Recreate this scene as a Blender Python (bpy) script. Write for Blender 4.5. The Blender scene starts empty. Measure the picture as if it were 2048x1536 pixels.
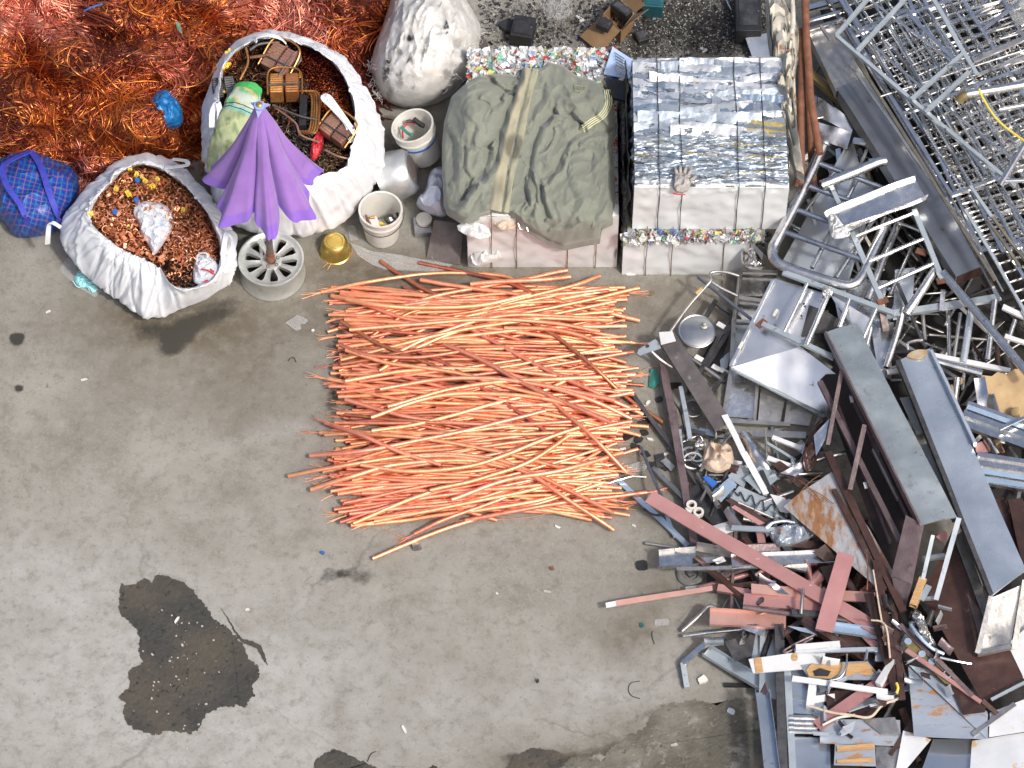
import bpy, bmesh, math, random
import numpy as np
from mathutils import Vector, Matrix, noise as mn
random.seed(7); np.random.seed(7)
sc = bpy.context.scene
COL = sc.collection
PI = math.pi; R = math.radians
# ------------------------------------------------------------------ camera
# a long lens from far above: verticals in the photograph hardly converge
F = 7000.0; PITCH = R(31); H = F/290*math.cos(PITCH); Y0 = H*math.tan(PITCH)-1.71
cam = bpy.data.cameras.new('camera'); camo = bpy.data.objects.new('camera', cam); COL.objects.link(camo)
camo.location = (0, -Y0, H); camo.rotation_euler = (PITCH, 0, 0)
cam.sensor_width = 36; cam.lens = 36*F/2048; cam.clip_start = .5; cam.clip_end = 500
sc.camera = camo
ca, sa = math.cos(PITCH), math.sin(PITCH)
def W(px, py, z=0.0):
    """photo pixel -> the real point at height z that is seen there"""
    cx = (px-1024)/F; cy = (768-py)/F
    t = (z-H)/(cy*sa-ca)
    return Vector((cx*t, (cy*ca+sa)*t-Y0, z))
def WA(p): return W(*p)
# ------------------------------------------------------------------ light
SUN_AZ = R(-46); SUN_EL = R(53)     # direction towards the sun: right and slightly towards the viewer
sun_dir = Vector((math.cos(SUN_EL)*math.cos(SUN_AZ), math.cos(SUN_EL)*math.sin(SUN_AZ), math.sin(SUN_EL)))
sl = bpy.data.lights.new('sun', 'SUN'); so = bpy.data.objects.new('sun', sl); COL.objects.link(so)
sl.energy = 2.35; sl.angle = R(5.0); sl.color = (1, .972, .93)
so.rotation_euler = (-sun_dir).to_track_quat('-Z', 'Y').to_euler(); so.location = (4, -3, 8)
wd = bpy.data.worlds.new('World'); sc.world = wd; wd.use_nodes = True
nt = wd.node_tree; bg = nt.nodes['Background']
sk = nt.nodes.new('ShaderNodeTexSky'); sk.sky_type = 'NISHITA'; sk.sun_disc = False
sk.sun_elevation = SUN_EL; sk.sun_rotation = math.atan2(sun_dir.x, sun_dir.y)
sk.air_density = 1.0; sk.dust_density = 6.5; sk.ozone_density = .6
nt.links.new(sk.outputs[0], bg.inputs[0]); bg.inputs[1].default_value = .145
sc.view_settings.view_transform = 'Standard'; sc.view_settings.look = 'None'
sc.view_settings.exposure = 0.17; sc.view_settings.gamma = 1
# ------------------------------------------------------------------ numpy noise
def _h(ix, iy, s):
    n = (ix.astype(np.int64)*374761393 + iy.astype(np.int64)*668265263 + s*1442695041) & 0x7fffffff
    n = ((n ^ (n >> 13))*1274126177) & 0x7fffffff
    return ((n ^ (n >> 16)) & 0xffff)/65535.0
def vn(x, y, s=0):
    x = np.asarray(x, float); y = np.asarray(y, float)
    ix = np.floor(x); iy = np.floor(y); fx = x-ix; fy = y-iy
    fx = fx*fx*(3-2*fx); fy = fy*fy*(3-2*fy); ix = ix.astype(np.int64); iy = iy.astype(np.int64)
    a = _h(ix, iy, s); b = _h(ix+1, iy, s); c = _h(ix, iy+1, s); d = _h(ix+1, iy+1, s)
    return (a*(1-fx)+b*fx)*(1-fy)+(c*(1-fx)+d*fx)*fy
def fbm(x, y, s=0, o=4):
    t = 0; a = .5
    for k in range(o):
        t = t+a*vn(x*2**k, y*2**k, s+k*17); a *= .5
    return t/(1-.5**o)
def nz(p, sc_=1.0, s=0.0):
    return mn.noise(Vector((p[0]*sc_+s, p[1]*sc_-s, p[2]*sc_+2*s)))
# ------------------------------------------------------------------ materials
def _nodes(name):
    m = bpy.data.materials.new(name); m.use_nodes = True
    return m, m.node_tree, m.node_tree.nodes['Principled BSDF']
def pbr(name, c1, c2=None, scale=6, rough=(.4, .55), metal=0.0, bump=0.0, bscale=60, rnd=0.0, spots=None, stretch=None,
        attr=None, c2pos=(.35, .7), coat=0.0, trans=0.0, alpha=1.0, sheen=0.0, scratch=0.0, hue=0.0, crease=None):
    """procedural surface: two-colour noise, roughness noise, bump, per-object value shift, optional stains"""
    m, t, b = _nodes(name); N = t.nodes; L = t.links
    tc = N.new('ShaderNodeTexCoord'); mp = N.new('ShaderNodeMapping'); L.new(tc.outputs['Object'], mp.inputs[0])
    oi = N.new('ShaderNodeObjectInfo')
    if stretch: mp.inputs['Scale'].default_value = stretch
    mul = N.new('ShaderNodeVectorMath'); mul.operation = 'MULTIPLY_ADD'
    cmb = N.new('ShaderNodeCombineXYZ')
    for i in range(3): L.new(oi.outputs['Random'], cmb.inputs[i])
    mul.inputs[1].default_value = (37, 53, 71); L.new(cmb.outputs[0], mul.inputs[0]); L.new(mp.outputs[0], mul.inputs[2])
    co = mul.outputs[0]
    n1 = N.new('ShaderNodeTexNoise'); n1.inputs['Scale'].default_value = scale; n1.inputs['Detail'].default_value = 9
    n1.inputs['Roughness'].default_value = .62; L.new(co, n1.inputs['Vector'])
    rp = N.new('ShaderNodeValToRGB'); rp.color_ramp.elements[0].position = c2pos[0]; rp.color_ramp.elements[1].position = c2pos[1]
    c2 = c2 or tuple(min(1, x*1.18) for x in c1)
    rp.color_ramp.elements[0].color = (*c1, 1); rp.color_ramp.elements[1].color = (*c2, 1)
    L.new(n1.outputs['Fac'], rp.inputs[0]); col = rp.outputs[0]
    if attr:
        at = N.new('ShaderNodeAttribute'); at.attribute_name = attr
        mx = N.new('ShaderNodeMix'); mx.data_type = 'RGBA'; mx.blend_type = 'MULTIPLY'; mx.inputs[0].default_value = 1
        L.new(col, mx.inputs[6]); L.new(at.outputs['Color'], mx.inputs[7]); col = mx.outputs[2]
    if spots:
        for (sc_, lo, hi, sp) in spots:
            ns = N.new('ShaderNodeTexNoise'); ns.inputs['Scale'].default_value = sc_; ns.inputs['Detail'].default_value = 7
            ns.inputs['Roughness'].default_value = .65
            ad = N.new('ShaderNodeVectorMath'); ad.inputs[1].default_value = (sc_*3.1, 9.7, sc_); L.new(co, ad.inputs[0])
            L.new(ad.outputs[0], ns.inputs['Vector'])
            rs = N.new('ShaderNodeValToRGB'); rs.color_ramp.elements[0].position = lo; rs.color_ramp.elements[1].position = hi
            L.new(ns.outputs['Fac'], rs.inputs[0])
            mx = N.new('ShaderNodeMix'); mx.data_type = 'RGBA'; L.new(rs.outputs[0], mx.inputs[0])
            L.new(col, mx.inputs[6]); mx.inputs[7].default_value = (*sp, 1); col = mx.outputs[2]
    if rnd or hue:
        hs = N.new('ShaderNodeHueSaturation')
        mr = N.new('ShaderNodeMapRange'); mr.inputs['To Min'].default_value = 1-rnd; mr.inputs['To Max'].default_value = 1+rnd
        L.new(oi.outputs['Random'], mr.inputs[0]); L.new(mr.outputs[0], hs.inputs['Value']); L.new(col, hs.inputs['Color'])
        if hue:
            m2 = N.new('ShaderNodeMath'); m2.operation = 'MULTIPLY'; m2.inputs[1].default_value = 7.31; L.new(oi.outputs['Random'], m2.inputs[0])
            m3 = N.new('ShaderNodeMath'); m3.operation = 'FRACT'; L.new(m2.outputs[0], m3.inputs[0])
            m4 = N.new('ShaderNodeMapRange'); m4.inputs['To Min'].default_value = .5-hue; m4.inputs['To Max'].default_value = .5+hue
            L.new(m3.outputs[0], m4.inputs[0]); L.new(m4.outputs[0], hs.inputs['Hue'])
        col = hs.outputs[0]
    L.new(col, b.inputs['Base Color'])
    n2 = N.new('ShaderNodeTexNoise'); n2.inputs['Scale'].default_value = scale*2.7; n2.inputs['Detail'].default_value = 6; L.new(co, n2.inputs['Vector'])
    mr = N.new('ShaderNodeMapRange'); mr.inputs['From Min'].default_value = .3; mr.inputs['From Max'].default_value = .7
    mr.inputs['To Min'].default_value = rough[0]; mr.inputs['To Max'].default_value = rough[1]
    L.new(n2.outputs['Fac'], mr.inputs[0]); L.new(mr.outputs[0], b.inputs['Roughness'])
    b.inputs['Metallic'].default_value = metal
    if coat: b.inputs['Coat Weight'].default_value = coat; b.inputs['Coat Roughness'].default_value = .2
    if trans: b.inputs['Transmission Weight'].default_value = trans
    if alpha < 1: b.inputs['Alpha'].default_value = alpha
    if sheen: b.inputs['Sheen Weight'].default_value = sheen
    if bump:
        nb = N.new('ShaderNodeTexNoise'); nb.inputs['Scale'].default_value = bscale; nb.inputs['Detail'].default_value = 5; L.new(co, nb.inputs['Vector'])
        bp = N.new('ShaderNodeBump'); bp.inputs['Strength'].default_value = bump; bp.inputs['Distance'].default_value = .01
        L.new(nb.outputs['Fac'], bp.inputs['Height']); L.new(bp.outputs[0], b.inputs['Normal'])
        if crease:
            nr = N.new('ShaderNodeTexNoise'); nr.noise_type = 'RIDGED_MULTIFRACTAL'; nr.inputs['Scale'].default_value = crease[0]; nr.inputs['Detail'].default_value = 4; nr.inputs['Roughness'].default_value = .55
            wn = N.new('ShaderNodeTexNoise'); wn.inputs['Scale'].default_value = crease[0]*.7; L.new(co, wn.inputs['Vector'])
            wa = N.new('ShaderNodeVectorMath'); wa.operation = 'MULTIPLY_ADD'; L.new(wn.outputs['Color'], wa.inputs[0]); wa.inputs[1].default_value = (.15,)*3; L.new(co, wa.inputs[2]); L.new(wa.outputs[0], nr.inputs['Vector'])
            b2 = N.new('ShaderNodeBump'); b2.inputs['Strength'].default_value = crease[1]; b2.inputs['Distance'].default_value = crease[2]
            L.new(nr.outputs['Fac'], b2.inputs['Height']); L.new(bp.outputs[0], b2.inputs['Normal']); L.new(b2.outputs[0], b.inputs['Normal'])
    return m
DIRT = (.10, .085, .065)
RUST = (.27, .10, .035)
MT = {}
MT['stainless'] = pbr('stainless_steel', (.68, .67, .655), (.85, .845, .83), 9, (.15, .32), 1.0, .10, 30, rnd=.16, spots=[(14, .60, .78, (.25, .23, .21))])
MT['chrome'] = pbr('bright_steel', (.70, .695, .68), (.84, .835, .82), 7, (.16, .34), 1.0, .14, 18, rnd=.1, spots=[(20, .66, .8, (.3, .28, .26))])
MT['dullsteel'] = pbr('dull_steel', (.38, .37, .355), (.57, .56, .54), 8, (.28, .48), .9, .15, 40, rnd=.22, spots=[(10, .58, .75, (.13, .11, .095))])
MT['galv'] = pbr('galvanised_sheet', (.44, .50, .53), (.53, .59, .62), 5, (.26, .42), .55, .10, 14, rnd=.06,
                 spots=[(22, .62, .70, (.13, .15, .16)), (4, .60, .82, (.56, .62, .64)), (60, .67, .73, (.14, .14, .13)), (11, .66, .74, (.30, .33, .34))])
MT['bluepanel'] = pbr('blue_grey_panel', (.52, .57, .63), (.62, .67, .72), 4, (.18, .3), .55, .1, 10, rnd=.08, spots=[(18, .66, .75, (.25, .22, .2)), (3, .62, .8, (.75, .78, .82))])
MT['mirror'] = pbr('polished_panel', (.60, .63, .67), (.74, .77, .80), 3, (.14, .26), .9, .12, 7, rnd=.05, spots=[(11, .66, .72, (.33, .27, .2)), (40, .7, .75, (.3, .3, .3))])
MT['darksteel'] = pbr('dark_steel', (.055, .055, .058), (.12, .12, .125), 10, (.35, .6), .6, .2, 50, rnd=.3, spots=[(16, .62, .75, (.2, .16, .13))])
MT['black'] = pbr('black_plastic', (.012, .013, .015), (.03, .03, .034), 12, (.4, .65), 0, .15, 60, rnd=.3, spots=[(25, .62, .75, (.10, .10, .10))])
MT['brown'] = pbr('brown_painted_steel', (.045, .024, .02), (.085, .046, .038), 6, (.25, .5), .25, .12, 30, rnd=.25, spots=[(13, .62, .74, (.16, .12, .12)), (45, .67, .74, (.3, .26, .25))])
MT['brownlit'] = pbr('lit_purple_brown_steel', (.12, .085, .09), (.20, .15, .155), 9, (.3, .5), .3, .3, 45, rnd=.1, spots=[(14, .6, .7, (.03, .02, .02))])  # lit look put into a paler base, beside the darker brown
MT['pink'] = pbr('pink_brown_paint', (.38, .19, .185), (.47, .25, .24), 4, (.28, .42), .25, .08, 12, rnd=.12, hue=.008, spots=[(30, .66, .72, (.7, .6, .58)), (8, .66, .78, (.24, .12, .11))])
MT['copperpink'] = pbr('rose_metal_strip', (.62, .34, .28), (.74, .45, .38), 4, (.28, .42), .55, .06, 12, spots=[(20, .66, .75, (.4, .2, .16))])
MT['white'] = pbr('white_painted_panel', (.56, .57, .58), (.68, .69, .70), 5, (.3, .5), 0, .06, 20, rnd=.06, spots=[(9, .64, .76, (.48, .46, .42)), (40, .68, .74, (.3, .27, .24))])
MT['wood'] = pbr('torn_veneer', (.38, .21, .085), (.53, .34, .16), 9, (.6, .8), 0, .4, 60, stretch=(1, 6, 6), spots=[(14, .6, .66, (.2, .2, .22))])
MT['gluepanel'] = pbr('glue_marked_panel', (.30, .345, .41), (.40, .45, .52), 5, (.26, .38), .3, .1, 14, rnd=.1, spots=[(5, .57, .60, (.46, .25, .12)), (14, .61, .66, (.3, .17, .09))], stretch=(.6, 1.6, 1))
MT['whiteglue'] = pbr('glue_marked_white_panel', (.54, .56, .59), (.66, .68, .70), 5, (.4, .55), .2, .08, 14, rnd=.05, spots=[(6, .59, .62, (.60, .40, .22)), (15, .66, .72, (.34, .22, .14))])
MT['rustsheet'] = pbr('rust_streaked_sheet', (.44, .44, .45), (.60, .60, .60), 6, (.35, .6), .5, .3, 40, stretch=(2.2, .8, 1), spots=[(4, .48, .60, (.38, .19, .085)), (9, .56, .64, (.50, .34, .22)), (6, .62, .68, (.38, .42, .46)), (26, .60, .70, (.15, .10, .07))])
MT['rustpipe'] = pbr('rusty_pipe', (.11, .045, .026), (.22, .095, .055), 12, (.6, .85), .1, .4, 60, rnd=.15, spots=[(9, .6, .7, (.12, .05, .03))])
MT['cardboard'] = pbr('cardboard', (.19, .115, .055), (.26, .165, .085), 6, (.75, .9), 0, .15, 60, rnd=.12, spots=[(12, .64, .75, (.16, .10, .06))])
MT['tan'] = pbr('tan_paper', (.36, .25, .13), (.48, .35, .19), 7, (.7, .9), 0, .3, 30, spots=[(15, .64, .72, (.3, .18, .09))])
MT['teal'] = pbr('teal_plastic', (.01, .07, .09), (.02, .1, .12), 8, (.4, .6))
MT['gold'] = pbr('gold_anodised', (.52, .38, .10), (.68, .52, .17), 8, (.22, .36), .9, .05, 30, spots=[(22, .64, .74, (.35, .22, .06))])
MT['whiteplastic'] = pbr('white_bucket_plastic', (.52, .51, .47), (.64, .63, .59), 7, (.4, .6), 0, .05, 30, spots=[(11, .6, .76, (.40, .35, .27)), (4, .62, .8, (.5, .46, .38))])
MT['enamel'] = pbr('worn_aluminium', (.40, .42, .43), (.55, .57, .58), 6, (.3, .5), .7, .12, 20, spots=[(9, .60, .72, (.32, .33, .33))])
MT['alloy'] = pbr('alloy_wheel', (.52, .54, .52), (.66, .68, .66), 9, (.3, .5), .7, .08, 40, spots=[(9, .60, .74, (.33, .28, .2)), (28, .66, .74, (.22, .18, .13))])
MT['polewood'] = pbr('dark_pole', (.10, .085, .075), (.2, .17, .15), 14, (.4, .6), .5, .2, 60)
MT['rubber'] = pbr('grey_rubber', (.10, .10, .095), (.18, .18, .17), 10, (.7, .9), 0, .2, 60)
MT['bluetube'] = pbr('blue_grey_tube', (.17, .20, .26), (.26, .29, .36), 10, (.25, .42), .8, .05, 40)
MT['steelblue'] = pbr('pale_blue_strip', (.42, .56, .70), (.56, .68, .80), 6, (.25, .4), .6, .05, 20, rnd=.1, spots=[(16, .66, .76, (.3, .3, .3))])
MT['bluebit'] = pbr('blue_plastic', (.02, .10, .40), (.04, .16, .5), 9, (.35, .5), 0, .1, 40)
MT['green'] = pbr('green_plastic', (.03, .19, .16), (.06, .27, .22), 9, (.35, .55), 0, .1, 40)
MT['yellow'] = pbr('yellow_plastic', (.68, .50, .04), (.80, .62, .10), 9, (.35, .55), 0, .1, 40)
MT['yellowmetal'] = pbr('yellow_brass_bar', (.20, .15, .06), (.30, .24, .11), 9, (.4, .6), .5, .1, 40)
MT['red'] = pbr('red_plastic', (.45, .02, .03), (.6, .05, .06), 9, (.3, .5), 0, .2, 40)
MT['fabricwhite'] = pbr('woven_white_plastic', (.67, .695, .735), (.77, .79, .82), 5, (.45, .6), 0, .10, 140, sheen=.1, attr='tint', spots=[(5, .66, .85, (.56, .54, .51)), (16, .68, .76, (.52, .51, .49))], crease=(4.5, .8, .03))
MT['sackwhite'] = pbr('dirty_woven_sack', (.60, .60, .59), (.73, .73, .72), 7, (.6, .8), 0, .5, 45, attr='tint', spots=[(6, .58, .78, (.50, .44, .34)), (24, .64, .73, (.33, .30, .25))], crease=(3.2, .8, .03))
MT['filmwhite'] = pbr('thin_plastic_film', (.62, .66, .72), (.74, .77, .82), 6, (.2, .38), 0, .3, 22, trans=.25, crease=(9, .7, .02))
MT['clear'] = pbr('clear_plastic_film', (.50, .51, .50), (.62, .63, .62), 9, (.12, .3), 0, .5, 40, alpha=.28, crease=(4, .5, .02))
MT['cloth'] = pbr('olive_canvas', (.165, .18, .145), (.20, .215, .175), 9, (.8, .95), 0, .25, 160, sheen=.3, attr='tint', spots=[(7, .62, .85, (.24, .245, .21))], crease=(4.2, .9, .03))
MT['clothbeige'] = pbr('beige_cloth', (.48, .38, .29), (.58, .47, .37), 8, (.8, .95), 0, .35, 60, spots=[(12, .64, .76, (.32, .23, .16))], crease=(9, .9, .03))
MT['clothgrey'] = pbr('grey_knit', (.32, .30, .28), (.44, .42, .40), 20, (.85, .95), 0, .6, 170)
MT['clothwhite'] = pbr('white_rag', (.50, .55, .66), (.62, .66, .74), 8, (.7, .9), 0, .3, 50, crease=(6, .8, .03))
MT['purple'] = pbr('purple_parasol_cloth', (.25, .125, .45), (.30, .165, .505), 5, (.6, .75), 0, .08, 200, sheen=.25, attr='tint', spots=[(5, .6, .85, (.185, .09, .36)), (40, .70, .76, (.15, .08, .26))], crease=(4, .3, .02))
MT['paleblue'] = pbr('pale_blue_cap', (.25, .30, .62), (.30, .36, .68), 9, (.4, .5))
MT['mask'] = pbr('turquoise_mask', (.30, .68, .70), (.42, .78, .80), 8, (.7, .9), 0, .2, 60)
MT['greensack'] = pbr('pale_green_sack', (.30, .35, .18), (.42, .46, .27), 10, (.6, .8), 0, .5, 40, attr='tint', spots=[(14, .58, .68, (.18, .21, .10))], crease=(9, .9, .03))
MT['bluefilm'] = pbr('blue_plastic_bag', (.01, .13, .36), (.02, .20, .48), 8, (.25, .45), 0, .5, 30, crease=(9, .9, .03))
MT['paperblue'] = pbr('blue_white_paper', (.36, .48, .72), (.46, .58, .80), 7, (.5, .7), 0, .1, 40, spots=[(18, .62, .68, (.10, .16, .35))])
MT['shard'] = pbr('grey_plastic_shards', (.06, .062, .065), (.30, .30, .29), 30, (.5, .8), 0, .1, 60)
MT['palechip'] = pbr('pale_chips', (.30, .29, .27), (.46, .45, .42), 30, (.5, .8), 0, .1, 60)
MT['tire'] = pbr('black_film', (.008, .008, .009), (.02, .02, .022), 14, (.25, .5), 0, .6, 26, crease=(12, .9, .03))
MT['peel'] = pbr('peeling_paint', (.44, .42, .36), (.60, .57, .48), 8, (.55, .8), 0, .3, 30, crease=(6, .9, .03), spots=[(6, .55, .62, (.27, .27, .26)), (9, .6, .66, (.42, .12, .03)), (7, .66, .72, (.62, .36, .05))])
MT['rustwire'] = pbr('rusty_wire', (.16, .075, .03), (.27, .12, .05), 20, (.7, .9), .2)
MT['wire'] = pbr('black_wire', (.03, .032, .035), (.07, .07, .075), 20, (.4, .6), .6)
MT['darkiron'] = pbr('scraped_iron_plate', (.085, .07, .065), (.17, .145, .14), 7, (.5, .75), .3, .25, 40, spots=[(30, .62, .7, (.30, .28, .27))])

def copper_mat(name, c1, c2, rough=(.3, .48), metal=.85, rnd=.18, dark=(.36, .10, .05), attr=None, hue=.012):
    return pbr(name, c1, c2, 14, rough, metal, .12, 80, rnd=rnd, spots=[(9, .60, .80, dark)], attr=attr, hue=hue)
MT['copper'] = copper_mat('stripped_copper_cable', (.87, .34, .19), (.95, .47, .29), (.36, .52), .70, .16, hue=.012)
MT['copperdark'] = copper_mat('dark_copper_cable', (.50, .17, .10), (.66, .26, .16), (.36, .52), .72, .2)  # darker, redder copper for some of the cables
MT['tanmetal'] = pbr('tarnished_tan_bar', (.20, .175, .13), (.33, .29, .22), 9, (.35, .55), .8, .1, 40)
MT['bluesteel'] = pbr('dark_blue_steel', (.30, .315, .34), (.43, .445, .47), 3, (.28, .42), .9, .08, 12, spots=[(9, .64, .76, (.14, .12, .11))])
MT['strips'] = pbr('crushed_strip', (.85, .85, .85), (1, 1, 1), 12, (.30, .48), .6, .3, 30, attr='tint', spots=[(22, .66, .74, (.14, .15, .16))], crease=(6, .7, .02))
MT['bits'] = pbr('crushed_can_bits', (.8, .8, .8), (1, 1, 1), 20, (.25, .45), .25, .5, 60, attr='tint', crease=(30, .8, .012))
MT['shelftop'] = pbr('stained_galvanised_side', (.27, .31, .32), (.50, .55, .56), 2.6, (.24, .5), .6, .15, 18, spots=[(7, .58, .74, (.20, .22, .22)), (3.2, .60, .78, (.56, .62, .64)), (34, .64, .71, (.08, .085, .09)), (12, .66, .74, (.17, .14, .10))])
MT['tabletop'] = pbr('painted_sheen_blue_steel', (.33, .39, .46), (.62, .68, .74), 1.7, (.16, .4), .65, .08, 10, spots=[(6, .64, .8, (.30, .34, .38)), (48, .69, .75, (.10, .10, .10)), (9, .68, .76, (.72, .78, .84))])  # pale cloudy noise stands in for reflections; dark specks are dirt
MT['darkbrown'] = pbr('shaded_brown_inside', (.016, .010, .009), (.032, .02, .018), 6, (.4, .6), .1, .1, 30)  # brown darkened to hold the shade inside the shelf
MT['bluepaint'] = pbr('blue_grey_paint', (.36, .42, .49), (.50, .56, .63), 2.5, (.16, .3), .75, .06, 10, rnd=.08, spots=[(18, .64, .74, (.16, .15, .14)), (4, .62, .8, (.5, .55, .6))])
MT['blackmatte'] = pbr('shade_black', (.012, .012, .012), (.03, .028, .026), 9, (.85, .95), 0, .3, 30)  # black for shade in heap gaps and behind the wheel spokes
MT['copperwire'] = copper_mat('copper_wire', (1, 1, 1), (.86, .86, .86), (.3, .5), .75, 0, (.35, .22, .2), 'tint', 0)
MT['coppercoil'] = copper_mat('lacquered_copper_coil', (.42, .19, .06), (.6, .3, .10), (.25, .4), .7)
MT['copperlam'] = copper_mat('copper_brown_laminate', (.34, .17, .12), (.46, .26, .20), (.35, .5), .6)

def ground_mat():
    m, t, b = _nodes('concrete'); N = t.nodes; L = t.links
    tc = N.new('ShaderNodeTexCoord'); co = tc.outputs['Object']
    def noise(s, d=8, r=.6, off=0):
        n = N.new('ShaderNodeTexNoise'); n.inputs['Scale'].default_value = s; n.inputs['Detail'].default_value = d; n.inputs['Roughness'].default_value = r
        if off:
            a = N.new('ShaderNodeVectorMath'); a.inputs[1].default_value = (off, off*.7, 0); L.new(co, a.inputs[0]); L.new(a.outputs[0], n.inputs['Vector'])
        else: L.new(co, n.inputs['Vector'])
        return n.outputs['Fac']
    def ramp(f, a, b_):
        r = N.new('ShaderNodeMapRange'); r.inputs['From Min'].default_value = a; r.inputs['From Max'].default_value = b_; L.new(f, r.inputs[0]); return r.outputs[0]
    def mix(f, a, c, mode='MIX'):
        x = N.new('ShaderNodeMix'); x.data_type = 'RGBA'; x.blend_type = mode
        if isinstance(f, float): x.inputs[0].default_value = f
        else: L.new(f, x.inputs[0])
        for k, v in ((6, a), (7, c)):
            if isinstance(v, tuple): x.inputs[k].default_value = (*v, 1)
            else: L.new(v, x.inputs[k])
        return x.outputs[2]
    def mul(f, k):
        x = N.new('ShaderNodeMath'); x.operation = 'MULTIPLY'; L.new(f, x.inputs[0])
        if isinstance(k, float): x.inputs[1].default_value = k
        else: L.new(k, x.inputs[1])
        return x.outputs[0]
    def attr(n):
        a = N.new('ShaderNodeAttribute'); a.attribute_name = n; return a.outputs['Fac']
    c = mix(ramp(noise(1.3, 10, .62), .35, .66), (.208, .200, .172), (.312, .304, .27))
    c = mix(mul(ramp(noise(4.5, 10, .7, 3), .42, .66), .6), c, (.335, .33, .303))
    c = mix(mul(ramp(noise(2.2, 9, .65, 7), .5, .7), .6), c, (.135, .118, .088))
    pl = attr('pale'); pf = N.new('ShaderNodeMath'); pf.operation = 'MULTIPLY'; L.new(pl, pf.inputs[0]); L.new(ramp(noise(6, 10, .7, 11), .2, .62), pf.inputs[1])
    c = mix(pf.outputs[0], c, (.385, .388, .375))
    c = mix(mul(ramp(noise(60, 4, .55, 2), .60, .68), .6), c, (.40, .39, .365))
    c = mix(mul(ramp(noise(18, 9, .75, 31), .5, .68), .4), c, (.37, .36, .33))
    c = mix(mul(ramp(noise(12, 9, .75, 35), .5, .66), .5), c, (.12, .106, .08))
    c = mix(mul(ramp(noise(.8, 6, .6, 41), .48, .66), .4), c, (.15, .13, .10))
    c = mix(mul(ramp(noise(42, 5, .6, 5), .60, .70), .55), c, (.09, .085, .075))
    c = mix(mul(ramp(noise(240, 2, .5, 9), .3, .7), .35), c, (.13, .125, .11), 'MIX')
    # cracks
    vo = N.new('ShaderNodeTexVoronoi'); vo.feature = 'DISTANCE_TO_EDGE'; vo.inputs['Scale'].default_value = .55
    wp = N.new('ShaderNodeTexNoise'); wp.inputs['Scale'].default_value = 3; wp.inputs['Detail'].default_value = 8; L.new(co, wp.inputs['Vector'])
    ad = N.new('ShaderNodeVectorMath'); ad.operation = 'MULTIPLY_ADD'; L.new(wp.outputs['Color'], ad.inputs[0]); ad.inputs[1].default_value = (.5, .5, 0); L.new(co, ad.inputs[2])
    L.new(ad.outputs[0], vo.inputs['Vector'])
    cr = N.new('ShaderNodeMapRange'); cr.inputs['From Min'].default_value = 0; cr.inputs['From Max'].default_value = .007
    cr.inputs['To Min'].default_value = 1; cr.inputs['To Max'].default_value = 0; L.new(vo.outputs['Distance'], cr.inputs[0])
    c = mix(mul(mul(cr.outputs[0], ramp(noise(1.1, 4, .5, 21), .45, .62)), .45), c, (.09, .085, .075))
    # painted where they lie: brown oil, grey dust, dark damp, shade around heaps
    br = attr('brown'); bf = mul(br, ramp(noise(9, 8, .65, 4), .1, .55)); c = mix(bf, c, (.088, .070, .045))
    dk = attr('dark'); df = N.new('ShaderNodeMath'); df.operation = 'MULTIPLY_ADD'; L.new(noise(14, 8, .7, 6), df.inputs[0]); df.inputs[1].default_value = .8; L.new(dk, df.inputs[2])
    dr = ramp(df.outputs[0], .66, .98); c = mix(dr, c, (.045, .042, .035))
    L.new(c, b.inputs['Base Color'])
    rr = N.new('ShaderNodeMapRange'); rr.inputs['To Min'].default_value = .72; rr.inputs['To Max'].default_value = .42; L.new(dr, rr.inputs[0]); L.new(rr.outputs[0], b.inputs['Roughness'])
    b.inputs['Specular IOR Level'].default_value = .3
    bp = N.new('ShaderNodeBump'); bp.inputs['Strength'].default_value = .55; bp.inputs['Distance'].default_value = .010
    L.new(noise(70, 6, .7, 8), bp.inputs['Height']); L.new(bp.outputs[0], b.inputs['Normal'])
    return m
MT['ground'] = ground_mat()
MT['puddle'] = pbr('wet_concrete', (.050, .048, .042), (.094, .080, .058), 2.0, (.10, .40), 0, .7, 34, c2pos=(.42, .66), spots=[(26, .58, .68, (.016, .016, .016)), (42, .64, .70, (.11, .105, .09)), (14, .6, .7, (.04, .04, .04))])

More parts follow.
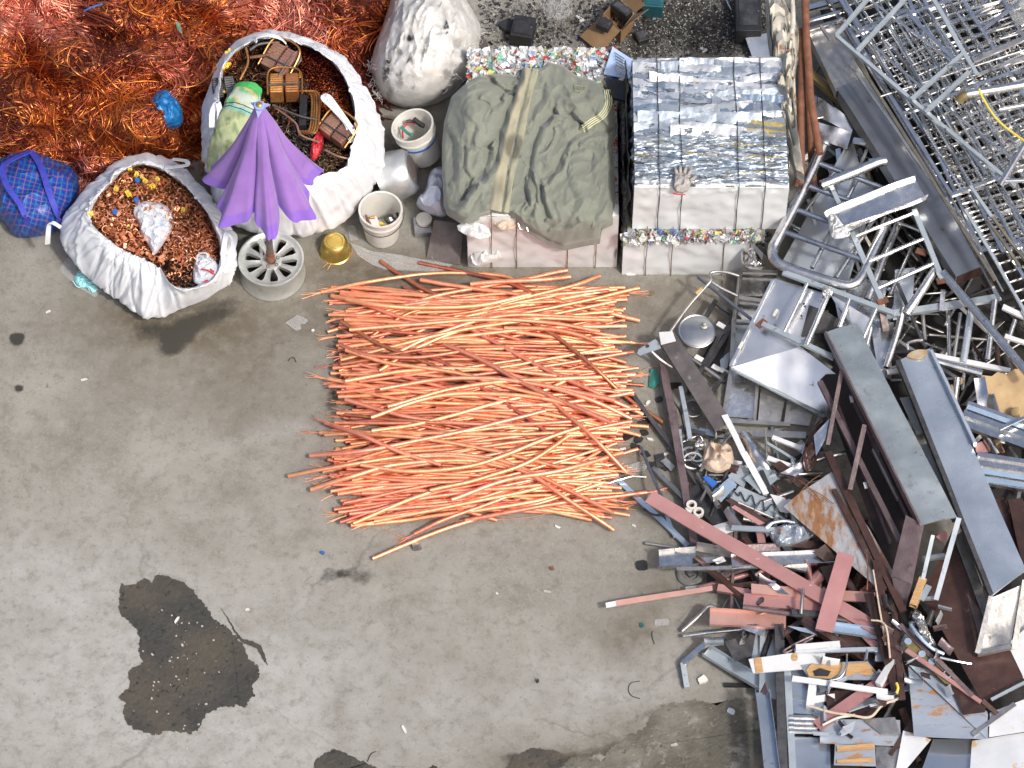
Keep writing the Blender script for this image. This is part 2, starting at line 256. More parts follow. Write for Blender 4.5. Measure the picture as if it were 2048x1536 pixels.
def cells_mat(name, cols, scale, stretch, metal, rough, bump=.6, warp=.3):
    """crushed sheet: warped cells, each with one of the given colours"""
    m, t, b = _nodes(name); N = t.nodes; L = t.links
    tc = N.new('ShaderNodeTexCoord'); mp = N.new('ShaderNodeMapping'); mp.inputs['Scale'].default_value = stretch
    L.new(tc.outputs['Object'], mp.inputs[0])
    wn = N.new('ShaderNodeTexNoise'); wn.inputs['Scale'].default_value = scale*.8; wn.inputs['Detail'].default_value = 6; L.new(mp.outputs[0], wn.inputs['Vector'])
    ad = N.new('ShaderNodeVectorMath'); ad.operation = 'MULTIPLY_ADD'; L.new(wn.outputs['Color'], ad.inputs[0]); ad.inputs[1].default_value = (warp,)*3; L.new(mp.outputs[0], ad.inputs[2])
    vo = N.new('ShaderNodeTexVoronoi'); vo.inputs['Scale'].default_value = scale; L.new(ad.outputs[0], vo.inputs['Vector'])
    sp = N.new('ShaderNodeSeparateColor'); L.new(vo.outputs['Color'], sp.inputs[0])
    rp = N.new('ShaderNodeValToRGB'); rp.color_ramp.interpolation = 'CONSTANT'
    el = rp.color_ramp.elements
    el[0].position = 0; el[0].color = (*cols[0][1], 1); acc = cols[0][0]
    el[1].position = acc; el[1].color = (*cols[1][1], 1); acc += cols[1][0]
    for w_, c_ in cols[2:]:
        e = el.new(min(acc, .999)); e.color = (*c_, 1); acc += w_
    L.new(sp.outputs[0], rp.inputs[0])
    n2 = N.new('ShaderNodeTexNoise'); n2.inputs['Scale'].default_value = scale*5; n2.inputs['Detail'].default_value = 8; L.new(ad.outputs[0], n2.inputs['Vector'])
    mx = N.new('ShaderNodeMix'); mx.data_type = 'RGBA'; mx.blend_type = 'MULTIPLY'; mx.inputs[0].default_value = .55
    r2 = N.new('ShaderNodeValToRGB'); r2.color_ramp.elements[0].position = .3; r2.color_ramp.elements[0].color = (.2, .2, .2, 1)
    r2.color_ramp.elements[1].position = .58; r2.color_ramp.elements[1].color = (1, 1, 1, 1); L.new(n2.outputs['Fac'], r2.inputs[0])
    L.new(rp.outputs[0], mx.inputs[6]); L.new(r2.outputs[0], mx.inputs[7]); L.new(mx.outputs[2], b.inputs['Base Color'])
    b.inputs['Metallic'].default_value = metal; b.inputs['Roughness'].default_value = rough
    v2 = N.new('ShaderNodeTexVoronoi'); v2.inputs['Scale'].default_value = scale*2.3; L.new(ad.outputs[0], v2.inputs['Vector'])
    bp = N.new('ShaderNodeBump'); bp.inputs['Strength'].default_value = bump; bp.inputs['Distance'].default_value = .03
    s2 = N.new('ShaderNodeMath'); s2.operation = 'ADD'; L.new(v2.outputs['Distance'], s2.inputs[0]); L.new(n2.outputs['Fac'], s2.inputs[1])
    L.new(s2.outputs[0], bp.inputs['Height']); L.new(bp.outputs[0], b.inputs['Normal'])
    return m
MT['canbale'] = cells_mat('crushed_cans', [(.40, (.62, .64, .66)), (.17, (.74, .76, .76)), (.09, (.55, .50, .12)), (.08, (.30, .36, .50)), (.06, (.12, .32, .20)), (.08, (.50, .06, .05)), (.12, (.66, .62, .48))], 26, (1, 1, 1), .35, .35)
MT['sheetbale'] = cells_mat('crushed_aluminium_sheet', [(.36, (.42, .48, .54)), (.26, (.74, .77, .80)), (.17, (.32, .41, .52)), (.05, (.56, .47, .2)), (.16, (.58, .62, .66))], 9, (.9, 2.2, 1.5), .75, .32, .9, .4)
MT['balefront'] = pbr('dirty_white_sheet', (.58, .59, .585), (.70, .71, .71), 5, (.4, .6), .1, .2, 14, spots=[(5, .60, .78, (.50, .44, .32)), (18, .66, .73, (.34, .28, .2))])
MT['balefrontclean'] = pbr('white_sheet', (.66, .69, .70), (.75, .775, .785), 5, (.35, .5), .1, .12, 10, spots=[(7, .66, .78, (.58, .60, .58))])

def plaid_mat():
    m, t, b = _nodes('blue_plaid'); N = t.nodes; L = t.links
    at = N.new('ShaderNodeAttribute'); at.attribute_name = 'tint'
    n = N.new('ShaderNodeTexNoise'); n.inputs['Scale'].default_value = 30; tc = N.new('ShaderNodeTexCoord'); L.new(tc.outputs['Object'], n.inputs['Vector'])
    mx = N.new('ShaderNodeMix'); mx.data_type = 'RGBA'; mx.blend_type = 'MULTIPLY'; mx.inputs[0].default_value = .3
    L.new(at.outputs['Color'], mx.inputs[6]); L.new(n.outputs['Color'], mx.inputs[7]); L.new(mx.outputs[2], b.inputs['Base Color'])
    b.inputs['Roughness'].default_value = .42
    bp = N.new('ShaderNodeBump'); bp.inputs['Strength'].default_value = .3; bp.inputs['Distance'].default_value = .01; L.new(n.outputs['Fac'], bp.inputs['Height']); L.new(bp.outputs[0], b.inputs['Normal'])
    return m
MT['plaid'] = plaid_mat()
MT['strap'] = pbr('blue_webbing', (.035, .045, .36), (.06, .07, .46), 20, (.5, .65), 0, .3, 120)
# ------------------------------------------------------------------ object helpers
def tag(o, label=None, cat=None, group=None, kind=None):
    if label: o['label'] = label
    if cat: o['category'] = cat
    if group: o['group'] = group
    if kind: o['kind'] = kind
    return o
def empty(name, loc, label=None, cat=None, group=None):
    o = bpy.data.objects.new(name, None); COL.objects.link(o); o.location = loc; o.empty_display_size = .05
    return tag(o, label, cat, group)
class MB:
    """collects faces, links them as one mesh object"""
    def __init__(s): s.v = []; s.f = []; s.c = []
    def add(s, v, f, col=None):
        k = len(s.v); s.v += [tuple(p) for p in v]; s.f += [tuple(i+k for i in q) for q in f]
        if col is not None: s.c += [col]*len(v) if not isinstance(col, list) else col
        return s
    def box(s, c, x, y, z):
        c, x, y, z = map(Vector, (c, x, y, z))
        v = [c+x*i+y*j+z*k for i in (-1, 1) for j in (-1, 1) for k in (-1, 1)]
        return s.add(v, [(0, 1, 3, 2), (4, 6, 7, 5), (0, 4, 5, 1), (2, 3, 7, 6), (0, 2, 6, 4), (1, 5, 7, 3)])
    def loft(s, rings, closed=True, cap0=True, cap1=True, col=None):
        n = len(rings[0]); v = [p for r in rings for p in r]; f = []
        for i in range(len(rings)-1):
            for j in range(n if closed else n-1):
                a = i*n+j; b = i*n+(j+1) % n; f.append((a, b, b+n, a+n))
        if cap0 and closed: f.append(tuple(range(n-1, -1, -1)))
        if cap1 and closed: f.append(tuple(range((len(rings)-1)*n, len(rings)*n)))
        return s.add(v, f, col)
    def tube(s, pts, r, n=10, cap=True, rs=None, col=None, twist=0.0, lobe=0.0):
        pts = [Vector(p) for p in pts]; rings = []; prev = None
        for i, p in enumerate(pts):
            d = (pts[min(i+1, len(pts)-1)]-pts[max(i-1, 0)])
            d = d.normalized() if d.length > 1e-9 else Vector((1, 0, 0))
            if prev is None:
                a = Vector((0, 0, 1)) if abs(d.z) < .9 else Vector((1, 0, 0)); u = d.cross(a).normalized()
            else:
                u = prev-d*prev.dot(d); u = u.normalized() if u.length > 1e-6 else d.orthogonal().normalized()
            prev = u; w = d.cross(u); rr = rs[i] if rs else r
            ring = []
            for k in range(n):
                a_ = 2*PI*k/n+twist*i; q = rr*(1+lobe*(1 if k % 2 else -1)); ring.append(p+u*(q*math.cos(a_))+w*(q*math.sin(a_)))
            rings.append(ring)
        return s.loft(rings, True, cap, cap, col)
    def hollow(s, pts, r, n=12, t=.15):
        """open-ended pipe with a wall"""
        pts = [Vector(p) for p in pts]
        s.tube(pts, r, n, cap=False); d0 = (pts[0]-pts[1]).normalized(); d1 = (pts[-1]-pts[-2]).normalized()
        for p, d in ((pts[0], d0), (pts[-1], d1)):
            u = d.orthogonal().normalized(); w = d.cross(u); ri = r*(1-t)
            o = [p+(u*math.cos(2*PI*k/n)+w*math.sin(2*PI*k/n))*r for k in range(n)]
            i_ = [p+(u*math.cos(2*PI*k/n)+w*math.sin(2*PI*k/n))*ri for k in range(n)]
            q = [x-d*min(.12, r*4) for x in i_]
            s.loft([o, i_, q], True, False, True)
        return s
    def lathe(s, prof, n=32, o=(0, 0, 0), axis=(0, 0, 1)):
        o = Vector(o); a = Vector(axis).normalized(); u = a.orthogonal().normalized(); w = a.cross(u)
        rings = [[o+a*z+(u*math.cos(2*PI*k/n)+w*math.sin(2*PI*k/n))*max(r, 1e-4) for k in range(n)] for r, z in prof]
        return s.loft(rings, True, prof[0][0] > 1e-3 and False, False)
    def build(s, name, mat, parent=None, smooth=True, angle=38, origin=None):
        V = np.array(s.v, float)
        if parent is not None:
            o0 = np.array(parent['_o']) if '_o' in parent else np.array(parent.location)
        elif origin is not None: o0 = np.array(origin, float)
        else: o0 = np.array([(V[:, 0].min()+V[:, 0].max())/2, (V[:, 1].min()+V[:, 1].max())/2, V[:, 2].min()])
        me = bpy.data.meshes.new(name); me.from_pydata((V-o0).tolist(), [], s.f)
        if smooth:
            me.polygons.foreach_set('use_smooth', [True]*len(me.polygons)); me.set_sharp_from_angle(angle=R(angle))
        if s.c:
            at = me.color_attributes.new('tint', 'FLOAT_COLOR', 'POINT')
            arr = np.ones((len(s.v), 4), np.float32); arr[:, :3] = np.array(s.c, np.float32)[:, :3]; at.data.foreach_set('color', arr.ravel())
        me.materials.append(MT[mat] if isinstance(mat, str) else mat); me.update()
        o = bpy.data.objects.new(name, me); COL.objects.link(o)
        if parent is not None:
            o.parent = parent
            if parent.type == 'MESH': o.location = (0, 0, 0)
        else: o.location = o0
        o['_o'] = list(map(float, o0))
        return o
def frame(p0, p1, roll=0.0):
    d = (p1-p0).normalized(); up = Vector((0, 0, 1))
    if abs(d.z) > .95: up = Vector((0, 1, 0))
    s = d.cross(up).normalized(); u = s.cross(d)
    if roll:
        q = Matrix.Rotation(roll, 3, d); s = q @ s; u = q @ u
    return d, s, u
def extr(mb, p0, p1, prof, roll=0.0, nseg=10, warp=0.0, closed=True, caps=True, bow=0.0, seed=None):
    """sweep a profile [(side, up)] from p0 to p1 with a little bending"""
    p0, p1 = Vector(p0), Vector(p1); d, s, u = frame(p0, p1, roll); sd = random.random()*90 if seed is None else seed; rings = []
    Ln = (p1-p0).length
    for i in range(nseg+1):
        t = i/nseg; c = p0.lerp(p1, t)+u*(bow*4*t*(1-t)); ring = []
        for k, (a, b) in enumerate(prof):
            w = Vector((nz((t*Ln*2.3, a*9, b*9), 1.3, sd), nz((t*Ln*2.3, a*9, b*9), 1.3, sd+30), nz((t*Ln*2.3, a*9, b*9), 1.3, sd+60)))*warp
            ring.append(c+s*a+u*b+w)
        rings.append(ring)
    mb.loft(rings, closed, caps, caps); return mb
def rect(w, h): return [(-w/2, -h/2), (w/2, -h/2), (w/2, h/2), (-w/2, h/2)]
def uprof(w, h, t, up=True):
    """U section, open upwards (or downwards)"""
    p = [(-w/2, h), (-w/2, 0), (w/2, 0), (w/2, h), (w/2-t, h), (w/2-t, t), (-w/2+t, t), (-w/2+t, h)]
    if not up: p = [(a, -b) for a, b in p][::-1]
    return p
def lprof(w, h, t): return [(0, 0), (w, 0), (w, t), (t, t), (t, h), (0, h)]
def rib(w, h, n, t):
    """ribbed track section"""
    top = []; k = 2*n+1
    for i in range(k):
        x0 = -w/2+w*i/k; x1 = -w/2+w*(i+1)/k; z = h if i % 2 == 0 else h*.35
        top += [(x0, z), (x1, z)]
    return [(w/2, 0), *reversed(top), (-w/2, 0)][::-1]
def cr(pts, n=6):
    """Catmull-Rom through points"""
    P = [Vector(p) for p in pts]; P = [P[0]*2-P[1]]+P+[P[-1]*2-P[-2]]; out = []
    for i in range(1, len(P)-2):
        a, b, c, d = P[i-1:i+3]
        for k in range(n):
            t = k/n; out.append(.5*((2*b)+(c-a)*t+(2*a-5*b+4*c-d)*t*t+(3*b-a-3*c+d)*t**3))
    out.append(P[-2]); return out
def patch(mb, c, t=.003, nx=14, ny=14, dent=.006, dsc=3.0, fn=None, rim=True):
    """sheet metal from four corners (around), dented, with real thickness"""
    c = [Vector(p) for p in c]; sd = random.random()*90
    nrm = (c[1]-c[0]).cross(c[3]-c[0]).normalized()
    if nrm.z < 0: nrm = -nrm
    top = []
    for j in range(ny+1):
        for i in range(nx+1):
            u, v = i/nx, j/ny
            p = c[0]*(1-u)*(1-v)+c[1]*u*(1-v)+c[2]*u*v+c[3]*(1-u)*v
            d = dent*(nz(p, dsc, sd)+.5*nz(p, dsc*2.3, sd+5))
            if fn: d += fn(u, v)
            top.append(p+nrm*d)
    n = nx+1; N_ = len(top); bot = [p-nrm*t for p in top]; f = []
    for j in range(ny):
        for i in range(nx):
            a = j*n+i; f.append((a, a+1, a+1+n, a+n)); f.append((a+N_, a+n+N_, a+1+n+N_, a+1+N_))
    per = [(i, i+1) for i in range(nx)]+[(ny*n+i+1, ny*n+i) for i in range(nx)]+[((j+1)*n, j*n) for j in range(ny)]+[(j*n+nx, (j+1)*n+nx) for j in range(ny)]
    for a, b in per: f.append((a, a+N_, b+N_, b))
    return mb.add(top+bot, f)
def resample(poly, n, ctr=None):
    """closed outline -> n points at even angles around a centre"""
    P = np.array(poly, float); c = np.array(ctr if ctr else P.mean(0)); out = []
    for k in range(n):
        a = 2*PI*k/n; d = np.array([math.cos(a), math.sin(a)]); best = None
        for i in range(len(P)):
            p, q = P[i]-c, P[(i+1) % len(P)]-c; e = q-p; den = d[0]*e[1]-d[1]*e[0]
            if abs(den) < 1e-9: continue
            t = (p[0]*e[1]-p[1]*e[0])/den; s_ = (p[0]*d[1]-p[1]*d[0])/den
            if t > 0 and -1e-6 <= s_ <= 1+1e-6 and (best is None or t > best): best = t
        out.append(tuple(c+d*(best or 1)))
    return out
def smoothpoly(poly, n, it=2):
    P = [tuple(p) for p in poly]
    for _ in range(it):
        Q = []
        for i in range(len(P)):
            a, b = P[i], P[(i+1) % len(P)]
            Q.append((a[0]*.75+b[0]*.25, a[1]*.75+b[1]*.25)); Q.append((a[0]*.25+b[0]*.75, a[1]*.25+b[1]*.75))
        P = Q
    return P
def polyplate(mb, poly, zf, t=.003, rings=7, dent=.006, dsc=3.0, n=64, smooth=0):
    """plate of any outline (photo pixels, zf(px,py) = height) with thickness"""
    if smooth: poly = smoothpoly(poly, n, smooth)
    cx = sum(p[0] for p in poly)/len(poly); cy = sum(p[1] for p in poly)/len(poly); sd = random.random()*90
    out = []
    for i in range(len(poly)):
        a, b = poly[i], poly[(i+1) % len(poly)]; L_ = math.hypot(b[0]-a[0], b[1]-a[1]); k = max(1, int(L_/14))
        for q in range(k): out.append((a[0]+(b[0]-a[0])*q/k, a[1]+(b[1]-a[1])*q/k))
    n = len(out); V = []
    for r in range(rings+1):
        s_ = r/rings if r else .02
        for (x, y) in out:
            px, py = cx+(x-cx)*s_, cy+(y-cy)*s_; p = W(px, py, zf(px, py) if callable(zf) else zf)
            p.z += dent*(nz(p, dsc, sd)+.5*nz(p, dsc*2.4, sd+4)); V.append(p)
    N_ = len(V); V += [p-Vector((0, 0, t)) for p in V]; f = [tuple(range(n-1, -1, -1)), tuple(range(N_, N_+n))]
    for r in range(rings):
        for i in range(n):
            a = r*n+i; b = r*n+(i+1) % n; f.append((b, a, a+n, b+n)); f.append((a+N_, b+N_, b+n+N_, a+n+N_))
    for i in range(n):
        a = rings*n+i; b = rings*n+(i+1) % n; f.append((b, a, a+N_, b+N_))
    return mb.add(V, f)
def plane(*pts):
    """height function through three (px,py,z)"""
    A = np.array([[p[0], p[1], 1] for p in pts[:3]], float); k = np.linalg.solve(A, np.array([p[2] for p in pts[:3]], float))
    return lambda x, y: float(k[0]*x+k[1]*y+k[2])
# ---- one-line things
def bar(name, label, cat, a, b, w, h, mat, roll=0.0, warp=.008, nseg=8, bow=0.0, group=None, parent=None):
    o = extr(MB(), WA(a), WA(b), rect(w, h), roll, nseg, warp, bow=bow).build(name, mat, parent)
    return tag(o, label, cat, group)
def sqtube(name, label, cat, a, b, w, mat, roll=0.0, group=None, parent=None, h=None):
    """hollow square tube, open ends showing"""
    h = h or w; mb = MB(); a, b = WA(a), WA(b); extr(mb, a, b, rect(w, h), roll, 6, .002, caps=False, seed=1.0)
    d, s, u = frame(a, b, roll)
    for p, e in ((a, -d), (b, d)):
        o = [p+s*x+u*y for x, y in rect(w, h)]; i = [p+s*x+u*y for x, y in rect(w*.8, h*.8)]; mb.loft([o, i, [q-e*.08 for q in i]], True, False, True)
    return tag(mb.build(name, mat, parent), label, cat, group)
def chan(name, label, cat, a, b, w, h, mat, t=.004, up=True, roll=0.0, warp=.006, nseg=14, group=None, parent=None):
    return tag(extr(MB(), WA(a), WA(b), uprof(w, h, t, up), roll, nseg, warp).build(name, mat, parent, angle=30), label, cat, group)
def rod(name, label, cat, pts, r, mat, n=10, k=5, hollow=False, group=None, parent=None, curve=True):
    P = [WA(p) for p in pts]
    if curve and len(P) > 2: P = cr(P, k)
    mb = MB(); (mb.hollow if hollow else mb.tube)(P, r, n)
    return tag(mb.build(name, mat, parent), label, cat, group)
def plate(name, label, cat, corners, mat, t=.004, dent=.008, dsc=3.0, n=14, fn=None, group=None, parent=None):
    return tag(patch(MB(), [WA(c) for c in corners], t, n, n, dent, dsc, fn).build(name, mat, parent), label, cat, group)
def pplate(name, label, cat, poly, z, mat, t=.004, dent=.006, dsc=3.0, smooth=0, group=None, parent=None):
    return tag(polyplate(MB(), poly, z, t, dent=dent, dsc=dsc, smooth=smooth).build(name, mat, parent), label, cat, group)
def crumple(name, label, cat, poly, z0, hgt, mat, amp=.03, dsc=9, n=80, rings=24, group=None, parent=None, tint=None):
    """crumpled cloth or bag lump over an outline: a closed lumpy mound resting at z0"""
    pl = resample(smoothpoly(poly, n, 1), n); cx = sum(p[0] for p in pl)/n; cy = sum(p[1] for p in pl)/n; sd = random.random()*90; V = []
    for r in range(rings+1):
        s_ = r/rings if r else .02
        for (x, y) in pl:
            px, py = cx+(x-cx)*s_, cy+(y-cy)*s_
            z = z0+hgt*max(0, 1-s_**2.4)**.6
            p = W(px, py, z); k = (1-abs(2*s_-1)**4)*.8+.2
            q_ = p+Vector((nz(p, dsc*.8, sd+3), nz(p, dsc*.8, sd+6), 0))*.03; d = amp*1.25*(1-2.6*abs(nz(q_, dsc*1.25, sd))**.8)+amp*.8*(.5-abs(nz(q_, dsc*2.6, sd+9))); p.z = max(z0+.002, p.z+d*k*(1 if s_ < .98 else .2))
            V.append(p)
    f = [tuple(range(n-1, -1, -1))]
    for r in range(rings):
        for i in range(n):
            a = r*n+i; b = r*n+(i+1) % n; f.append((b, a, a+n, b+n))
    N_ = len(V); base = [Vector((p.x, p.y, z0)) for p in V[-n:]]; V += base
    for i in range(n):
        a = N_-n+i; b = N_-n+(i+1) % n; f.append((b, a, N_+i, N_+(i+1) % n))
    f.append(tuple(range(N_, N_+n)))
    mb = MB(); mb.add(V, f)
    if tint: mb.c = [tint(p) for p in V]
    elif mat in ('fabricwhite', 'sackwhite', 'cloth', 'greensack', 'purple'): mb.c = [(1, 1, 1)]*len(V)
    return tag(mb.build(name, mat, parent), label, cat, group)
def boxthing(mb, px, py, z, sx, sy, sz, ang, tilt=0.0):
    """box standing at height z, centred under pixel px,py"""
    c = W(px, py, z+sz); ca_, sa_ = math.cos(ang), math.sin(ang)
    x = Vector((ca_, sa_, 0))*sx/2; y = Vector((-sa_, ca_, 0))*sy/2; c = Vector((c.x, c.y, z+sz/2))
    q = Matrix.Rotation(tilt, 3, x.normalized()); return mb.box(c, x, q @ y, q @ Vector((0, 0, sz/2)))
# ------------------------------------------------------------------ ground
def build_ground():
    xs = np.concatenate([[-90, -40, -15, -8], np.linspace(-5.6, 5.6, 450), [8, 15, 40, 90]])
    ys = np.concatenate([[-90, -40, -12, -5], np.linspace(-2.1, 5.6, 310), [10, 18, 45, 90]])
    X, Y = np.meshgrid(xs, ys); nx, ny = len(xs), len(ys)
    Z = .004*(fbm(X*1.1, Y*1.1, 5)-.5)*0
    V = np.stack([X.ravel(), Y.ravel(), Z.ravel()], 1)
    idx = np.arange(nx*ny).reshape(ny, nx)
    Fq = np.stack([idx[:-1, :-1].ravel(), idx[:-1, 1:].ravel(), idx[1:, 1:].ravel(), idx[1:, :-1].ravel()], 1)
    me = bpy.data.meshes.new('ground'); me.from_pydata(V.tolist(), [], Fq.tolist())
    x, y = V[:, 0], V[:, 1]
    wx = x+.10*(fbm(x*4, y*4, 3)-.5); wy = y+.10*(fbm(x*4+9, y*4, 4)-.5)
    def blob(px, py, rx, ry=None, s=1.0, p=2.0, ang=0.0):
        c = W(px, py); ry = ry or rx; k = 1/290.0; dx, dy = wx-c.x, wy-c.y
        u = dx*math.cos(ang)+dy*math.sin(ang); v = -dx*math.sin(ang)+dy*math.cos(ang)
        return s*np.exp(-((u/(rx*k))**2+(v/(ry*k))**2)**(p/2))
    pale = blob(150, 1330, 420, 260, .9)+blob(520, 1450, 330, 200, .8)+blob(80, 1150, 180, 90, .6)+blob(950, 1400, 320, 160, .45)+blob(1300, 1330, 160, 140, .5)+blob(520, 870, 110, 16, .7, 2, .25)+blob(600, 860, 40, 14, .8)+blob(1180, 1390, 140, 60, .5)
    brown = blob(430, 650, 190, 90, .75)+blob(700, 530, 150, 60, .7)+blob(300, 640, 120, 60, .5)+blob(480, 780, 130, 100, .4)+blob(640, 620, 60, 80, .4)+blob(860, 600, 120, 40, .5)+blob(900, 560, 200, 60, .5)+blob(680, 1450, 22, 70, .35)+blob(1300, 1240, 150, 50, .45)+blob(1340, 1170, 90, 30, .5)+blob(1340, 600, 140, 100, .5)+blob(1250, 1290, 60, 60, .4)+blob(110, 620, 140, 120, .3)+blob(1400, 1480, 190, 90, .75)+blob(1250, 1530, 130, 50, .7)+blob(1100, 1530, 110, 35, .8)+blob(1300, 950, 80, 160, .35)
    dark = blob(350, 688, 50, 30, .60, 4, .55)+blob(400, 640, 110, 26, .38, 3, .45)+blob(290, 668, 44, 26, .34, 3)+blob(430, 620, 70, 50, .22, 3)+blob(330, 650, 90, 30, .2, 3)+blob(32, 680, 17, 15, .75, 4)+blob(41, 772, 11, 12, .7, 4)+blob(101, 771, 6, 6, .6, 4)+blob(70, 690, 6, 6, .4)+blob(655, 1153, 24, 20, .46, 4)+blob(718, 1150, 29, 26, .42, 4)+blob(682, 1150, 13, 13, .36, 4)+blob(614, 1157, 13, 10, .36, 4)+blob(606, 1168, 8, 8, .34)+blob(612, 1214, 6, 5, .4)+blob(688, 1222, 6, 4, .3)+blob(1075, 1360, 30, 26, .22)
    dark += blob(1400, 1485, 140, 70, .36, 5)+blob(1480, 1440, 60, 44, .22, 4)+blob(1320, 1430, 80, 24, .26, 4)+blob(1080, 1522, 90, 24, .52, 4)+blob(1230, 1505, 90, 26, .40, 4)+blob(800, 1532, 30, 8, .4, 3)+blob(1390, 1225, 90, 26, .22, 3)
    dark += blob(664, 640, 20, 44, .5)+blob(668, 800, 18, 64, .46)+blob(668, 710, 18, 44, .44)+blob(640, 880, 20, 30, .25)+blob(506, 1015, 7, 14, .3)+blob(345, 1010, 6, 6, .2)  # first ones: floor darkened as shade at the copper bundle's left edge
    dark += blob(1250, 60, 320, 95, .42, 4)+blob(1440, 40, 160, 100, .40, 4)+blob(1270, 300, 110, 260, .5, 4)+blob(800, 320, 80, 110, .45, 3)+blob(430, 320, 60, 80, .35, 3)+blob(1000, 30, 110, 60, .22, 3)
    dark += blob(1780, 700, 200, 420, .4, 6)+blob(1740, 1250, 150, 240, .4, 6)  # floor darkened as shade under the steel heap
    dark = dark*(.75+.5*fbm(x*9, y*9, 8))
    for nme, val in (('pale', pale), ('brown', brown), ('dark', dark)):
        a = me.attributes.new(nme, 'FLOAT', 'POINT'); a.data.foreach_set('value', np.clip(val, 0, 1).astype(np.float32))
    me.materials.append(MT['ground']); o = bpy.data.objects.new('ground', me); COL.objects.link(o); o['kind'] = 'structure'
build_ground()
MT['damp'] = pbr('damp_concrete', (.085, .078, .060), (.16, .148, .12), 3.2, (.4, .65), 0, .6, 40, c2pos=(.42, .62), spots=[(7, .56, .64, (.22, .215, .195)), (24, .58, .66, (.055, .05, .04)), (60, .64, .70, (.30, .29, .27))])
def puddle(poly, z=.004, jag=5.0, seed=3, name='puddle', mat='puddle'):
    out = []
    for i in range(len(poly)):
        a, b = poly[i], poly[(i+1) % len(poly)]; k = max(2, int(math.hypot(b[0]-a[0], b[1]-a[1])/1.6))
        for q in range(k):
            t = q/k; x, y = a[0]+(b[0]-a[0])*t, a[1]+(b[1]-a[1])*t
            dx = jag*(mn.fractal(Vector((x/26, y/26, seed)), .45, 2.1, 7)); dy = jag*(mn.fractal(Vector((x/26+50, y/26, seed)), .45, 2.1, 7)); dx += jag*.32*mn.noise(Vector((x/5, y/5, seed))); dy += jag*.32*mn.noise(Vector((x/5+9, y/5, seed))); out.append(W(x+dx, y+dy, z))
    bm = bmesh.new(); f = bm.faces.new([bm.verts.new(p) for p in out]); bmesh.ops.triangulate(bm, faces=[f])
    me = bpy.data.meshes.new(name); bm.normal_update()
    for f in bm.faces:
        if f.normal.z < 0: f.normal_flip()
    bm.to_mesh(me); me.materials.append(MT[mat]); o = bpy.data.objects.new(name, me); COL.objects.link(o); o['kind'] = 'structure'
zp = lambda L_: [(x/2.866, 1000+y/2.866) for x, y in L_]
puddle(zp([(690, 485), (780, 490), (830, 450), (870, 470), (910, 420), (960, 440), (1030, 460), (1110, 520), (1165, 590), (1230, 680), (1300, 730), (1390, 820), (1420, 900), (1450, 940), (1500, 950), (1480, 1010), (1440, 1070), (1455, 1120), (1400, 1190), (1290, 1180), (1180, 1230), (1140, 1320), (1080, 1340), (960, 1330), (840, 1345), (740, 1290), (700, 1200), (715, 1150), (680, 1130), (740, 1060), (730, 990), (820, 930), (800, 860), (790, 750), (700, 660), (680, 560)]))
puddle(zp([(1262, 610), (1300, 660), (1345, 740), (1390, 795), (1440, 808), (1490, 830), (1515, 880), (1535, 950), (1500, 905), (1470, 845), (1400, 822), (1360, 790), (1320, 710)]), jag=2.0, seed=8)
puddle([(618, 1545), (640, 1512), (672, 1496), (690, 1506), (716, 1520), (735, 1526), (765, 1545)], seed=12)
puddle([(845, 1545), (868, 1530), (886, 1545)], jag=3, seed=14)
puddle([(1005, 1545), (1030, 1510), (1062, 1497), (1110, 1500), (1130, 1512), (1090, 1528), (1120, 1545)], jag=4, seed=17)
puddle([(1180, 1548), (1212, 1512), (1222, 1496), (1262, 1470), (1296, 1452), (1300, 1432), (1322, 1412), (1356, 1404), (1392, 1400), (1420, 1410), (1450, 1402), (1490, 1396), (1570, 1400), (1570, 1548)], z=.0025, jag=6, seed=23, name='wet_patch', mat='damp')
puddle([(1105, 1548), (1140, 1516), (1190, 1504), (1212, 1512), (1200, 1530), (1215, 1548)], z=.003, jag=4, seed=29, name='wet_patch', mat='damp')
# =================================================================== COPPER CABLES
def cable(px_pts, z, r=.0125, frayed=0, lobed=True, zarch=.03, n=12, segs=44, seed=0):
    rs = random.Random(seed)
    Z = z if isinstance(z, (list, tuple)) else [z]*len(px_pts)
    P = cr([W(x, y, zz) for (x, y), zz in zip(px_pts, Z)], 18)
    L_ = len(P); out = []
    for i, p in enumerate(P):
        t = i/(L_-1); q = p+Vector((0, 0, zarch*math.sin(PI*t)))
        q += Vector((nz(p, 1.6, seed), nz(p, 1.6, seed+40), 0))*.012; q.z += .006*nz(p, 5, seed+9)
        q.z = max(q.z, r*1.02); out.append(q)
    mb = MB(); mb.tube(out, r, n, twist=.32, lobe=.075 if lobed else 0, rs=[r*(1+.05*nz(p, 14, seed)) for p in out])
    if frayed:
        for end, nx_ in ((0, 3), (-1, -4)):
            if frayed == 1 and end == -1: continue
            e = out[end]; d = (e-out[nx_]).normalized()
            for _ in range(rs.randint(5, 9)):
                a = rs.uniform(-.22, .22); b = rs.uniform(-.05, .12); l = rs.uniform(.05, .17)
                side = Vector((-d.y, d.x, 0)); tip = e+d*l+side*(a*l)+Vector((0, 0, b*l*.5)); tip.z = max(tip.z, .003)
                st = e-d*.03+side*rs.uniform(-r, r)*.6
                mb.tube([st, e+d*l*.4+side*a*l*.25, tip], .0017, 4)
    return mb
CG = 'stripped copper cables stacked on the concrete'
CL = 'bright stripped copper cable length lying in the stacked copper bundle on the concrete'
fill = []
rr = random.Random(21)
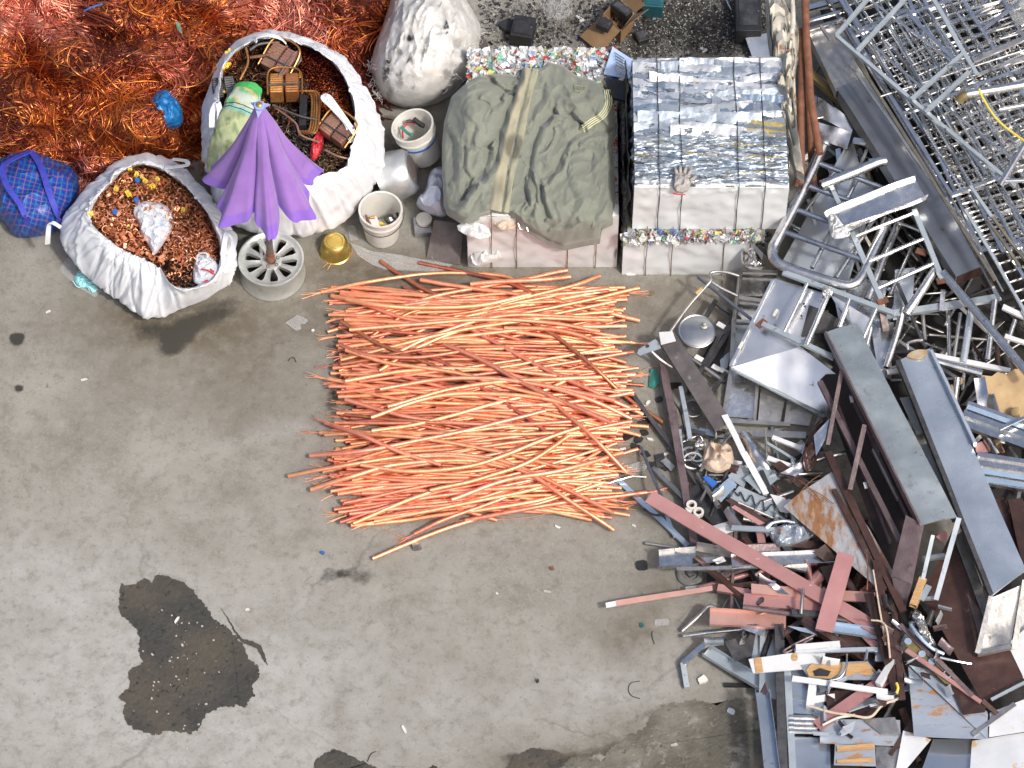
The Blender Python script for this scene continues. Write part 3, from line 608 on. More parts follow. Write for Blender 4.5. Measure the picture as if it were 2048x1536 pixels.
for i in range(250):
    y = 592+(1032-592)*((i*0.61803) % 1)
    xl = rr.gauss(690, 16); xr = rr.gauss(1222, 24)
    if y > 880: xl -= 18*(1-abs(y-930)/60) if y < 990 else -20
    if 740 < y < 840: xr += 25
    sl_ = rr.gauss(-30 if y > 850 else (18 if 700 < y < 830 else -8), 15)+170*nz((y/38, int(i/42)*3.7, 1), 1, 5); bow = rr.gauss(0, 17)
    if rr.random() < .12: sl_ = rr.choice([-1, 1])*rr.uniform(60, 120)
    if rr.random() < .3:
        if rr.random() < .5: xl = rr.uniform(700, 900)
        else: xr = rr.uniform(960, 1200)
    y0 = min(max(y-sl_/2, 575), 1045); y1 = min(max(y+sl_/2, 575), 1040)
    xm = (xl+xr)/2+rr.uniform(-60, 60)
    if y > 1000: bow = abs(bow)*-.6
    fill.append([(xl, y0), ((xl+xm)/2, (y0*.75+y1*.25)+bow*.7), (xm, (y0+y1)/2+bow), ((xr+xm)/2, (y0*.25+y1*.75)+bow*.65), (xr, y1)])
for i, p in enumerate(fill):
    edge = min(1, min(p[2][1]-575, 1045-p[2][1])/90.0); z = .014+(i/250.0)*.105*max(.25, edge)
    zz = [z*.75, z, z*1.05, z, z*.75]
    o = cable(p, zz, rr.uniform(.0112, .0148), 2 if rr.random() < .06 else (1 if rr.random() < .1 else 0), seed=i, segs=40).build('copper_cable', 'copperdark' if (i % 14 == 4 or (620 < p[2][1] < 770 and i % 6 == 2)) else 'copper', angle=80)
    tag(o, CL, 'copper cable', CG)
TOP = [
 ([(643, 584), (740, 565), (860, 549), (1000, 553), (1050, 575)], 'copper cable along the far edge, its left end sticking out beside the wheel rim'),
 ([(760, 521), (800, 550), (872, 590), (1000, 622), (1160, 640)], 'dark weathered copper cable slanting from the far left corner of the bundle'),
 ([(838, 526), (930, 547), (1010, 566), (1080, 592), (1170, 612)], 'reddish copper cable nearest the front of the left bale, tip by the iron plate'),
 ([(664, 592), (740, 608), (840, 618), (960, 614), (1060, 590)], 'copper cable with its cut end second from the far left corner'),
 ([(735, 634), (830, 605), (930, 580), (1050, 560), (1135, 541)], 'orange copper cable ending just below the left bale front'),
 ([(700, 630), (860, 605), (1000, 600), (1130, 590), (1218, 578)], None),
 ([(798, 656), (900, 622), (1020, 600), (1140, 588), (1240, 575)], 'smooth copper cable rising to the far right corner with a bright highlight'),
 ([(840, 560), (960, 580), (1080, 598), (1180, 618), (1278, 641)], 'copper cable whose right end lies farthest out on bare concrete'),
 ([(757, 742), (830, 698), (930, 662), (1060, 640), (1225, 640)], 'long bowed copper cable arching over the top of the bundle'),
 ([(765, 722), (850, 680), (950, 646), (1040, 632), (1200, 636)], 'bowed copper cable beside and behind the highest arching one'),
 ([(680, 642), (760, 690), (850, 725), (950, 770), (1040, 800)], None),
 ([(828, 700), (900, 735), (980, 790), (1060, 840), (1125, 885)], 'dark thin copper cable crossing the middle of the bundle diagonally'),
 ([(935, 655), (1020, 702), (1110, 750), (1200, 790), (1285, 829)], None),
 ([(1062, 645), (1120, 680), (1190, 738), (1250, 795), (1326, 846)], 'copper cable slanting down to the right end touching the dark steel bar'),
 ([(690, 762), (800, 745), (930, 738), (1100, 752), (1250, 772)], None),
 ([(690, 800), (820, 835), (980, 850), (1130, 845), (1250, 828)], None),
 ([(745, 862), (850, 845), (980, 812), (1080, 785), (1145, 752)], None),
 ([(640, 866), (760, 872), (880, 885), (1000, 905), (1120, 935)], None),
 ([(576, 953), (680, 935), (800, 916), (930, 912), (1040, 935), (1228, 1026)], 'copper cable with its left end stretching farthest out over the floor'),
 ([(622, 980), (700, 955), (800, 930), (930, 922), (1010, 934)], None),
 ([(703, 1051), (820, 1040), (960, 1022), (1090, 1000), (1200, 958)], None),
 ([(745, 1118), (840, 1078), (950, 1042), (1080, 1008), (1210, 965)], 'copper cable nearest the bottom, its left tip clear of the bundle'),
 ([(829, 1068), (900, 1035), (1000, 1000), (1110, 950), (1222, 890)], None),
 ([(700, 1028), (800, 1018), (930, 1005), (1080, 960), (1275, 898)], None),
 ([(620, 912), (720, 903), (850, 880), (980, 850), (1090, 822)], None),
 ([(818, 914), (920, 915), (1040, 942), (1130, 995), (1228, 1061)], 'copper cable curving down to a tip at the bottom right corner'),
 ([(650, 846), (720, 870), (800, 905), (880, 930)], None),
 ([(930, 1040), (1040, 1022), (1150, 1005), (1297, 985)], 'frayed copper cable pointing at the pink flat bar'),
 ([(1070, 770), (1130, 825), (1190, 880), (1256, 948)], 'copper cable crossing others with a reddish cut tip near the small floor litter'),
 ([(990, 740), (1080, 770), (1180, 800), (1262, 838)], None),
 ([(700, 660), (840, 650), (960, 640), (1090, 645), (1200, 662)], None),
 ([(1010, 655), (1090, 658), (1160, 672), (1205, 690)], None),
 ([(775, 815), (900, 780), (1010, 765), (1130, 760), (1270, 748)], None),
 ([(690, 700), (780, 728), (900, 745), (1010, 775), (1130, 800)], None),
 ([(860, 980), (960, 960), (1060, 925), (1140, 870)], None),
 ([(740, 835), (850, 800), (960, 790), (1090, 800), (1215, 832)], None),
 ([(720, 930), (830, 945), (960, 930), (1090, 880), (1170, 850)], None),
 ([(905, 1000), (1010, 965), (1120, 945), (1245, 905)], None),
 ([(680, 690), (740, 712), (830, 716), (930, 700)], None),
 ([(760, 780), (880, 760), (990, 758), (1110, 775), (1230, 800)], None),
 ([(890, 690), (960, 720), (1050, 770), (1140, 812), (1220, 845)], None),
 ([(940, 570), (1010, 565), (1080, 560), (1142, 552)], None),
 ([(1000, 610), (1080, 590), (1150, 572), (1200, 552)], None),
]
for i, (p, lab) in enumerate(TOP):
    z0 = .12 if 600 < p[len(p)//2][1] < 1000 else .055
    zs = [max(.014, z0*(.18 if (q[0] < 680 or q[0] > 1235 or q[1] > 1035 or q[1] < 560) else 1)+.0012*i) for q in p]
    o = cable(p, zs, rr.uniform(.0132, .0165), (1 if i in (0, 22, 26) else 2 if i in (27, 17) else 0), seed=300+i, zarch=.012).build('copper_cable', 'copperdark' if i in (1, 2, 11, 10, 38, 13) else 'copper', angle=80)
    tag(o, lab or CL, 'copper cable', CG)
# loose single strands round the bundle
STR = [([(722, 1060), (745, 1050), (770, 1046)], 'loose thin copper strand on the floor left of the lowest cable'), ([(690, 985), (660, 992), (642, 1002)], 'thin loose copper strand by the left end of the bundle'),
       ([(1130, 850), (1245, 853), (1246, 835)], 'hooked thin copper strand at the right edge of the bundle'), ([(950, 1040), (1060, 1034), (1180, 1005)], 'long thin copper strand sagging along the lower edge of the bundle'),
       ([(745, 1045), (790, 1068), (818, 1078)], 'thin copper strand beside the lowest cable tip'), ([(700, 505), (760, 522), (835, 530)], 'thin copper strand reaching from the bundle to the clear plastic film'),
       ([(645, 535), (665, 520), (655, 540)], 'small curled copper strand below the golden bowl')]
for p, lab in STR: rod('copper_strand', lab, 'copper strand', [(x, y, .004) for x, y in p], .0022, 'copper', 5)

# =================================================================== COPPER WIRE HEAP
def wire_heap(name, label, poly, hgt, nwire, cols, r=(.0028, .0052), seed=1, lrange=(.25, .75), z0=0.0, ctrz=None, curl=1.0, kind='stuff', base=True):
    rg = np.random.RandomState(seed)
    P = np.array(poly, float); xs0, ys0 = P.min(0); xs1, ys1 = P.max(0)
    def inside(x, y):
        c = np.zeros(len(x), bool); j = len(P)-1
        for i in range(len(P)):
            cond = ((P[i, 1] > y) != (P[j, 1] > y)) & (x < (P[j, 0]-P[i, 0])*(y-P[i, 1])/(P[j, 1]-P[i, 1]+1e-9)+P[i, 0]); c ^= cond; j = i
        return c
    def edged(x, y):
        d = np.full(len(x), 1e9)
        for i in range(len(P)):
            a, b = P[i], P[(i+1) % len(P)]; e = b-a; t = np.clip(((x-a[0])*e[0]+(y-a[1])*e[1])/(e@e+1e-9), 0, 1)
            d = np.minimum(d, np.hypot(x-a[0]-t*e[0], y-a[1]-t*e[1]))
        return np.where(inside(x, y), d, -d)
    def height(x, y):
        e = np.clip(edged(x, y)/90.0, 0, 1); b = np.abs(2*fbm(x/150+7, y/120, seed, 2)-1); return z0+hgt*np.sqrt(e)*(.25+.5*fbm(x/95, y/95, seed, 3)+2.0*np.minimum(b, .5))
    def Wn(x, y, z):
        cx = (x-1024)/F; cy = (768-y)/F; t = (z-H)/(cy*sa-ca); return np.stack([cx*t, (cy*ca+sa)*t-Y0, z], 1)
    mb = MB(); V = []; Fc = []; C = []; off = 0
    if base:
        nx, ny = 90, 60; gx, gy = np.meshgrid(np.linspace(xs0-10, xs1+10, nx), np.linspace(ys0-10, ys1+10, ny)); gx = gx.ravel(); gy = gy.ravel()
        z = height(gx, gy)-.022; z = np.where(edged(gx, gy) < 4, -.03, z); B = Wn(gx, gy, z); V.append(B); C.append(np.tile(np.array(cols[-1])*.55, (len(B), 1)))  # base coloured darker, standing in for shade deep in the wire
        idx = np.arange(nx*ny).reshape(ny, nx); q = np.stack([idx[:-1, :-1].ravel(), idx[1:, :-1].ravel(), idx[1:, 1:].ravel(), idx[:-1, 1:].ravel()], 1); Fc.append(q); off = nx*ny
    S = 13
    cnt = 0; xs = rg.uniform(xs0, xs1, nwire*4); ys = rg.uniform(ys0, ys1, nwire*4); m = inside(xs, ys); xs, ys = xs[m][:nwire], ys[m][:nwire]; K = len(xs)
    # flow direction of each clump
    ang = 2*PI*fbm(xs/115+3, ys/115, seed+5, 2)*2.6+rg.normal(0, .24, K)
    ln = rg.uniform(*lrange, K)*260; cv = rg.normal(0, 1.2*curl, K)+4.6*curl*(fbm(xs/95, ys/95, seed+8, 2)-.5)*2
    t = np.linspace(-.5, .5, S)[None]; a = ang[:, None]+cv[:, None]*t+.35*np.sin(t*7+rg.uniform(0, 6, (K, 1)))*rg.uniform(0, 1, (K, 1))
    st = ln[:, None]/S; PX = xs[:, None]+np.cumsum(np.cos(a)*st, 1)-(np.cumsum(np.cos(a)*st, 1)[:, S//2:S//2+1]); PY = ys[:, None]+(np.cumsum(np.sin(a)*st, 1)-np.cumsum(np.sin(a)*st, 1)[:, S//2:S//2+1])*.8
    hz = height(PX.ravel(), PY.ravel()).reshape(K, S); lift = (rg.uniform(-.016, .016, K)+.03*(rg.uniform(0, 1, K) > .93))[:, None]+.02*np.sin(t*6+rg.uniform(0, 6, (K, 1)))
    Z = np.maximum(hz+lift, z0+.004); Q = Wn(PX.ravel(), PY.ravel(), Z.ravel()).reshape(K, S, 3)
    T = np.gradient(Q, axis=1); T /= np.linalg.norm(T, axis=2, keepdims=True)+1e-9
    U = np.cross(T, np.array([0, 0, 1.0])); U /= np.linalg.norm(U, axis=2, keepdims=True)+1e-9; N_ = np.cross(U, T)
    rad = rg.uniform(*r, K)[:, None, None]; tap = np.ones(S)
    ring = [Q+U*rad*1.25, Q+N_*rad, Q-U*rad*1.25, Q-N_*rad]
    VV = np.stack(ring, 2).reshape(-1, 3); V.append(VV)
    # tone of each clump: pinkish, orange, brown
    f1 = fbm(xs/120, ys/120, seed+20, 2)+rg.normal(0, .045, K); f1 = np.clip((f1-.28)/.44, 0, .999); ci = (f1*len(cols)).astype(int); cc = np.array(cols)[ci]*rg.uniform(.72, 1.15, (K, 1))
    C.append(np.repeat(cc, S*4, 0))
    k0 = off+np.arange(K)[:, None, None]*S*4; i0 = np.arange(S-1)[None, :, None]*4; jj = np.arange(4)[None, None]; j2 = (jj+1) % 4
    q = np.stack([k0+i0+jj, k0+i0+4+jj, k0+i0+4+j2, k0+i0+j2], 3).reshape(-1, 4); Fc.append(q)
    V = np.concatenate(V); Fc = np.concatenate(Fc); C = np.clip(np.concatenate(C), 0, 1)
    me = bpy.data.meshes.new(name); o0 = np.array([(V[:, 0].min()+V[:, 0].max())/2, (V[:, 1].min()+V[:, 1].max())/2, max(0, V[:, 2].min())])
    me.vertices.add(len(V)); me.vertices.foreach_set('co', (V-o0).astype(np.float32).ravel()); me.loops.add(len(Fc)*4); me.loops.foreach_set('vertex_index', Fc.astype(np.int32).ravel())
    me.polygons.add(len(Fc)); me.polygons.foreach_set('loop_start', np.arange(0, len(Fc)*4, 4, dtype=np.int32)); me.polygons.foreach_set('use_smooth', np.ones(len(Fc), bool))
    me.update(calc_edges=True); at = me.color_attributes.new('tint', 'FLOAT_COLOR', 'POINT'); at.data.foreach_set('color', np.concatenate([C, np.ones((len(C), 1))], 1).astype(np.float32).ravel())
    me.materials.append(MT['copperwire']); o = bpy.data.objects.new(name, me); COL.objects.link(o); o.location = o0
    return tag(o, label, 'copper wire', kind=kind)
CP = [(.90, .37, .26), (.80, .28, .19), (.62, .17, .095), (.26, .06, .03), (.42, .105, .05), (.56, .145, .06), (.80, .25, .06), (.92, .34, .08), (.48, .12, .05), (.20, .045, .028)]
wire_heap('copper_wire_heap', 'broad heap of tangled bright copper wire behind the woven sacks', [(-90, -120), (820, -120), (790, 20), (765, 90), (742, 120), (748, 190), (700, 230), (420, 250), (392, 285), (395, 300), (330, 330), (230, 350), (165, 352), (130, 300), (60, 310), (-90, 300)], .42, 10500, CP, r=(.0030, .0058), seed=4, lrange=(.3, .8))
wire_heap('dark_wire_tangle', 'small dark brown tangle of copper wire below the blue bag', [(272, 280), (300, 262), (360, 258), (394, 275), (397, 300), (372, 316), (320, 310), (285, 300)], .10, 420, [(.34, .12, .07), (.22, .08, .05), (.42, .16, .10), (.15, .055, .04)], r=(.0025, .004), seed=9, lrange=(.1, .3))
# blue bundle and scraps on the heap
crumple('blue_bundle', 'crumpled bright blue plastic bag bundle lying on the copper wire heap', 'plastic bag', [(280, 254), (290, 218), (310, 186), (330, 178), (348, 190), (364, 215), (368, 248), (345, 260), (312, 262)], .40, .24, 'bluefilm', .03, 9)
plate('leaf_scrap', 'small pale green diamond shaped scrap lying on the copper wire', 'plastic scrap', [(350, 42, .62), (359, 46, .63), (364, 68, .62), (355, 60, .60)], 'greensack', .003, .004, n=4).data.color_attributes.new('tint', 'FLOAT_COLOR', 'POINT').data.foreach_set('color', [.6, .85, 1.1, 1]*50)
rod('blue_wire', 'short blue wire lying on the copper heap near the top edge', 'wire', [(168, 22, .58), (185, 14, .61), (205, 8, .6)], .006, 'bluebit', 8)

# =================================================================== BLUE PLAID BAG
def plaid_bag():
    root = empty('plaid_bag', W(75, 400, 0), 'blue plaid woven carrier bag with webbing handles, at the left edge', 'bag')
    root['_o'] = list(root.location)
    out = [(-25, 330), (0, 318), (50, 298), (75, 302), (100, 318), (150, 334), (160, 370), (158, 400), (140, 425), (122, 462), (75, 475), (28, 477), (5, 440), (-25, 425)]
    n, rings = 220, 90; pl = resample(smoothpoly(out, n, 1), n); cx, cy = 66, 388; V = []; C = []
    for r in range(rings+1):
        s_ = r/rings if r else .015
        for (x, y) in pl:
            px, py = cx+(x-cx)*s_, cy+(y-cy)*s_
            near = max(0, (py-400)/75.0)
            z = .36*max(0, 1-s_**3.2)**.55; z *= (1-.25*near*s_); p = W(px, py, z)
            d = .05*(.5-abs(nz(p, 4, 3))**.8)+.03*(.5-abs(nz(p, 9, 8))**.8); p.z = max(.004, p.z+d*(1 if s_ < .97 else .1)); V.append(p)
            u, v = (px*.97+py*.25+8*nz(p, 3, 2))/21.0, (py*.97-px*.25+8*nz(p, 3, 5))/19.0
            c = np.array([.012, .045, .36]); fu, fv = u % 1, v % 1
            if fu < .42: c = c*.62+np.array([.0, .03, .14])
            if fv < .40: c = c*.7+np.array([.0, .025, .10])
            if abs(fu-.7) < .055: c = c*.5+np.array([.17, .09, .06])
            if abs(fv-.7) < .06: c = c*.55+np.array([.15, .08, .06])
            if abs(fu-.2) < .05: c = c*.6+np.array([.03, .12, .15])
            if abs(fv-.2) < .05: c = c*.6+np.array([.03, .10, .14])
            C.append(tuple(c))
    f = [tuple(range(n-1, -1, -1))]
    for r in range(rings):
        for i in range(n):
            a = r*n+i; b = r*n+(i+1) % n; f.append((b, a, a+n, b+n))
    mb = MB(); mb.add(V, f); mb.c = C; mb.build('body', 'plaid', root)
    def strap(pts, w):
        m = MB(); P = cr([W(*p) for p in pts], 6); rings_ = []
        for i, p in enumerate(P):
            d = (P[min(i+1, len(P)-1)]-P[max(0, i-1)]).normalized(); s = d.cross(Vector((0, .5, .85))).normalized()*w; nn = s.cross(d).normalized()*.004
            rings_.append([p-s+nn, p+s+nn, p+s-nn, p-s-nn])
        m.loft(rings_); return m
    strap([(62, 302, .28), (82, 335, .36), (98, 385, .385), (115, 432, .30), (122, 455, .16)], .022).build('handle', 'strap', root)
    strap([(62, 302, .29), (30, 316, .34), (6, 335, .36), (14, 372, .40), (40, 410, .385), (52, 440, .32), (60, 470, .08)], .022).build('handle', 'strap', root)
plaid_bag()

# =================================================================== WOVEN BAGS
def bag(name, label, rings, root_px, n=400, wr=.007, seed=1, mat='fabricwhite', wseed=0):
    """rings: list of (outline px, height fn(px,py)) from the ground up, over the rim and down inside"""
    root = empty(name, W(*root_px, 0), label, 'bag'); root['_o'] = list(root.location)
    R_ = []
    ctr = None
    for k, (poly, zf) in enumerate(rings):
        pl = resample(smoothpoly(poly, n, 2), n, (sum(p[0] for p in poly)/len(poly), sum(p[1] for p in poly)/len(poly)))
        R_.append([W(x, y, zf(x, y) if callable(zf) else zf) for x, y in pl])
    # densify between rings
    D = []
    for i in range(len(R_)-1):
        for q in range(12):
            t = q/12; a0 = R_[max(0, i-1)]; a3 = R_[min(len(R_)-1, i+2)]
            row = []
            for j in range(n):
                a, b, c, d = a0[j], R_[i][j], R_[i+1][j], a3[j]
                row.append(.5*((2*b)+(c-a)*t+(2*a-5*b+4*c-d)*t*t+(3*b-a-3*c+d)*t**3))
            D.append(row)
    D.append(R_[-1]); L_ = len(D); rc = random.Random(seed*31)
    CRS = [(rc.uniform(0, 2*PI), rc.gauss(0, .9), rc.uniform(.0, .35), rc.uniform(.45, .85), rc.uniform(.007, .022), rc.uniform(.004, .016)*rc.choice([1, 1, -1])) for _ in range(150)]
    for i, row in enumerate(D):
        c = sum(row, Vector())/n; k = min(1, i/10)*(1 if i < L_-10 else .3); ss = i/L_
        for j, p in enumerate(row):
            th = 2*PI*j/n; e = Vector((p.x-c.x, p.y-c.y, 0)).normalized()
            fold = nz((math.cos(th)*4.6+seed, math.sin(th)*4.6, i*.035), 1.0, wseed)+.6*nz((math.cos(th)*11, math.sin(th)*11+seed, i*.06), 1.0, 5)+.5*(.5-abs(nz((p.x*4.5, p.y*4.5, p.z*7), 1, seed)))
            cz = .5-abs(nz((math.cos(th)*7+i*.05, math.sin(th)*7, i*.09+seed), 1, 11)); cz2 = .5-abs(nz((p.x*6, p.y*6, p.z*10), 1.6, seed+7)); crs = 0
            for (t0, sl, s0, s1, w_, dp) in CRS:
                if s0 < ss < s1:
                    dd = (th-t0-sl*(ss-s0)+PI) % (2*PI)-PI
                    if -w_*5 < dd < w_*3: crs -= dp*(math.exp(-(dd/w_)**2) if dd > 0 else math.exp(-(dd/(w_*2.6))**2))*math.sin(PI*(ss-s0)/(s1-s0))
            row[j] = p+e*((wr*(1.3*fold+1.0*cz+.6*cz2)+crs)*k)+Vector((0, 0, wr*.8*nz(p, 6, seed+3)*k))
            if row[j].z < .003: row[j].z = .003
    mb = MB(); mb.loft(D, True, False, False); mb.c = [(1, 1, 1)]*len(mb.v)
    mb.build('body', mat, root, angle=180)
    return root
def loop(root, pts, w=.02, mat='fabricwhite', name='lifting_loop'):
    m = MB(); P = cr([W(*p) for p in pts], 7); rings_ = []
    for i, p in enumerate(P):
        d = (P[min(i+1, len(P)-1)]-P[max(0, i-1)]).normalized(); s = d.cross(Vector((0, .45, .9))).normalized()*w; nn = s.cross(d).normalized()*.003
        rings_.append([p-s+nn, p+s+nn, p+s-nn, p-s-nn])
    m.loft(rings_); m.c = [(1, 1, 1)]*len(m.v); m.build(name, mat, root)
def mixp(a, b, t):
    A = resample(a, 60, (sum(p[0] for p in b)/len(b), sum(p[1] for p in b)/len(b))); B = resample(b, 60); return [(x0+(x1-x0)*t, y0+(y1-y0)*t) for (x0, y0), (x1, y1) in zip(A, B)]
# small sack, left
lo = [(118, 455), (150, 400), (225, 325), (295, 303), (360, 325), (440, 415), (473, 480), (473, 550), (425, 590), (350, 622), (300, 636), (240, 602), (170, 545), (130, 495)]
rim1 = [(128, 450), (165, 395), (232, 328), (296, 305), (355, 328), (430, 410), (464, 470), (462, 545), (420, 580), (350, 596), (300, 590), (235, 545), (175, 495), (140, 470)]
in1 = [(180, 425), (205, 385), (248, 340), (290, 328), (335, 345), (398, 400), (432, 462), (442, 512), (425, 560), (350, 582), (318, 530), (245, 500), (205, 470), (182, 445)]
nearf = lambda lo_, hi, y0, y1: (lambda x, y: hi+(lo_-hi)*min(1, max(0, (y-y0)/(y1-y0))))
shrink = lambda poly, k: (lambda c: [(c[0]+(p[0]-c[0])*k, c[1]+(p[1]-c[1])*k) for p in poly])((sum(p[0] for p in poly)/len(poly), sum(p[1] for p in poly)/len(poly)))
b1 = bag('woven_bag', 'smaller white woven bulk bag full of copper scrap beside the blue plaid bag',
    [(shrink(lo, .80), .004), (shrink(lo, .97), nearf(.05, .25, 350, 600)), (lo, nearf(.14, .40, 320, 600)), (mixp(lo, in1, .62), nearf(.44, .54, 320, 560)), (shrink(in1, 1.045), nearf(.54, .57, 320, 560)), (shrink(in1, 1.02), nearf(.53, .56, 320, 560)), (in1, .40), (shrink(in1, .98), .28)], (300, 500), seed=2)
loop(b1, [(345, 318, .56), (372, 322, .58), (374, 330, .6), (355, 333, .6), (330, 336, .58)], .016)
loop(b1, [(122, 455, .5), (105, 445, .52), (98, 450, .48), (96, 470, .38), (95, 488, .26)], .018)
loop(b1, [(450, 545, .5), (447, 505, .56), (455, 465, .57), (470, 475, .57), (460, 515, .56), (448, 545, .52)], .018)
wire_heap('copper_scrap', 'mixed copper wire offcuts filling the smaller white bag', in1, .12, 1500, [(.62, .24, .12), (.75, .32, .2), (.5, .2, .08), (.82, .42, .30), (.36, .15, .06), (.66, .30, .14)], r=(.003, .006), seed=15, lrange=(.05, .2), z0=.36, curl=2.2)
def chips(name, label, poly, z, cnt, mat, size=(.012, .03), seed=3, curlp=.7, kind='stuff', hz=.05, tint=None):
    rg = random.Random(seed); P = poly; mb = MB(); xs = [p[0] for p in P]; ys = [p[1] for p in P]; k = 0
    while k < cnt:
        x, y = rg.uniform(min(xs), max(xs)), rg.uniform(min(ys), max(ys)); ins = False; j = len(P)-1
        for i in range(len(P)):
            if ((P[i][1] > y) != (P[j][1] > y)) and x < (P[j][0]-P[i][0])*(y-P[i][1])/(P[j][1]-P[i][1]+1e-9)+P[i][0]: ins = not ins
            j = i
        if not ins: continue
        k += 1; c = W(x, y, (z(x, y) if callable(z) else z)+rg.uniform(0, hz)); s = rg.uniform(*size); q = Matrix.Rotation(rg.uniform(0, 6.3), 3, 'Z') @ Matrix.Rotation(rg.gauss(0, .5), 3, 'X') @ Matrix.Rotation(rg.gauss(0, .4), 3, 'Y')
        if rg.random() < curlp:   # curled ribbon
            rings = []; R0 = s*rg.uniform(.5, .9); sp = rg.uniform(2.2, 4.6)
            for i in range(7):
                a = i/6*sp; pt = Vector((R0*math.cos(a), R0*math.sin(a), s*.05*i)); up = Vector((0, 0, s*.32)); e = Vector((math.cos(a), math.sin(a), 0))*s*.07
                rings.append([c+q @ v for v in (pt+up+e, pt-up+e, pt-up-e, pt+up-e)])
            mb.loft(rings)
        else:
            mb.box(c, q @ Vector((s*rg.uniform(.4, 1), 0, 0)), q @ Vector((0, s*rg.uniform(.25, .6), 0)), q @ Vector((0, 0, s*.12)))
    if tint: mb.c = [tint]*len(mb.v)
    return tag(mb.build(name, mat), label, 'metal scrap', kind=kind)
chips('copper_chip', 'curled copper strip offcuts on top of the wire in the smaller white bag', shrink(in1, .92), lambda x, y: .42+.08*max(0, 1-math.hypot(x-310, y-430)/130), 330, 'copper', (.014, .032), 4)
wire_heap('dark_scrap', 'dark brown copper waste in the low front corner of the smaller white bag', [(318, 530), (345, 515), (400, 505), (432, 530), (425, 560), (352, 578)], .06, 260, [(.10, .045, .035), (.16, .06, .045), (.07, .04, .035)], seed=18, lrange=(.05, .16), z0=.40, curl=2)
YL = [(260, 337, 8), (272, 347, 10), (290, 360, 9), (304, 370, 11), (256, 385, 13), (180, 426, 12), (365, 418, 10), (232, 376, 9), (314, 356, 8), (284, 354, 7), (256, 450, 5)]
for i, (x, y, s) in enumerate(YL):
    mb = MB(); a = i*1.3; boxthing(mb, x, y, .50+.02*(i % 3), s/290, s/430, .022, a, .3); boxthing(mb, x+s*.3, y+s*.1, .515+.02*(i % 3), s/600, s/700, .02, a, .3)
    tag(mb.build('yellow_connector', 'yellow', smooth=False), {4: 'square open yellow plastic connector frame below the others among the copper scrap', 5: 'yellow green plastic connector alone at the left rim of the smaller bag'}.get(i, 'small yellow plastic connector lying on copper scrap in the smaller white bag'), 'connector', 'yellow connectors in the copper scrap')
for i, (x, y) in enumerate([(275, 362), (273, 401), (230, 425)]):
    mb = MB(); mb.lathe([(0, .02), (.016, .02), (.02, .012), (.02, 0), (.014, -.01)], 14, W(x, y, .51)); tag(mb.build('bottle_top', 'bluebit'), ['bright blue round cap among the yellow connectors', 'dark blue cap just above the crumpled clear bag', 'blue cap left of the crumpled clear bag'][i], 'cap')
o = crumple('plastic_bag', 'crumpled translucent plastic bag lying on the copper scrap', 'plastic bag', [(268, 408), (300, 400), (330, 408), (350, 430), (348, 460), (325, 490), (308, 515), (298, 490), (280, 470), (278, 445), (266, 432)], .47, .075, 'filmwhite', .02, 12)
o = crumple('shopping_bag', 'white shopping bag with red print wedged in the bag corner', 'plastic bag', [(392, 510), (415, 508), (436, 525), (440, 548), (425, 562), (388, 572), (385, 545)], .46, .06, 'filmwhite', .02, 14)
for a in ([(402, 538, .545), (415, 541, .55), (428, 548, .54)], [(408, 564, .52), (416, 560, .525)], [(420, 538, .55), (428, 544, .545)]):
    rod('red_print', None, None, a, .006, 'red', 6).parent = None
RP = [x for x in COL.objects if x.name.startswith('red_print')]
for x in RP:
    l = x.location.copy(); x.parent = o; x.location = l-o.location
loop(b1, [(393, 520, .55), (398, 508, .57), (412, 506, .57), (416, 515, .55)], .006, 'filmwhite', 'bag_handle')

# big bag
lo2 = [(400, 240), (412, 190), (440, 108), (500, 66), (560, 58), (640, 84), (702, 130), (745, 200), (768, 270), (765, 340), (725, 400), (690, 440), (640, 463), (560, 472), (470, 455), (425, 400), (408, 320)]
rim2 = [(404, 240), (420, 185), (444, 112), (500, 72), (560, 63), (640, 90), (698, 135), (732, 200), (745, 262), (735, 330), (690, 372), (640, 395), (560, 420), (480, 420), (430, 380), (412, 320)]
in2 = [(440, 240), (440, 170), (452, 120), (505, 82), (560, 76), (636, 100), (685, 148), (706, 205), (712, 258), (700, 300), (692, 335), (640, 348), (560, 372), (500, 390), (448, 345), (440, 290)]
b2 = bag('woven_bag', 'larger white woven bulk bag of copper coils behind the purple parasol',
    [(shrink(lo2, .80), .004), (shrink(lo2, .97), nearf(.06, .45, 200, 450)), (lo2, nearf(.20, .62, 120, 450)), (mixp(lo2, in2, .6), nearf(.64, .80, 100, 420)), (shrink(in2, 1.03), nearf(.78, .85, 100, 380)), (shrink(in2, 1.012), nearf(.76, .84, 100, 380)), (in2, .62), (shrink(in2, .98), .5)], (590, 300), seed=6, wr=.008)
loop(b2, [(510, 84, .84), (514, 74, .87), (535, 70, .88), (560, 76, .86), (572, 86, .82)], .02)
loop(b2, [(710, 268, .80), (680, 225, .86), (655, 192, .88), (648, 198, .88), (665, 215, .87), (695, 250, .82), (704, 285, .76)], .022)
loop(b2, [(432, 260, .8), (440, 235, .86), (435, 205, .86), (425, 225, .84), (424, 255, .8)], .02)
wire_heap('coil_scrap', 'dark tangle of lacquered wire and coil scrap filling the larger bag', in2, .12, 1500, [(.14, .07, .045), (.22, .10, .05), (.09, .06, .05), (.30, .13, .05), (.12, .10, .085)], r=(.003, .007), seed=25, lrange=(.05, .28), z0=.54, curl=1.6)
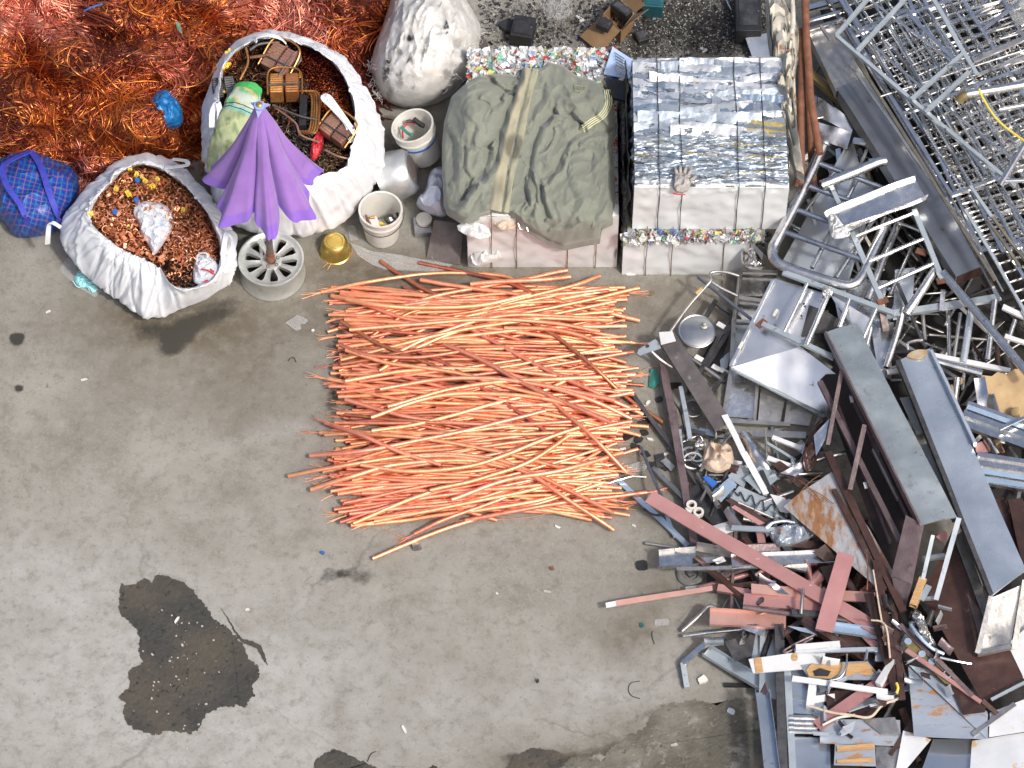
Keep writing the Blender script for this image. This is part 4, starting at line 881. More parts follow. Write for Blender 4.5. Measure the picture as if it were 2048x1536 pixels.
wire_heap('red_chip_scrap', 'heap of dark red fine copper granules in the back right of the larger bag', [(600, 95), (640, 105), (682, 150), (700, 205), (706, 255), (680, 260), (650, 240), (625, 205), (610, 160), (596, 125)], .09, 1500, [(.22, .035, .02), (.30, .06, .025), (.15, .025, .015), (.42, .11, .03)], r=(.003, .0055), seed=28, lrange=(.02, .05), z0=.62)
wire_heap('ring_scrap', 'pile of small brown wire rings near the front rim of the larger bag', [(620, 318), (655, 285), (680, 300), (690, 325), (650, 345)], .05, 300, [(.20, .12, .07), (.3, .2, .1), (.14, .1, .07)], r=(.003, .005), seed=31, lrange=(.05, .12), z0=.62, curl=5)
def coil_block(px, py, z, ang, tilt, label, sx=.19, sy=.16, sz=.13, wire=True, core='copperlam'):
    root = empty('copper_transformer', W(px, py, z), label, 'transformer'); root['_o'] = list(root.location)
    c = W(px, py, z); c.z = z
    q = Matrix.Rotation(ang, 3, 'Z') @ Matrix.Rotation(tilt, 3, 'X'); c += q @ Vector((0, 0, sz/2))
    X, Y, Z_ = q @ Vector((1, 0, 0)), q @ Vector((0, 1, 0)), q @ Vector((0, 0, 1))
    for s in (-1, 1):
        m = MB(); rings = []
        for k in range(27):
            t = -1+2*k/26; gr = 1 if k % 3 else .93; h = sz*.5*(1-.10*abs(t)**3)*gr; w_ = sx*.235*(1-.08*abs(t)**4)*gr; rings.append([c+X*(s*sx*.26)+Y*(t*sy*.5)+X*a*w_+Z_*b*h for a, b in ((-1, -1), (1, -1), (1, .86), (.86, 1), (-.86, 1), (-1, .86))])
        m.loft(rings); m.build('winding', core, root)
    m = MB(); m.box(c-Z_*.004, X*sx*.53, Y*sy*.2, Z_*sz*.42); m.build('core', 'darksteel', root, smooth=False)
    if wire:
        m = MB(); m.tube(cr([c+X*(-sx*.55)+Y*(-sy*.55)+Z_*sz*.3, c+X*(-sx*.5)+Y*sy*.55+Z_*sz*.6, c+X*sx*.1+Y*sy*.75+Z_*sz*.55, c+X*sx*.55+Y*sy*.5+Z_*sz*.5, c+X*sx*.6+Y*(-sy*.5)+Z_*sz*.2], 6), .007, 8); m.build('lead', 'coppercoil', root)
        m = MB(); m.tube([c+X*(-sx*.52)+Y*(-sy*.2)+Z_*sz*.55, c+X*sx*.52+Y*(-sy*.15)+Z_*sz*.56], .006, 8); m.build('lead', 'darksteel', root)
    return root
coil_block(565, 130, .68, R(-32), .25, 'pinkish copper transformer block nearest the far rim of the larger bag', .21, .19)
coil_block(570, 188, .68, R(2), -.1, 'amber copper transformer block in the middle of the larger bag', .21, .17, .13, True, 'coppercoil')
coil_block(680, 270, .68, R(-40), .2, 'reddish copper transformer block leaning at the right rim of the larger bag', .22, .16)
coil_block(450, 190, .66, R(10), .1, 'dark grey coil block at the left rim of the larger bag', .16, .16, .12, False, 'darksteel')
def flat_coil():
    root = empty('flat_coil', W(612, 220, .68), 'glossy amber flat coil of layered copper beside the dark slot', 'coil'); root['_o'] = list(root.location)
    for k in range(4):
        m = MB(); z = .76+.012*k; dx = 5*k
        m.tube(cr([(W(600+dx, 182, z)), (W(618+dx, 184, z)), (W(624+dx, 200, z)), (W(622+dx, 245, z)), (W(615+dx, 266, z)), (W(600+dx, 262, z))], 5), .008, 8); m.build('turn', 'coppercoil', root)
    m = MB(); boxthing(m, 606, 220, .66, .05, .26, .10, 0); m.build('core', 'black', root, smooth=False)
flat_coil()
o = crumple('red_bag_scrap', 'scrap of red plastic bag among the coils', 'plastic bag', [(618, 320), (622, 285), (640, 255), (648, 275), (645, 300), (632, 322)], .66, .05, 'red', .02, 14)
SC = [([(480, 160, .78), (496, 125, .8), (492, 95, .8)], .008, 'coppercoil', 'rust brown copper rod at the left of the larger bag'), ([(548, 165, .79), (590, 105, .82), (602, 118, .82), (596, 128, .8)], .007, 'polewood', 'bent grey rod hooked round the far transformer'),
      ([(545, 210, .8), (600, 232, .8), (640, 240, .79)], .007, 'polewood', 'brown rod lying across the middle transformer leads'), ([(550, 215, .78), (590, 245, .79), (602, 270, .78), (640, 285, .77)], .008, 'copperlam', 'brown kinked copper pipe near the parasol'),
      ([(650, 300, .77), (675, 312, .77), (698, 318, .76)], .008, 'copperlam', 'copper rod end poking at the front rim of the larger bag'), ([(500, 100, .8), (520, 88, .82), (560, 84, .8)], .012, 'darksteel', 'dark clamp bar under the far loop of the larger bag'), ([(500, 115, .8), (545, 108, .8), (575, 92, .81)], .012, 'rustpipe', 'brown bar under the far loop of the larger bag')]
for p, r_, m_, lab in SC: rod('scrap_rod', lab, 'metal rod', p, r_, m_)
for i, (x, y) in enumerate([(455, 104), (447, 133), (452, 130), (597, 150), (440, 185)]):
    mb = MB(); boxthing(mb, x, y, .74, .035, .022, .02, i*1.1, .4); boxthing(mb, x+4, y-3, .75, .015, .04, .02, i*1.1, .4); tag(mb.build('yellow_fitting', 'yellow', smooth=False), 'small yellow fitting among the dark coils in the larger bag', 'fitting', 'yellow fittings among the coils')
def sack():
    root = empty('green_sack', W(450, 320, .5), 'pale green printed woven sack leaning inside the larger bag', 'sack'); root['_o'] = list(root.location)
    axis = [(498, 175, .84), (488, 200, .86), (472, 240, .84), (455, 285, .78), (440, 330, .68), (432, 352, .62)]
    wd_ = [.085, .115, .12, .115, .10, .05]
    P = cr([W(*a) for a in axis], 6); ws = np.interp(np.linspace(0, 5, len(P)), range(6), wd_); mb = MB(); rings = []; C = []
    for i, p in enumerate(P):
        d = (P[min(i+1, len(P)-1)]-P[max(0, i-1)]).normalized(); s = d.cross(Vector((0, 0, 1))).normalized(); u = s.cross(d); ring = []
        for k in range(28):
            a = 2*PI*k/28; q = p+s*math.cos(a)*ws[i]+u*math.sin(a)*ws[i]*.6; q += (s*math.cos(a)+u*math.sin(a))*(.018*(.5-abs(nz(q, 12, 3)))+.012*nz(q, 26, 4)); ring.append(q)
            t = i/len(P); c = (1, 1, 1)
            if t < .10: c = (.15, 1.0, .45)
            elif t < .30: c = (1.15, 1.2, 1.8) if nz(q, 14, 1) > -.1 else ((.35, .95, .8) if nz(q, 20, 7) > 0 else (1.5, 1.1, .9))
            elif t < .34: c = (.5, 1.25, 2.2)
            elif nz(q, 17, 5) > .28: c = (.5, .6, .5)
            C.append(c)
        rings.append(ring)
    mb.loft(rings); mb.c = C; mb.build('body', 'greensack', root)
    m = MB(); p = W(486, 205, .93); 
    for off in (0, .018):
        pts = [rings[9+int(off*100)][k]+Vector((0, 0, .003)) for k in range(1, 14)]; m.tube(pts, .003, 5)
    m.build('printed_line', 'darksteel', root)
sack()

# =================================================================== WHEEL RIM AND PARASOL
def wheel():
    c = W(542, 518, .19); root = empty('alloy_wheel', (c.x, c.y, 0), 'silver ten spoke alloy wheel rim lying flat as the parasol base', 'wheel rim'); root['_o'] = list(root.location)
    o = (c.x, c.y, 0); Ro = .232
    m = MB(); m.lathe([(Ro-.035, .02), (Ro-.02, .0), (Ro-.004, .0), (Ro, .012), (Ro-.008, .03), (Ro-.016, .06), (Ro-.02, .12), (Ro-.008, .165), (Ro, .185), (Ro-.003, .196), (Ro-.014, .198), (Ro-.026, .188), (Ro-.034, .182), (Ro-.050, .180), (Ro-.052, .15)], 72, o); rim = m.build('rim', 'alloy', root)
    m = MB(); m.lathe([(Ro-.052, .15), (Ro-.046, .10), (Ro-.044, .03), (Ro-.03, .002), (0.001, .004)], 60, o); m.build('inner_barrel', 'blackmatte', rim)  # barrel inside coloured black for shade behind the spokes
    m = MB(); m.lathe([(.028, .150), (.032, .168), (.055, .172), (.072, .168), (.076, .150), (.07, .12), (.03, .11), (.028, .15)], 40, o); hub = m.build('hub', 'alloy', root)
    for k in range(10):
        a = 2*PI*k/10+.16; e = Vector((math.cos(a), math.sin(a), 0)); s = Vector((-e.y, e.x, 0)); m = MB(); rings = []
        for i in range(9):
            t = i/8; r_ = .062+(Ro-.040-.062)*t; w_ = .015+.010*t+.016*max(0, t-.75)/.25; z = .166+.012*math.sin(t*PI*.5)+.004*t; p = Vector(o)+e*r_
            rings.append([p+s*w_+Vector((0, 0, z-.03)), p+s*w_*.9+Vector((0, 0, z)), p+s*w_*.35+Vector((0, 0, z-.004)), p-s*w_*.35+Vector((0, 0, z-.004)), p-s*w_*.9+Vector((0, 0, z)), p-s*w_+Vector((0, 0, z-.03))])
        m.loft(rings); m.build('spoke', 'alloy', root)
    for k in range(5):
        a = 2*PI*k/5+.5; m = MB(); m.lathe([(.0125, .170), (.0125, .1735), (.009, .1738), (.009, .164), (0.0005, .163)], 14, (o[0]+.052*math.cos(a), o[1]+.052*math.sin(a), 0)); m.build('bolt_hole', 'blackmatte', hub)
wheel()
def parasol():
    base = W(541, 520, .17); tip = W(519, 213, 2.12)
    root = empty('parasol', base, 'closed purple parasol standing in the alloy wheel rim', 'parasol'); root['_o'] = list(root.location)
    d = (tip-base).normalized(); w = Vector((0, -Y0, H))-tip; w = (w-d*w.dot(d)).normalized(); u = w.cross(d).normalized(); Ln = (tip-base).length
    m = MB(); m.tube([base, tip-d*.05], .024, 16); m.build('pole', 'polewood', root)
    m = MB(); m.hollow([base+d*.0, base+d*.07], .032, 16); m.build('base_tube', 'rustpipe', root)
    m = MB(); m.tube([base+d*.0+u*.06, base+d*.5+u*.062], .012, 10); m.build('stretcher_tube', 'clear', root)
    m = MB(); n = 192; rings = []; C = []
    S = 46; folds = 7
    hem = [.31, .35, .35, .30, .30, .34, .32]; drop = [1.06, 1.02, .96, .94, .94, .98, 1.08]
    # fold ridges in view: angle 0 points to the viewer
    for i in range(S+1):
        t = i/S; ring = []
        for k in range(n):
            a = 2*PI*k/n; f = a/(2*PI)*folds; i0 = int(f) % folds; i1 = (i0+1) % folds; fr = f-int(f); fr = fr**(.8+.12*(i0 % 4)); e = fr*fr*(3-2*fr)
            Rr = hem[i0]*(1-e)+hem[i1]*e; Dr = drop[i0]*(1-e)+drop[i1]*e
            uu = min(1, 2*min(fr, 1-fr)); rid = 1-uu; fold = math.sqrt(max(0, 1-uu**2.1))
            dep = (.52+.12*math.sin(i0*2.3))*min(1, t*2.2)
            r_ = (.03+Rr*t**1.12)*(1-dep*(1-fold)); wob = .10*math.sin(i0*2.1)*t
            ll = Dr*t*(.87+.13*fold)+.012*nz((math.cos(a)*3, math.sin(a)*3, t*3), 1, 2)
            r_ *= 1+.09*math.cos(4*PI*fr+i0*1.3)*t*t+.05*max(0, t-.72)/.28*rid
            aa = a+wob*.5
            p = tip-d*ll+(w*math.cos(aa)+u*math.sin(aa))*r_; p += (w*math.cos(aa)+u*math.sin(aa))*.012*nz((p.x*5, p.y*5, p.z*3), 1, 4); ring.append(p)
            C.append((.82, .80, 1.12) if t > .90 else (1, 1, 1))
        rings.append(ring)
    m.loft(rings, True, True, False); m.c = C; canopy = m.build('canopy', 'purple', root, angle=180)
    m = MB()
    for k in range(3):
        a = 2*PI*k/3+.2; e = w*math.cos(a)+u*math.sin(a); s = d.cross(e)
        m.add([tip+d*.012-s*.03+e*.01, tip+d*.012+s*.03+e*.01, tip+e*.075-d*.02, tip+d*.004-s*.03+e*.01, tip+d*.004+s*.03+e*.01, tip+e*.075-d*.03], [(0, 1, 2), (5, 4, 3), (0, 3, 4, 1), (1, 4, 5, 2), (2, 5, 3, 0)])
    m.lathe([(.038, .0), (.036, .016), (.0, .018)], 20, tip, d); tcap = m.build('top_cap', 'paleblue', root)
    m = MB(); m.lathe([(.02, .016), (.02, .03), (.013, .036), (.0, .036)], 16, tip, d); m.build('finial', 'gold', tcap)
    for k in range(7):
        a = 2*PI*k/7; e = w*math.cos(a)+u*math.sin(a); m = MB(); m.tube([tip-d*.05+e*.02, tip-d*(drop[k]*.96)+e*(hem[k]*.84)], .004, 6); m.build('rib', 'darksteel', canopy)
parasol()

# =================================================================== BOWL, BUCKETS, POT
def bowl():
    c = W(669, 482, .13); root = empty('metal_bowl', (c.x, c.y, 0), 'golden metal bowl turned upside down on the concrete', 'bowl'); root['_o'] = list(root.location)
    m = MB(); m.lathe([(0, .128), (.05, .128), (.072, .131), (.078, .127), (.086, .115), (.098, .08), (.106, .03), (.109, .008), (.117, .003), (.117, .0), (.104, .0)], 56, (c.x, c.y, 0)); m.build('body', 'gold', root)
    m = MB(); m.lathe([(.054, .1285), (.057, .1315), (.060, .1285)], 48, (c.x, c.y, 0)); m.build('foot_ring', 'gold', root)
bowl()
def bucket(px, py, top, r0, r1, h, tilt, label, mat='whiteplastic', band=None, handle=True):
    c = W(px, py, top); ax = Vector((tilt[0], tilt[1], 1)).normalized(); o = c-ax*h; 
    o.z = max(o.z, .0); root = empty('bucket', o, label, 'bucket'); root['_o'] = list(root.location)
    k = (r1-r0)/h; m = MB(); m.lathe([(0, .004), (r0-.012, .004), (r0, .0), (r0+.002, .012), (r0+k*h*.72, h*.72), (r1+.004, h*.74), (r1+.004, h*.78), (r1-.001, h*.8), (r1+.001, h*.93), (r1+.007, h*.95), (r1+.007, h*.995), (r1+.002, h), (r1-.006, h*.99), (r1-.008, h*.93), (r0-.004, .02), (0.0005, .018)], 56, o, ax); body = m.build('body', mat, root)
    if band:
        m = MB(); m.lathe([(r0+k*h*.55+.001, h*.55), (r0+k*h*.55+.005, h*.555), (r0+k*h*.62+.005, h*.605), (r0+k*h*.62+.001, h*.61)], 56, o, ax); m.build('band', band, body)
        m = MB()
    if handle:
        u = ax.orthogonal().normalized(); u = Vector((1, 0, 0)); u = (u-ax*u.dot(ax)).normalized(); w = ax.cross(u); cc = o+ax*h*.86; pts = []
        for q in range(25):
            a = PI*q/24; pts.append(cc+u*math.cos(a)*(r1+.016)-(w*math.cos(.6)+ax*math.sin(.6)*.9)*math.sin(a)*(r1+.03)*(1 if handle == 1 else .9))
        m = MB(); m.tube(pts, .003, 6); m.build('handle', 'wire', root)
    return root
bucket(761, 418, .33, .118, .148, .32, (0, 0), 'small white plastic bucket of tools beside the big bag')
def tool(name, label, pts, r_, mat, n=10): return rod(name, label, 'tool', pts, r_, mat, n)
m = MB(); boxthing(m, 752, 448, .10, .055, .12, .05, .5, .2); tag(m.build('white_box', 'whiteplastic', smooth=False), 'small white plastic box in the lower bucket', 'box')
tool('screwdriver', 'yellow tool handle in the lower bucket', [(760, 446, .15), (772, 452, .15), (784, 458, .15)], .013, 'yellow'); tool('spanner', 'brown rusty spanner at the left of the lower bucket', [(732, 430, .22), (736, 450, .16)], .008, 'rustpipe')
tool('pliers', 'black pliers in the right of the lower bucket', [(795, 425, .2), (798, 440, .16), (792, 452, .12)], .013, 'black'); tool('cable_coil', 'dark coiled cable in the lower bucket', [(768, 436, .14), (780, 430, .16), (790, 440, .15), (778, 446, .14), (770, 438, .15)], .009, 'darksteel')
tool('orange_handle', 'orange tool handle at the back of the lower bucket', [(740, 436, .17), (750, 434, .17)], .01, 'coppercoil')
m = MB(); boxthing(m, 786, 440, .12, .04, .06, .02, .4, .5); tag(m.build('metal_clip', 'chrome', smooth=False), 'small bright metal clip in the lower bucket', 'clip')
bk = bucket(824, 250, .40, .115, .148, .34, (-.26, .10), 'tilted white bucket with a blue stripe beneath the dirty white sack', band='bluebit', handle=False)
tool('green_hook', 'green hooked tool inside the tilted bucket', [(803, 254, .34), (815, 266, .34), (824, 270, .36)], .011, 'green'); tool('black_grip', 'black rubber grip inside the tilted bucket', [(828, 238, .38), (840, 248, .34), (848, 252, .32)], .018, 'black')
tool('red_hose', 'red curved cord inside the tilted bucket', [(806, 276, .34), (806, 258, .33), (818, 246, .33), (830, 248, .34)], .006, 'red'); tool('coil_spring', 'dark coil spring inside the tilted bucket', [(812, 243, .35), (822, 242, .35), (832, 243, .35)], .011, 'darksteel')
def pot():
    c = W(800, 348, .17); ax = Vector((.86, .10, .34)).normalized(); root = empty('metal_pot', (c.x, c.y, 0), 'worn white metal pot lying on its side by the bulk bag', 'pot'); root['_o'] = list(root.location)
    m = MB(); m.lathe([(.20, -.12), (.19, -.12), (.186, -.112), (.178, -.02), (.165, .075), (.14, .10), (0.001, .105)], 52, c, ax); m.lathe([(.172, -.112), (.16, -.02), (.145, .07), (.0, .09)], 52, c, ax); m.build('body', 'enamel', root)
    m = MB(); m.lathe([(.150, .080), (.132, .098), (.06, .109), (0.001, .110)], 52, c, ax); m.build('base_plate', 'darkiron', root)
    m = MB(); m.lathe([(.197, -.125), (.206, -.12), (.204, -.113), (.195, -.112)], 52, c, ax); m.build('rim', 'chrome', root)
pot()
crumple('white_rag', 'pale blue white rag hanging down beside the green jacket', 'cloth', [(858, 345), (878, 330), (895, 345), (893, 400), (898, 432), (875, 436), (850, 425), (830, 412), (838, 395), (852, 380)], .02, .30, 'clothwhite', .04, 7)
m = MB(); boxthing(m, 845, 450, 0, .12, .14, .05, .1); tag(m.build('tin_box', 'dullsteel', smooth=False), 'flat grey tin box under the white lid', 'box')
c = W(848, 438, .075); m = MB(); m.lathe([(.056, -.02), (.058, .0), (.056, .006), (.046, .007), (.044, .004), (.03, .004), (.028, .007), (0.001, .007)], 36, c); tag(m.build('jar_lid', 'whiteplastic'), 'round white plastic lid lying on the grey tin box', 'lid')
plate('iron_plate', 'dark scraped iron plate leaning against the corner of the left bale', 'metal plate', [(868, 440, .16), (927, 448, .16), (920, 530, .01), (853, 515, .01)], 'darkiron', .012, .006)
# clear film by the bowl
pplate('plastic_film', 'sheet of clear plastic film on the floor between bowl and copper bundle', 'plastic film', [(700, 485), (725, 500), (745, 503), (800, 510), (850, 520), (905, 530), (880, 545), (820, 540), (770, 540), (745, 530), (715, 510)], .010, 'clear', .001, .010, 9)
pplate('clear_strip', 'narrow clear plastic strip beside the golden bowl', 'plastic film', [(694, 450), (710, 450), (716, 480), (700, 483)], .012, 'clear', .001, .008, 9)
pplate('plastic_pouch', 'small translucent pouch lying on bare concrete below the wheel', 'plastic film', [(570, 645), (595, 629), (617, 640), (610, 648), (605, 645), (600, 652), (603, 658), (592, 662)], .009, 'clear', .001, .007, 9)
pplate('clear_sleeve', 'clear plastic sleeve half under the smaller woven bag', 'plastic film', [(118, 540), (140, 505), (160, 520), (205, 580), (190, 595), (150, 570)], .006, 'clear', .001, .006, 9)
def mask():
    o = crumple('face_mask', 'turquoise face mask lying on the clear sleeve', 'mask', [(146, 560), (156, 540), (172, 548), (200, 575), (186, 588), (176, 575), (160, 575)], .01, .022, 'mask', .008, 20)
    m = MB(); m.tube(cr([W(146, 562, .03), W(155, 574, .035), (W(172, 572, .03)), W(180, 582, .03)], 6), .003, 6); m.build('ear_loop', 'mask', o)
mask()

# =================================================================== DIRTY WHITE SACK
def dirty_sack():
    out = [(790, -60), (775, 10), (762, 60), (748, 95), (741, 130), (750, 170), (770, 200), (800, 214), (840, 219), (885, 205), (915, 180), (930, 158), (960, 150), (974, 140), (968, 115), (955, 95), (965, 60), (945, 20), (925, -10), (900, -60)]
    root = empty('dirty_sack', W(850, 130, 0), 'dirty white woven sack with black burn holes and frayed edges', 'sack'); root['_o'] = list(root.location)
    n, rings = 120, 46; pl = resample(smoothpoly(out, n, 1), n, (850, 90)); V = []; C = []
    spots = [(818, 80, 9, .03), (893, 60, 5, .02), (892, 52, 5, .02), (895, 72, 4, .02), (775, 122, 8, .04), (774, 138, 9, .10), (822, 128, 9, .2), (798, 103, 9, .3), (770, 150, 8, .3), (800, 150, 8, .4), (886, 187, 4, .2), (826, 180, 5, .35), (800, 165, 10, .55), (780, 182, 9, .5), (846, 108, 8, .5), (852, 85, 10, .6), (915, 90, 12, .55), (895, 150, 13, .5), (930, 110, 12, .6), (940, 25, 4, .5), (853, 25, 5, .6), (810, 20, 5, .6)]
    for r in range(rings+1):
        s_ = r/rings if r else .012
        for (x, y) in pl:
            px, py = 850+(x-850)*s_, 90+(y-90)*s_; z = .60*max(0, 1-s_**2.7)**.55+.02; near = max(0, (py-120)/100); p = W(px, py, z*(1-.2*near*s_)+.06*(1-near)*s_)
            d = .05*nz(p, 2.6, 33)+.05*(.5-abs(nz((p.x*1.3+.5*p.y, p.y*.55-p.x*.5, p.z*.6), 5.5, 41))**.6)+.034*(.5-abs(nz((p.x*1.5-.5*p.y, p.y*.5+.4*p.x, p.z), 10, 27))**.55)+.012*(.5-abs(nz((p.x-.3*p.y, p.y*.6, p.z), 22, 6))**.7); p.z = max(.006, p.z+d*(1 if s_ < .96 else .2)); V.append(p)
            c = 1.0
            for (sx, sy, sr, v) in spots:
                dd = math.hypot(px-sx+6*nz(p, 22, 2), py-sy+6*nz(p, 22, 5))/sr
                if dd < 1: c = min(c, v+(1-v)*max(0, dd-.55)/.45)
            g = .86+.22*nz(p, 9, 21)+.12*nz(p, 26, 22); c *= min(1.05, max(.5, g)); C.append((c, c*(.985), c*(.955)))
    f = [tuple(range(n-1, -1, -1))]
    for r in range(rings):
        for i in range(n):
            a = r*n+i; b = r*n+(i+1) % n; f.append((b, a, a+n, b+n))
    mb = MB(); mb.add(V, f); mb.c = C; mb.build('body', 'sackwhite', root)
    rg = random.Random(5); m = MB()
    zone = [(743, 130, 10), (748, 165, 8), (756, 190, 8), (775, 140, 22), (800, 150, 30), (952, 70, 14), (960, 62, 14), (905, 145, 20), (900, 105, 24), (945, 92, 14), (770, 185, 16)]
    for _ in range(330):
        zx, zy, zr = rg.choice(zone); px, py = zx+rg.gauss(0, zr*.6), zy+rg.gauss(0, zr*.6)
        s_ = min(.98, math.hypot((px-850)/112, (py-90)/130)); z = .60*max(0, 1-s_**2.7)**.55*(1-.2*max(0, (py-120)/100)*s_)+.05; a = rg.uniform(0, 6.3); l = rg.uniform(5, 15)
        m.tube([W(px, py, z), W(px+l*.5*math.cos(a), py+l*.5*math.sin(a), z+.012), W(px+l*math.cos(a+.3), py+l*math.sin(a+.3), z+rg.uniform(-.01, .03))], .0013, 3)
    m.c = [(1, 1, 1)]*len(m.v); m.build('frayed_fibre', 'sackwhite', root)['kind'] = 'stuff'
dirty_sack()
# =================================================================== BALES
def gridface(mb, p0, du, dv, nu, nv, disp, nrm):
    p0, du, dv, nrm = map(Vector, (p0, du, dv, nrm)); V = []
    for j in range(nv+1):
        for i in range(nu+1):
            u, v = i/nu, j/nv; p = p0+du*u+dv*v; e = min(1, 12*min(u, 1-u, v, 1-v)+.25); V.append(p+nrm*disp(p, u, v)*e)
    n = nu+1; f = [(j*n+i, j*n+i+1, (j+1)*n+i+1, (j+1)*n+i) for j in range(nv) for i in range(nu)]
    return mb.add(V, f)
def bale(label, x0, x1, y0, y1, z0, z1, topmat, frontmat, wires, layered=False, nu=110, nv=130, seed=0, amp=.022, wmat='wire', frontstrip=0.0, group=None):
    root = empty('scrap_bale', ((x0+x1)/2, (y0+y1)/2, z0), label, 'bale', group); root['_o'] = list(root.location)
    if layered:
        def dt(p, u, v):
            q = p.y+.06*nz(p, 2.6, seed)+.018*nz(p, 11, seed); k = math.floor(q/.062); ph = q/.062-k
            w2 = nz((p.x*16, k*3.1, seed), 1, seed+2); return amp*(.8*nz((p.x*6, k*3.7, seed), 1, seed)+1.0*(ph**1.5-.5)+.7*(.5-abs(nz((p.x*22, p.y*40, 0), 1, seed)))+.5*w2*(ph > .6))
    else:
        def dt(p, u, v): return amp*(1.5*nz(p, 17, seed)+.9*nz(p, 38, seed+3))
    def dside(p, u, v): return amp*(.9*nz(p, 14, seed+7)+.6*nz(p, 34, seed+2))
    m = MB(); w, d, h = x1-x0, y1-y0, z1-z0
    gridface(m, (x0, y0, z1), (w, 0, 0), (0, d, 0), nu, nv, dt, (0, 0, 1))
    gridface(m, (x0, y1, z0), (0, -d, 0), (0, 0, h), 60, 30, dside, (-1, 0, 0))
    gridface(m, (x1, y0, z0), (0, d, 0), (0, 0, h), 60, 30, dside, (1, 0, 0))
    gridface(m, (x1, y1, z0), (-w, 0, 0), (0, 0, h), 40, 30, dside, (0, 1, 0))
    if frontstrip: gridface(m, (x0, y0, z1-frontstrip), (w, 0, 0), (0, 0, frontstrip), nu, 16, lambda p, u, v: amp*(1.6*nz(p, 15, seed)+nz(p, 34, 2)), (0, -1, 0))
    m.build('core', topmat, root, angle=60)
    rs = random.Random(seed+50); m = MB()
    if layered:
        for k in range(210):
            t = (k*.61803) % 1 if k < 120 else rs.random()*.36; yy = y0+.04+d*t*.97; xx = rs.uniform(x0, x1); l = rs.uniform(.22, .85); ww = rs.uniform(.07, .15); til = rs.gauss(.12, .16); a = rs.gauss(0, .10); c = rs.choices([(.34, .40, .47), (.76, .78, .80), (.24, .32, .42), (.46, .50, .54), (.56, .46, .18), (.54, .59, .65)], [32, 22, 18, 16, 3, 14])[0]
            if t < .36: ww *= .22; l *= 1.1; c = tuple(v*.8 for v in (c if c[0] < .58 else (.42, .5, .58)))
            xa_ = max(x0+.005, xx-l/2); xb_ = min(x1-.005, xx+l/2); rings = []; nn_ = 40
            for i in range(nn_+1):
                x_ = xa_+(xb_-xa_)*i/nn_; cy_ = yy+(x_-xx)*a; ring = []
                for q in (-1, -.5, 0, .5, 1):
                    y_ = cy_+q*ww/2; z_ = z1+.014+q*ww/2*math.sin(til)+.014*nz((x_*5, k, q*.6), 1, seed)+.010*(.5-abs(nz((x_*22+q, k, q*.5), 1, seed)))+.006*nz((x_*12, k, q*2), 1, 3); ring.append((x_, min(y1-.002, max(y0+.004, y_+.014*nz((x_*9, k, 5), 1, seed)+.005*nz((x_*40, k, 8), 1, seed))), z_))
                rings.append(ring)
            m.loft(rings, False, False, False, col=c)
        m.build('crushed_layers', 'strips', root, angle=30)
    else:
        pal = [(.62, .64, .66), (.8, .81, .82), (.70, .72, .74), (.66, .60, .20), (.30, .36, .50), (.12, .40, .26), (.6, .06, .06), (.72, .68, .52), (.10, .20, .5)]; wt = [24, 26, 16, 9, 6, 6, 6, 10, 3]
        for k in range(1500 if not frontstrip else 700):
            if frontstrip: bx, by, bz = rs.uniform(x0, x1), y0+rs.uniform(-.03, .02), z1-frontstrip*rs.uniform(-.15, 1)
            else: bx, by, bz = rs.uniform(x0, x1), rs.uniform(y1-.36, y1), z1+rs.uniform(-.01, .02)
            s_ = rs.uniform(.012, .034); q = Matrix.Rotation(rs.uniform(0, 6.3), 3, 'Z') @ Matrix.Rotation(rs.gauss(0, .6) + (1.2 if frontstrip else 0), 3, 'X') @ Matrix.Rotation(rs.gauss(0, .6), 3, 'Y'); c = rs.choices(pal, wt)[0]; pp = Vector((bx, by, bz)); V_ = []
            for i in range(4):
                for j in range(4): V_.append(pp+q @ Vector(((i/3-.5)*2*s_, (j/3-.5)*1.4*s_, s_*.7*(.5-abs(nz((i*.9, j*.9, k), 1, seed))*1.5))))
            m.add(V_, [(i*4+j, i*4+j+1, i*4+j+5, i*4+j+4) for i in range(3) for j in range(3)], c)
        m.build('crushed_cans', 'bits', root, angle=25)
    m = MB(); hz = h-frontstrip
    gridface(m, (x0, y0-.004, z0), (w, 0, 0), (0, 0, hz), 70, 26, lambda p, u, v: .012*nz(p, 5, seed+1)+.008*nz(p, 12, seed)+.016*(v > .9)*nz(p, 22, 3)+.02*max(0, .12-v)*4*nz(p, 9, 2), (0, -1, 0))
    gridface(m, (x0, y0-.004, z0+hz), (w, 0, 0), (0, .10, 0), 70, 6, lambda p, u, v: .010*nz(p, 9, seed+1)+.006+(-.03 if v > .6 and nz(p, 4, 4) > -.05 else 0), (0, 0, 1))
    m.build('front_sheet', frontmat, root, angle=60)
    for k, xw in enumerate(wires):
        m = MB(); xj = xw; pts = []
        for j in range(34): t = j/33; p = Vector((xj+.012*nz((k, t*3, 0), 1, seed), y1-d*t, z1)); pts.append(p+Vector((0, 0, amp*.9+.006)))
        pts += [Vector((xj+.0022*math.sin(q*.8+k), y0-.016-.003*math.sin(q*2), z1-h*q/9)) for q in range(1, 10)]
        m.tube(pts, .0030, 6); m.build('wire', wmat, root)
    return root
XL0, XL1 = W(936, 533, 0).x, W(1233, 533, 0).x
bale('left bale of crushed cans with dirty white front, under the green jacket', XL0, XL1, W(1080, 533, 0).y, W(1100, 100, .64).y, .0, .64, 'canbale', 'balefront', [W(x, 480, .3).x for x in (983, 1033, 1135, 1192)], seed=3, amp=.014, wmat='rustwire')
xa, xb = W(1243, 520, 0).x, W(1520, 520, 0).x
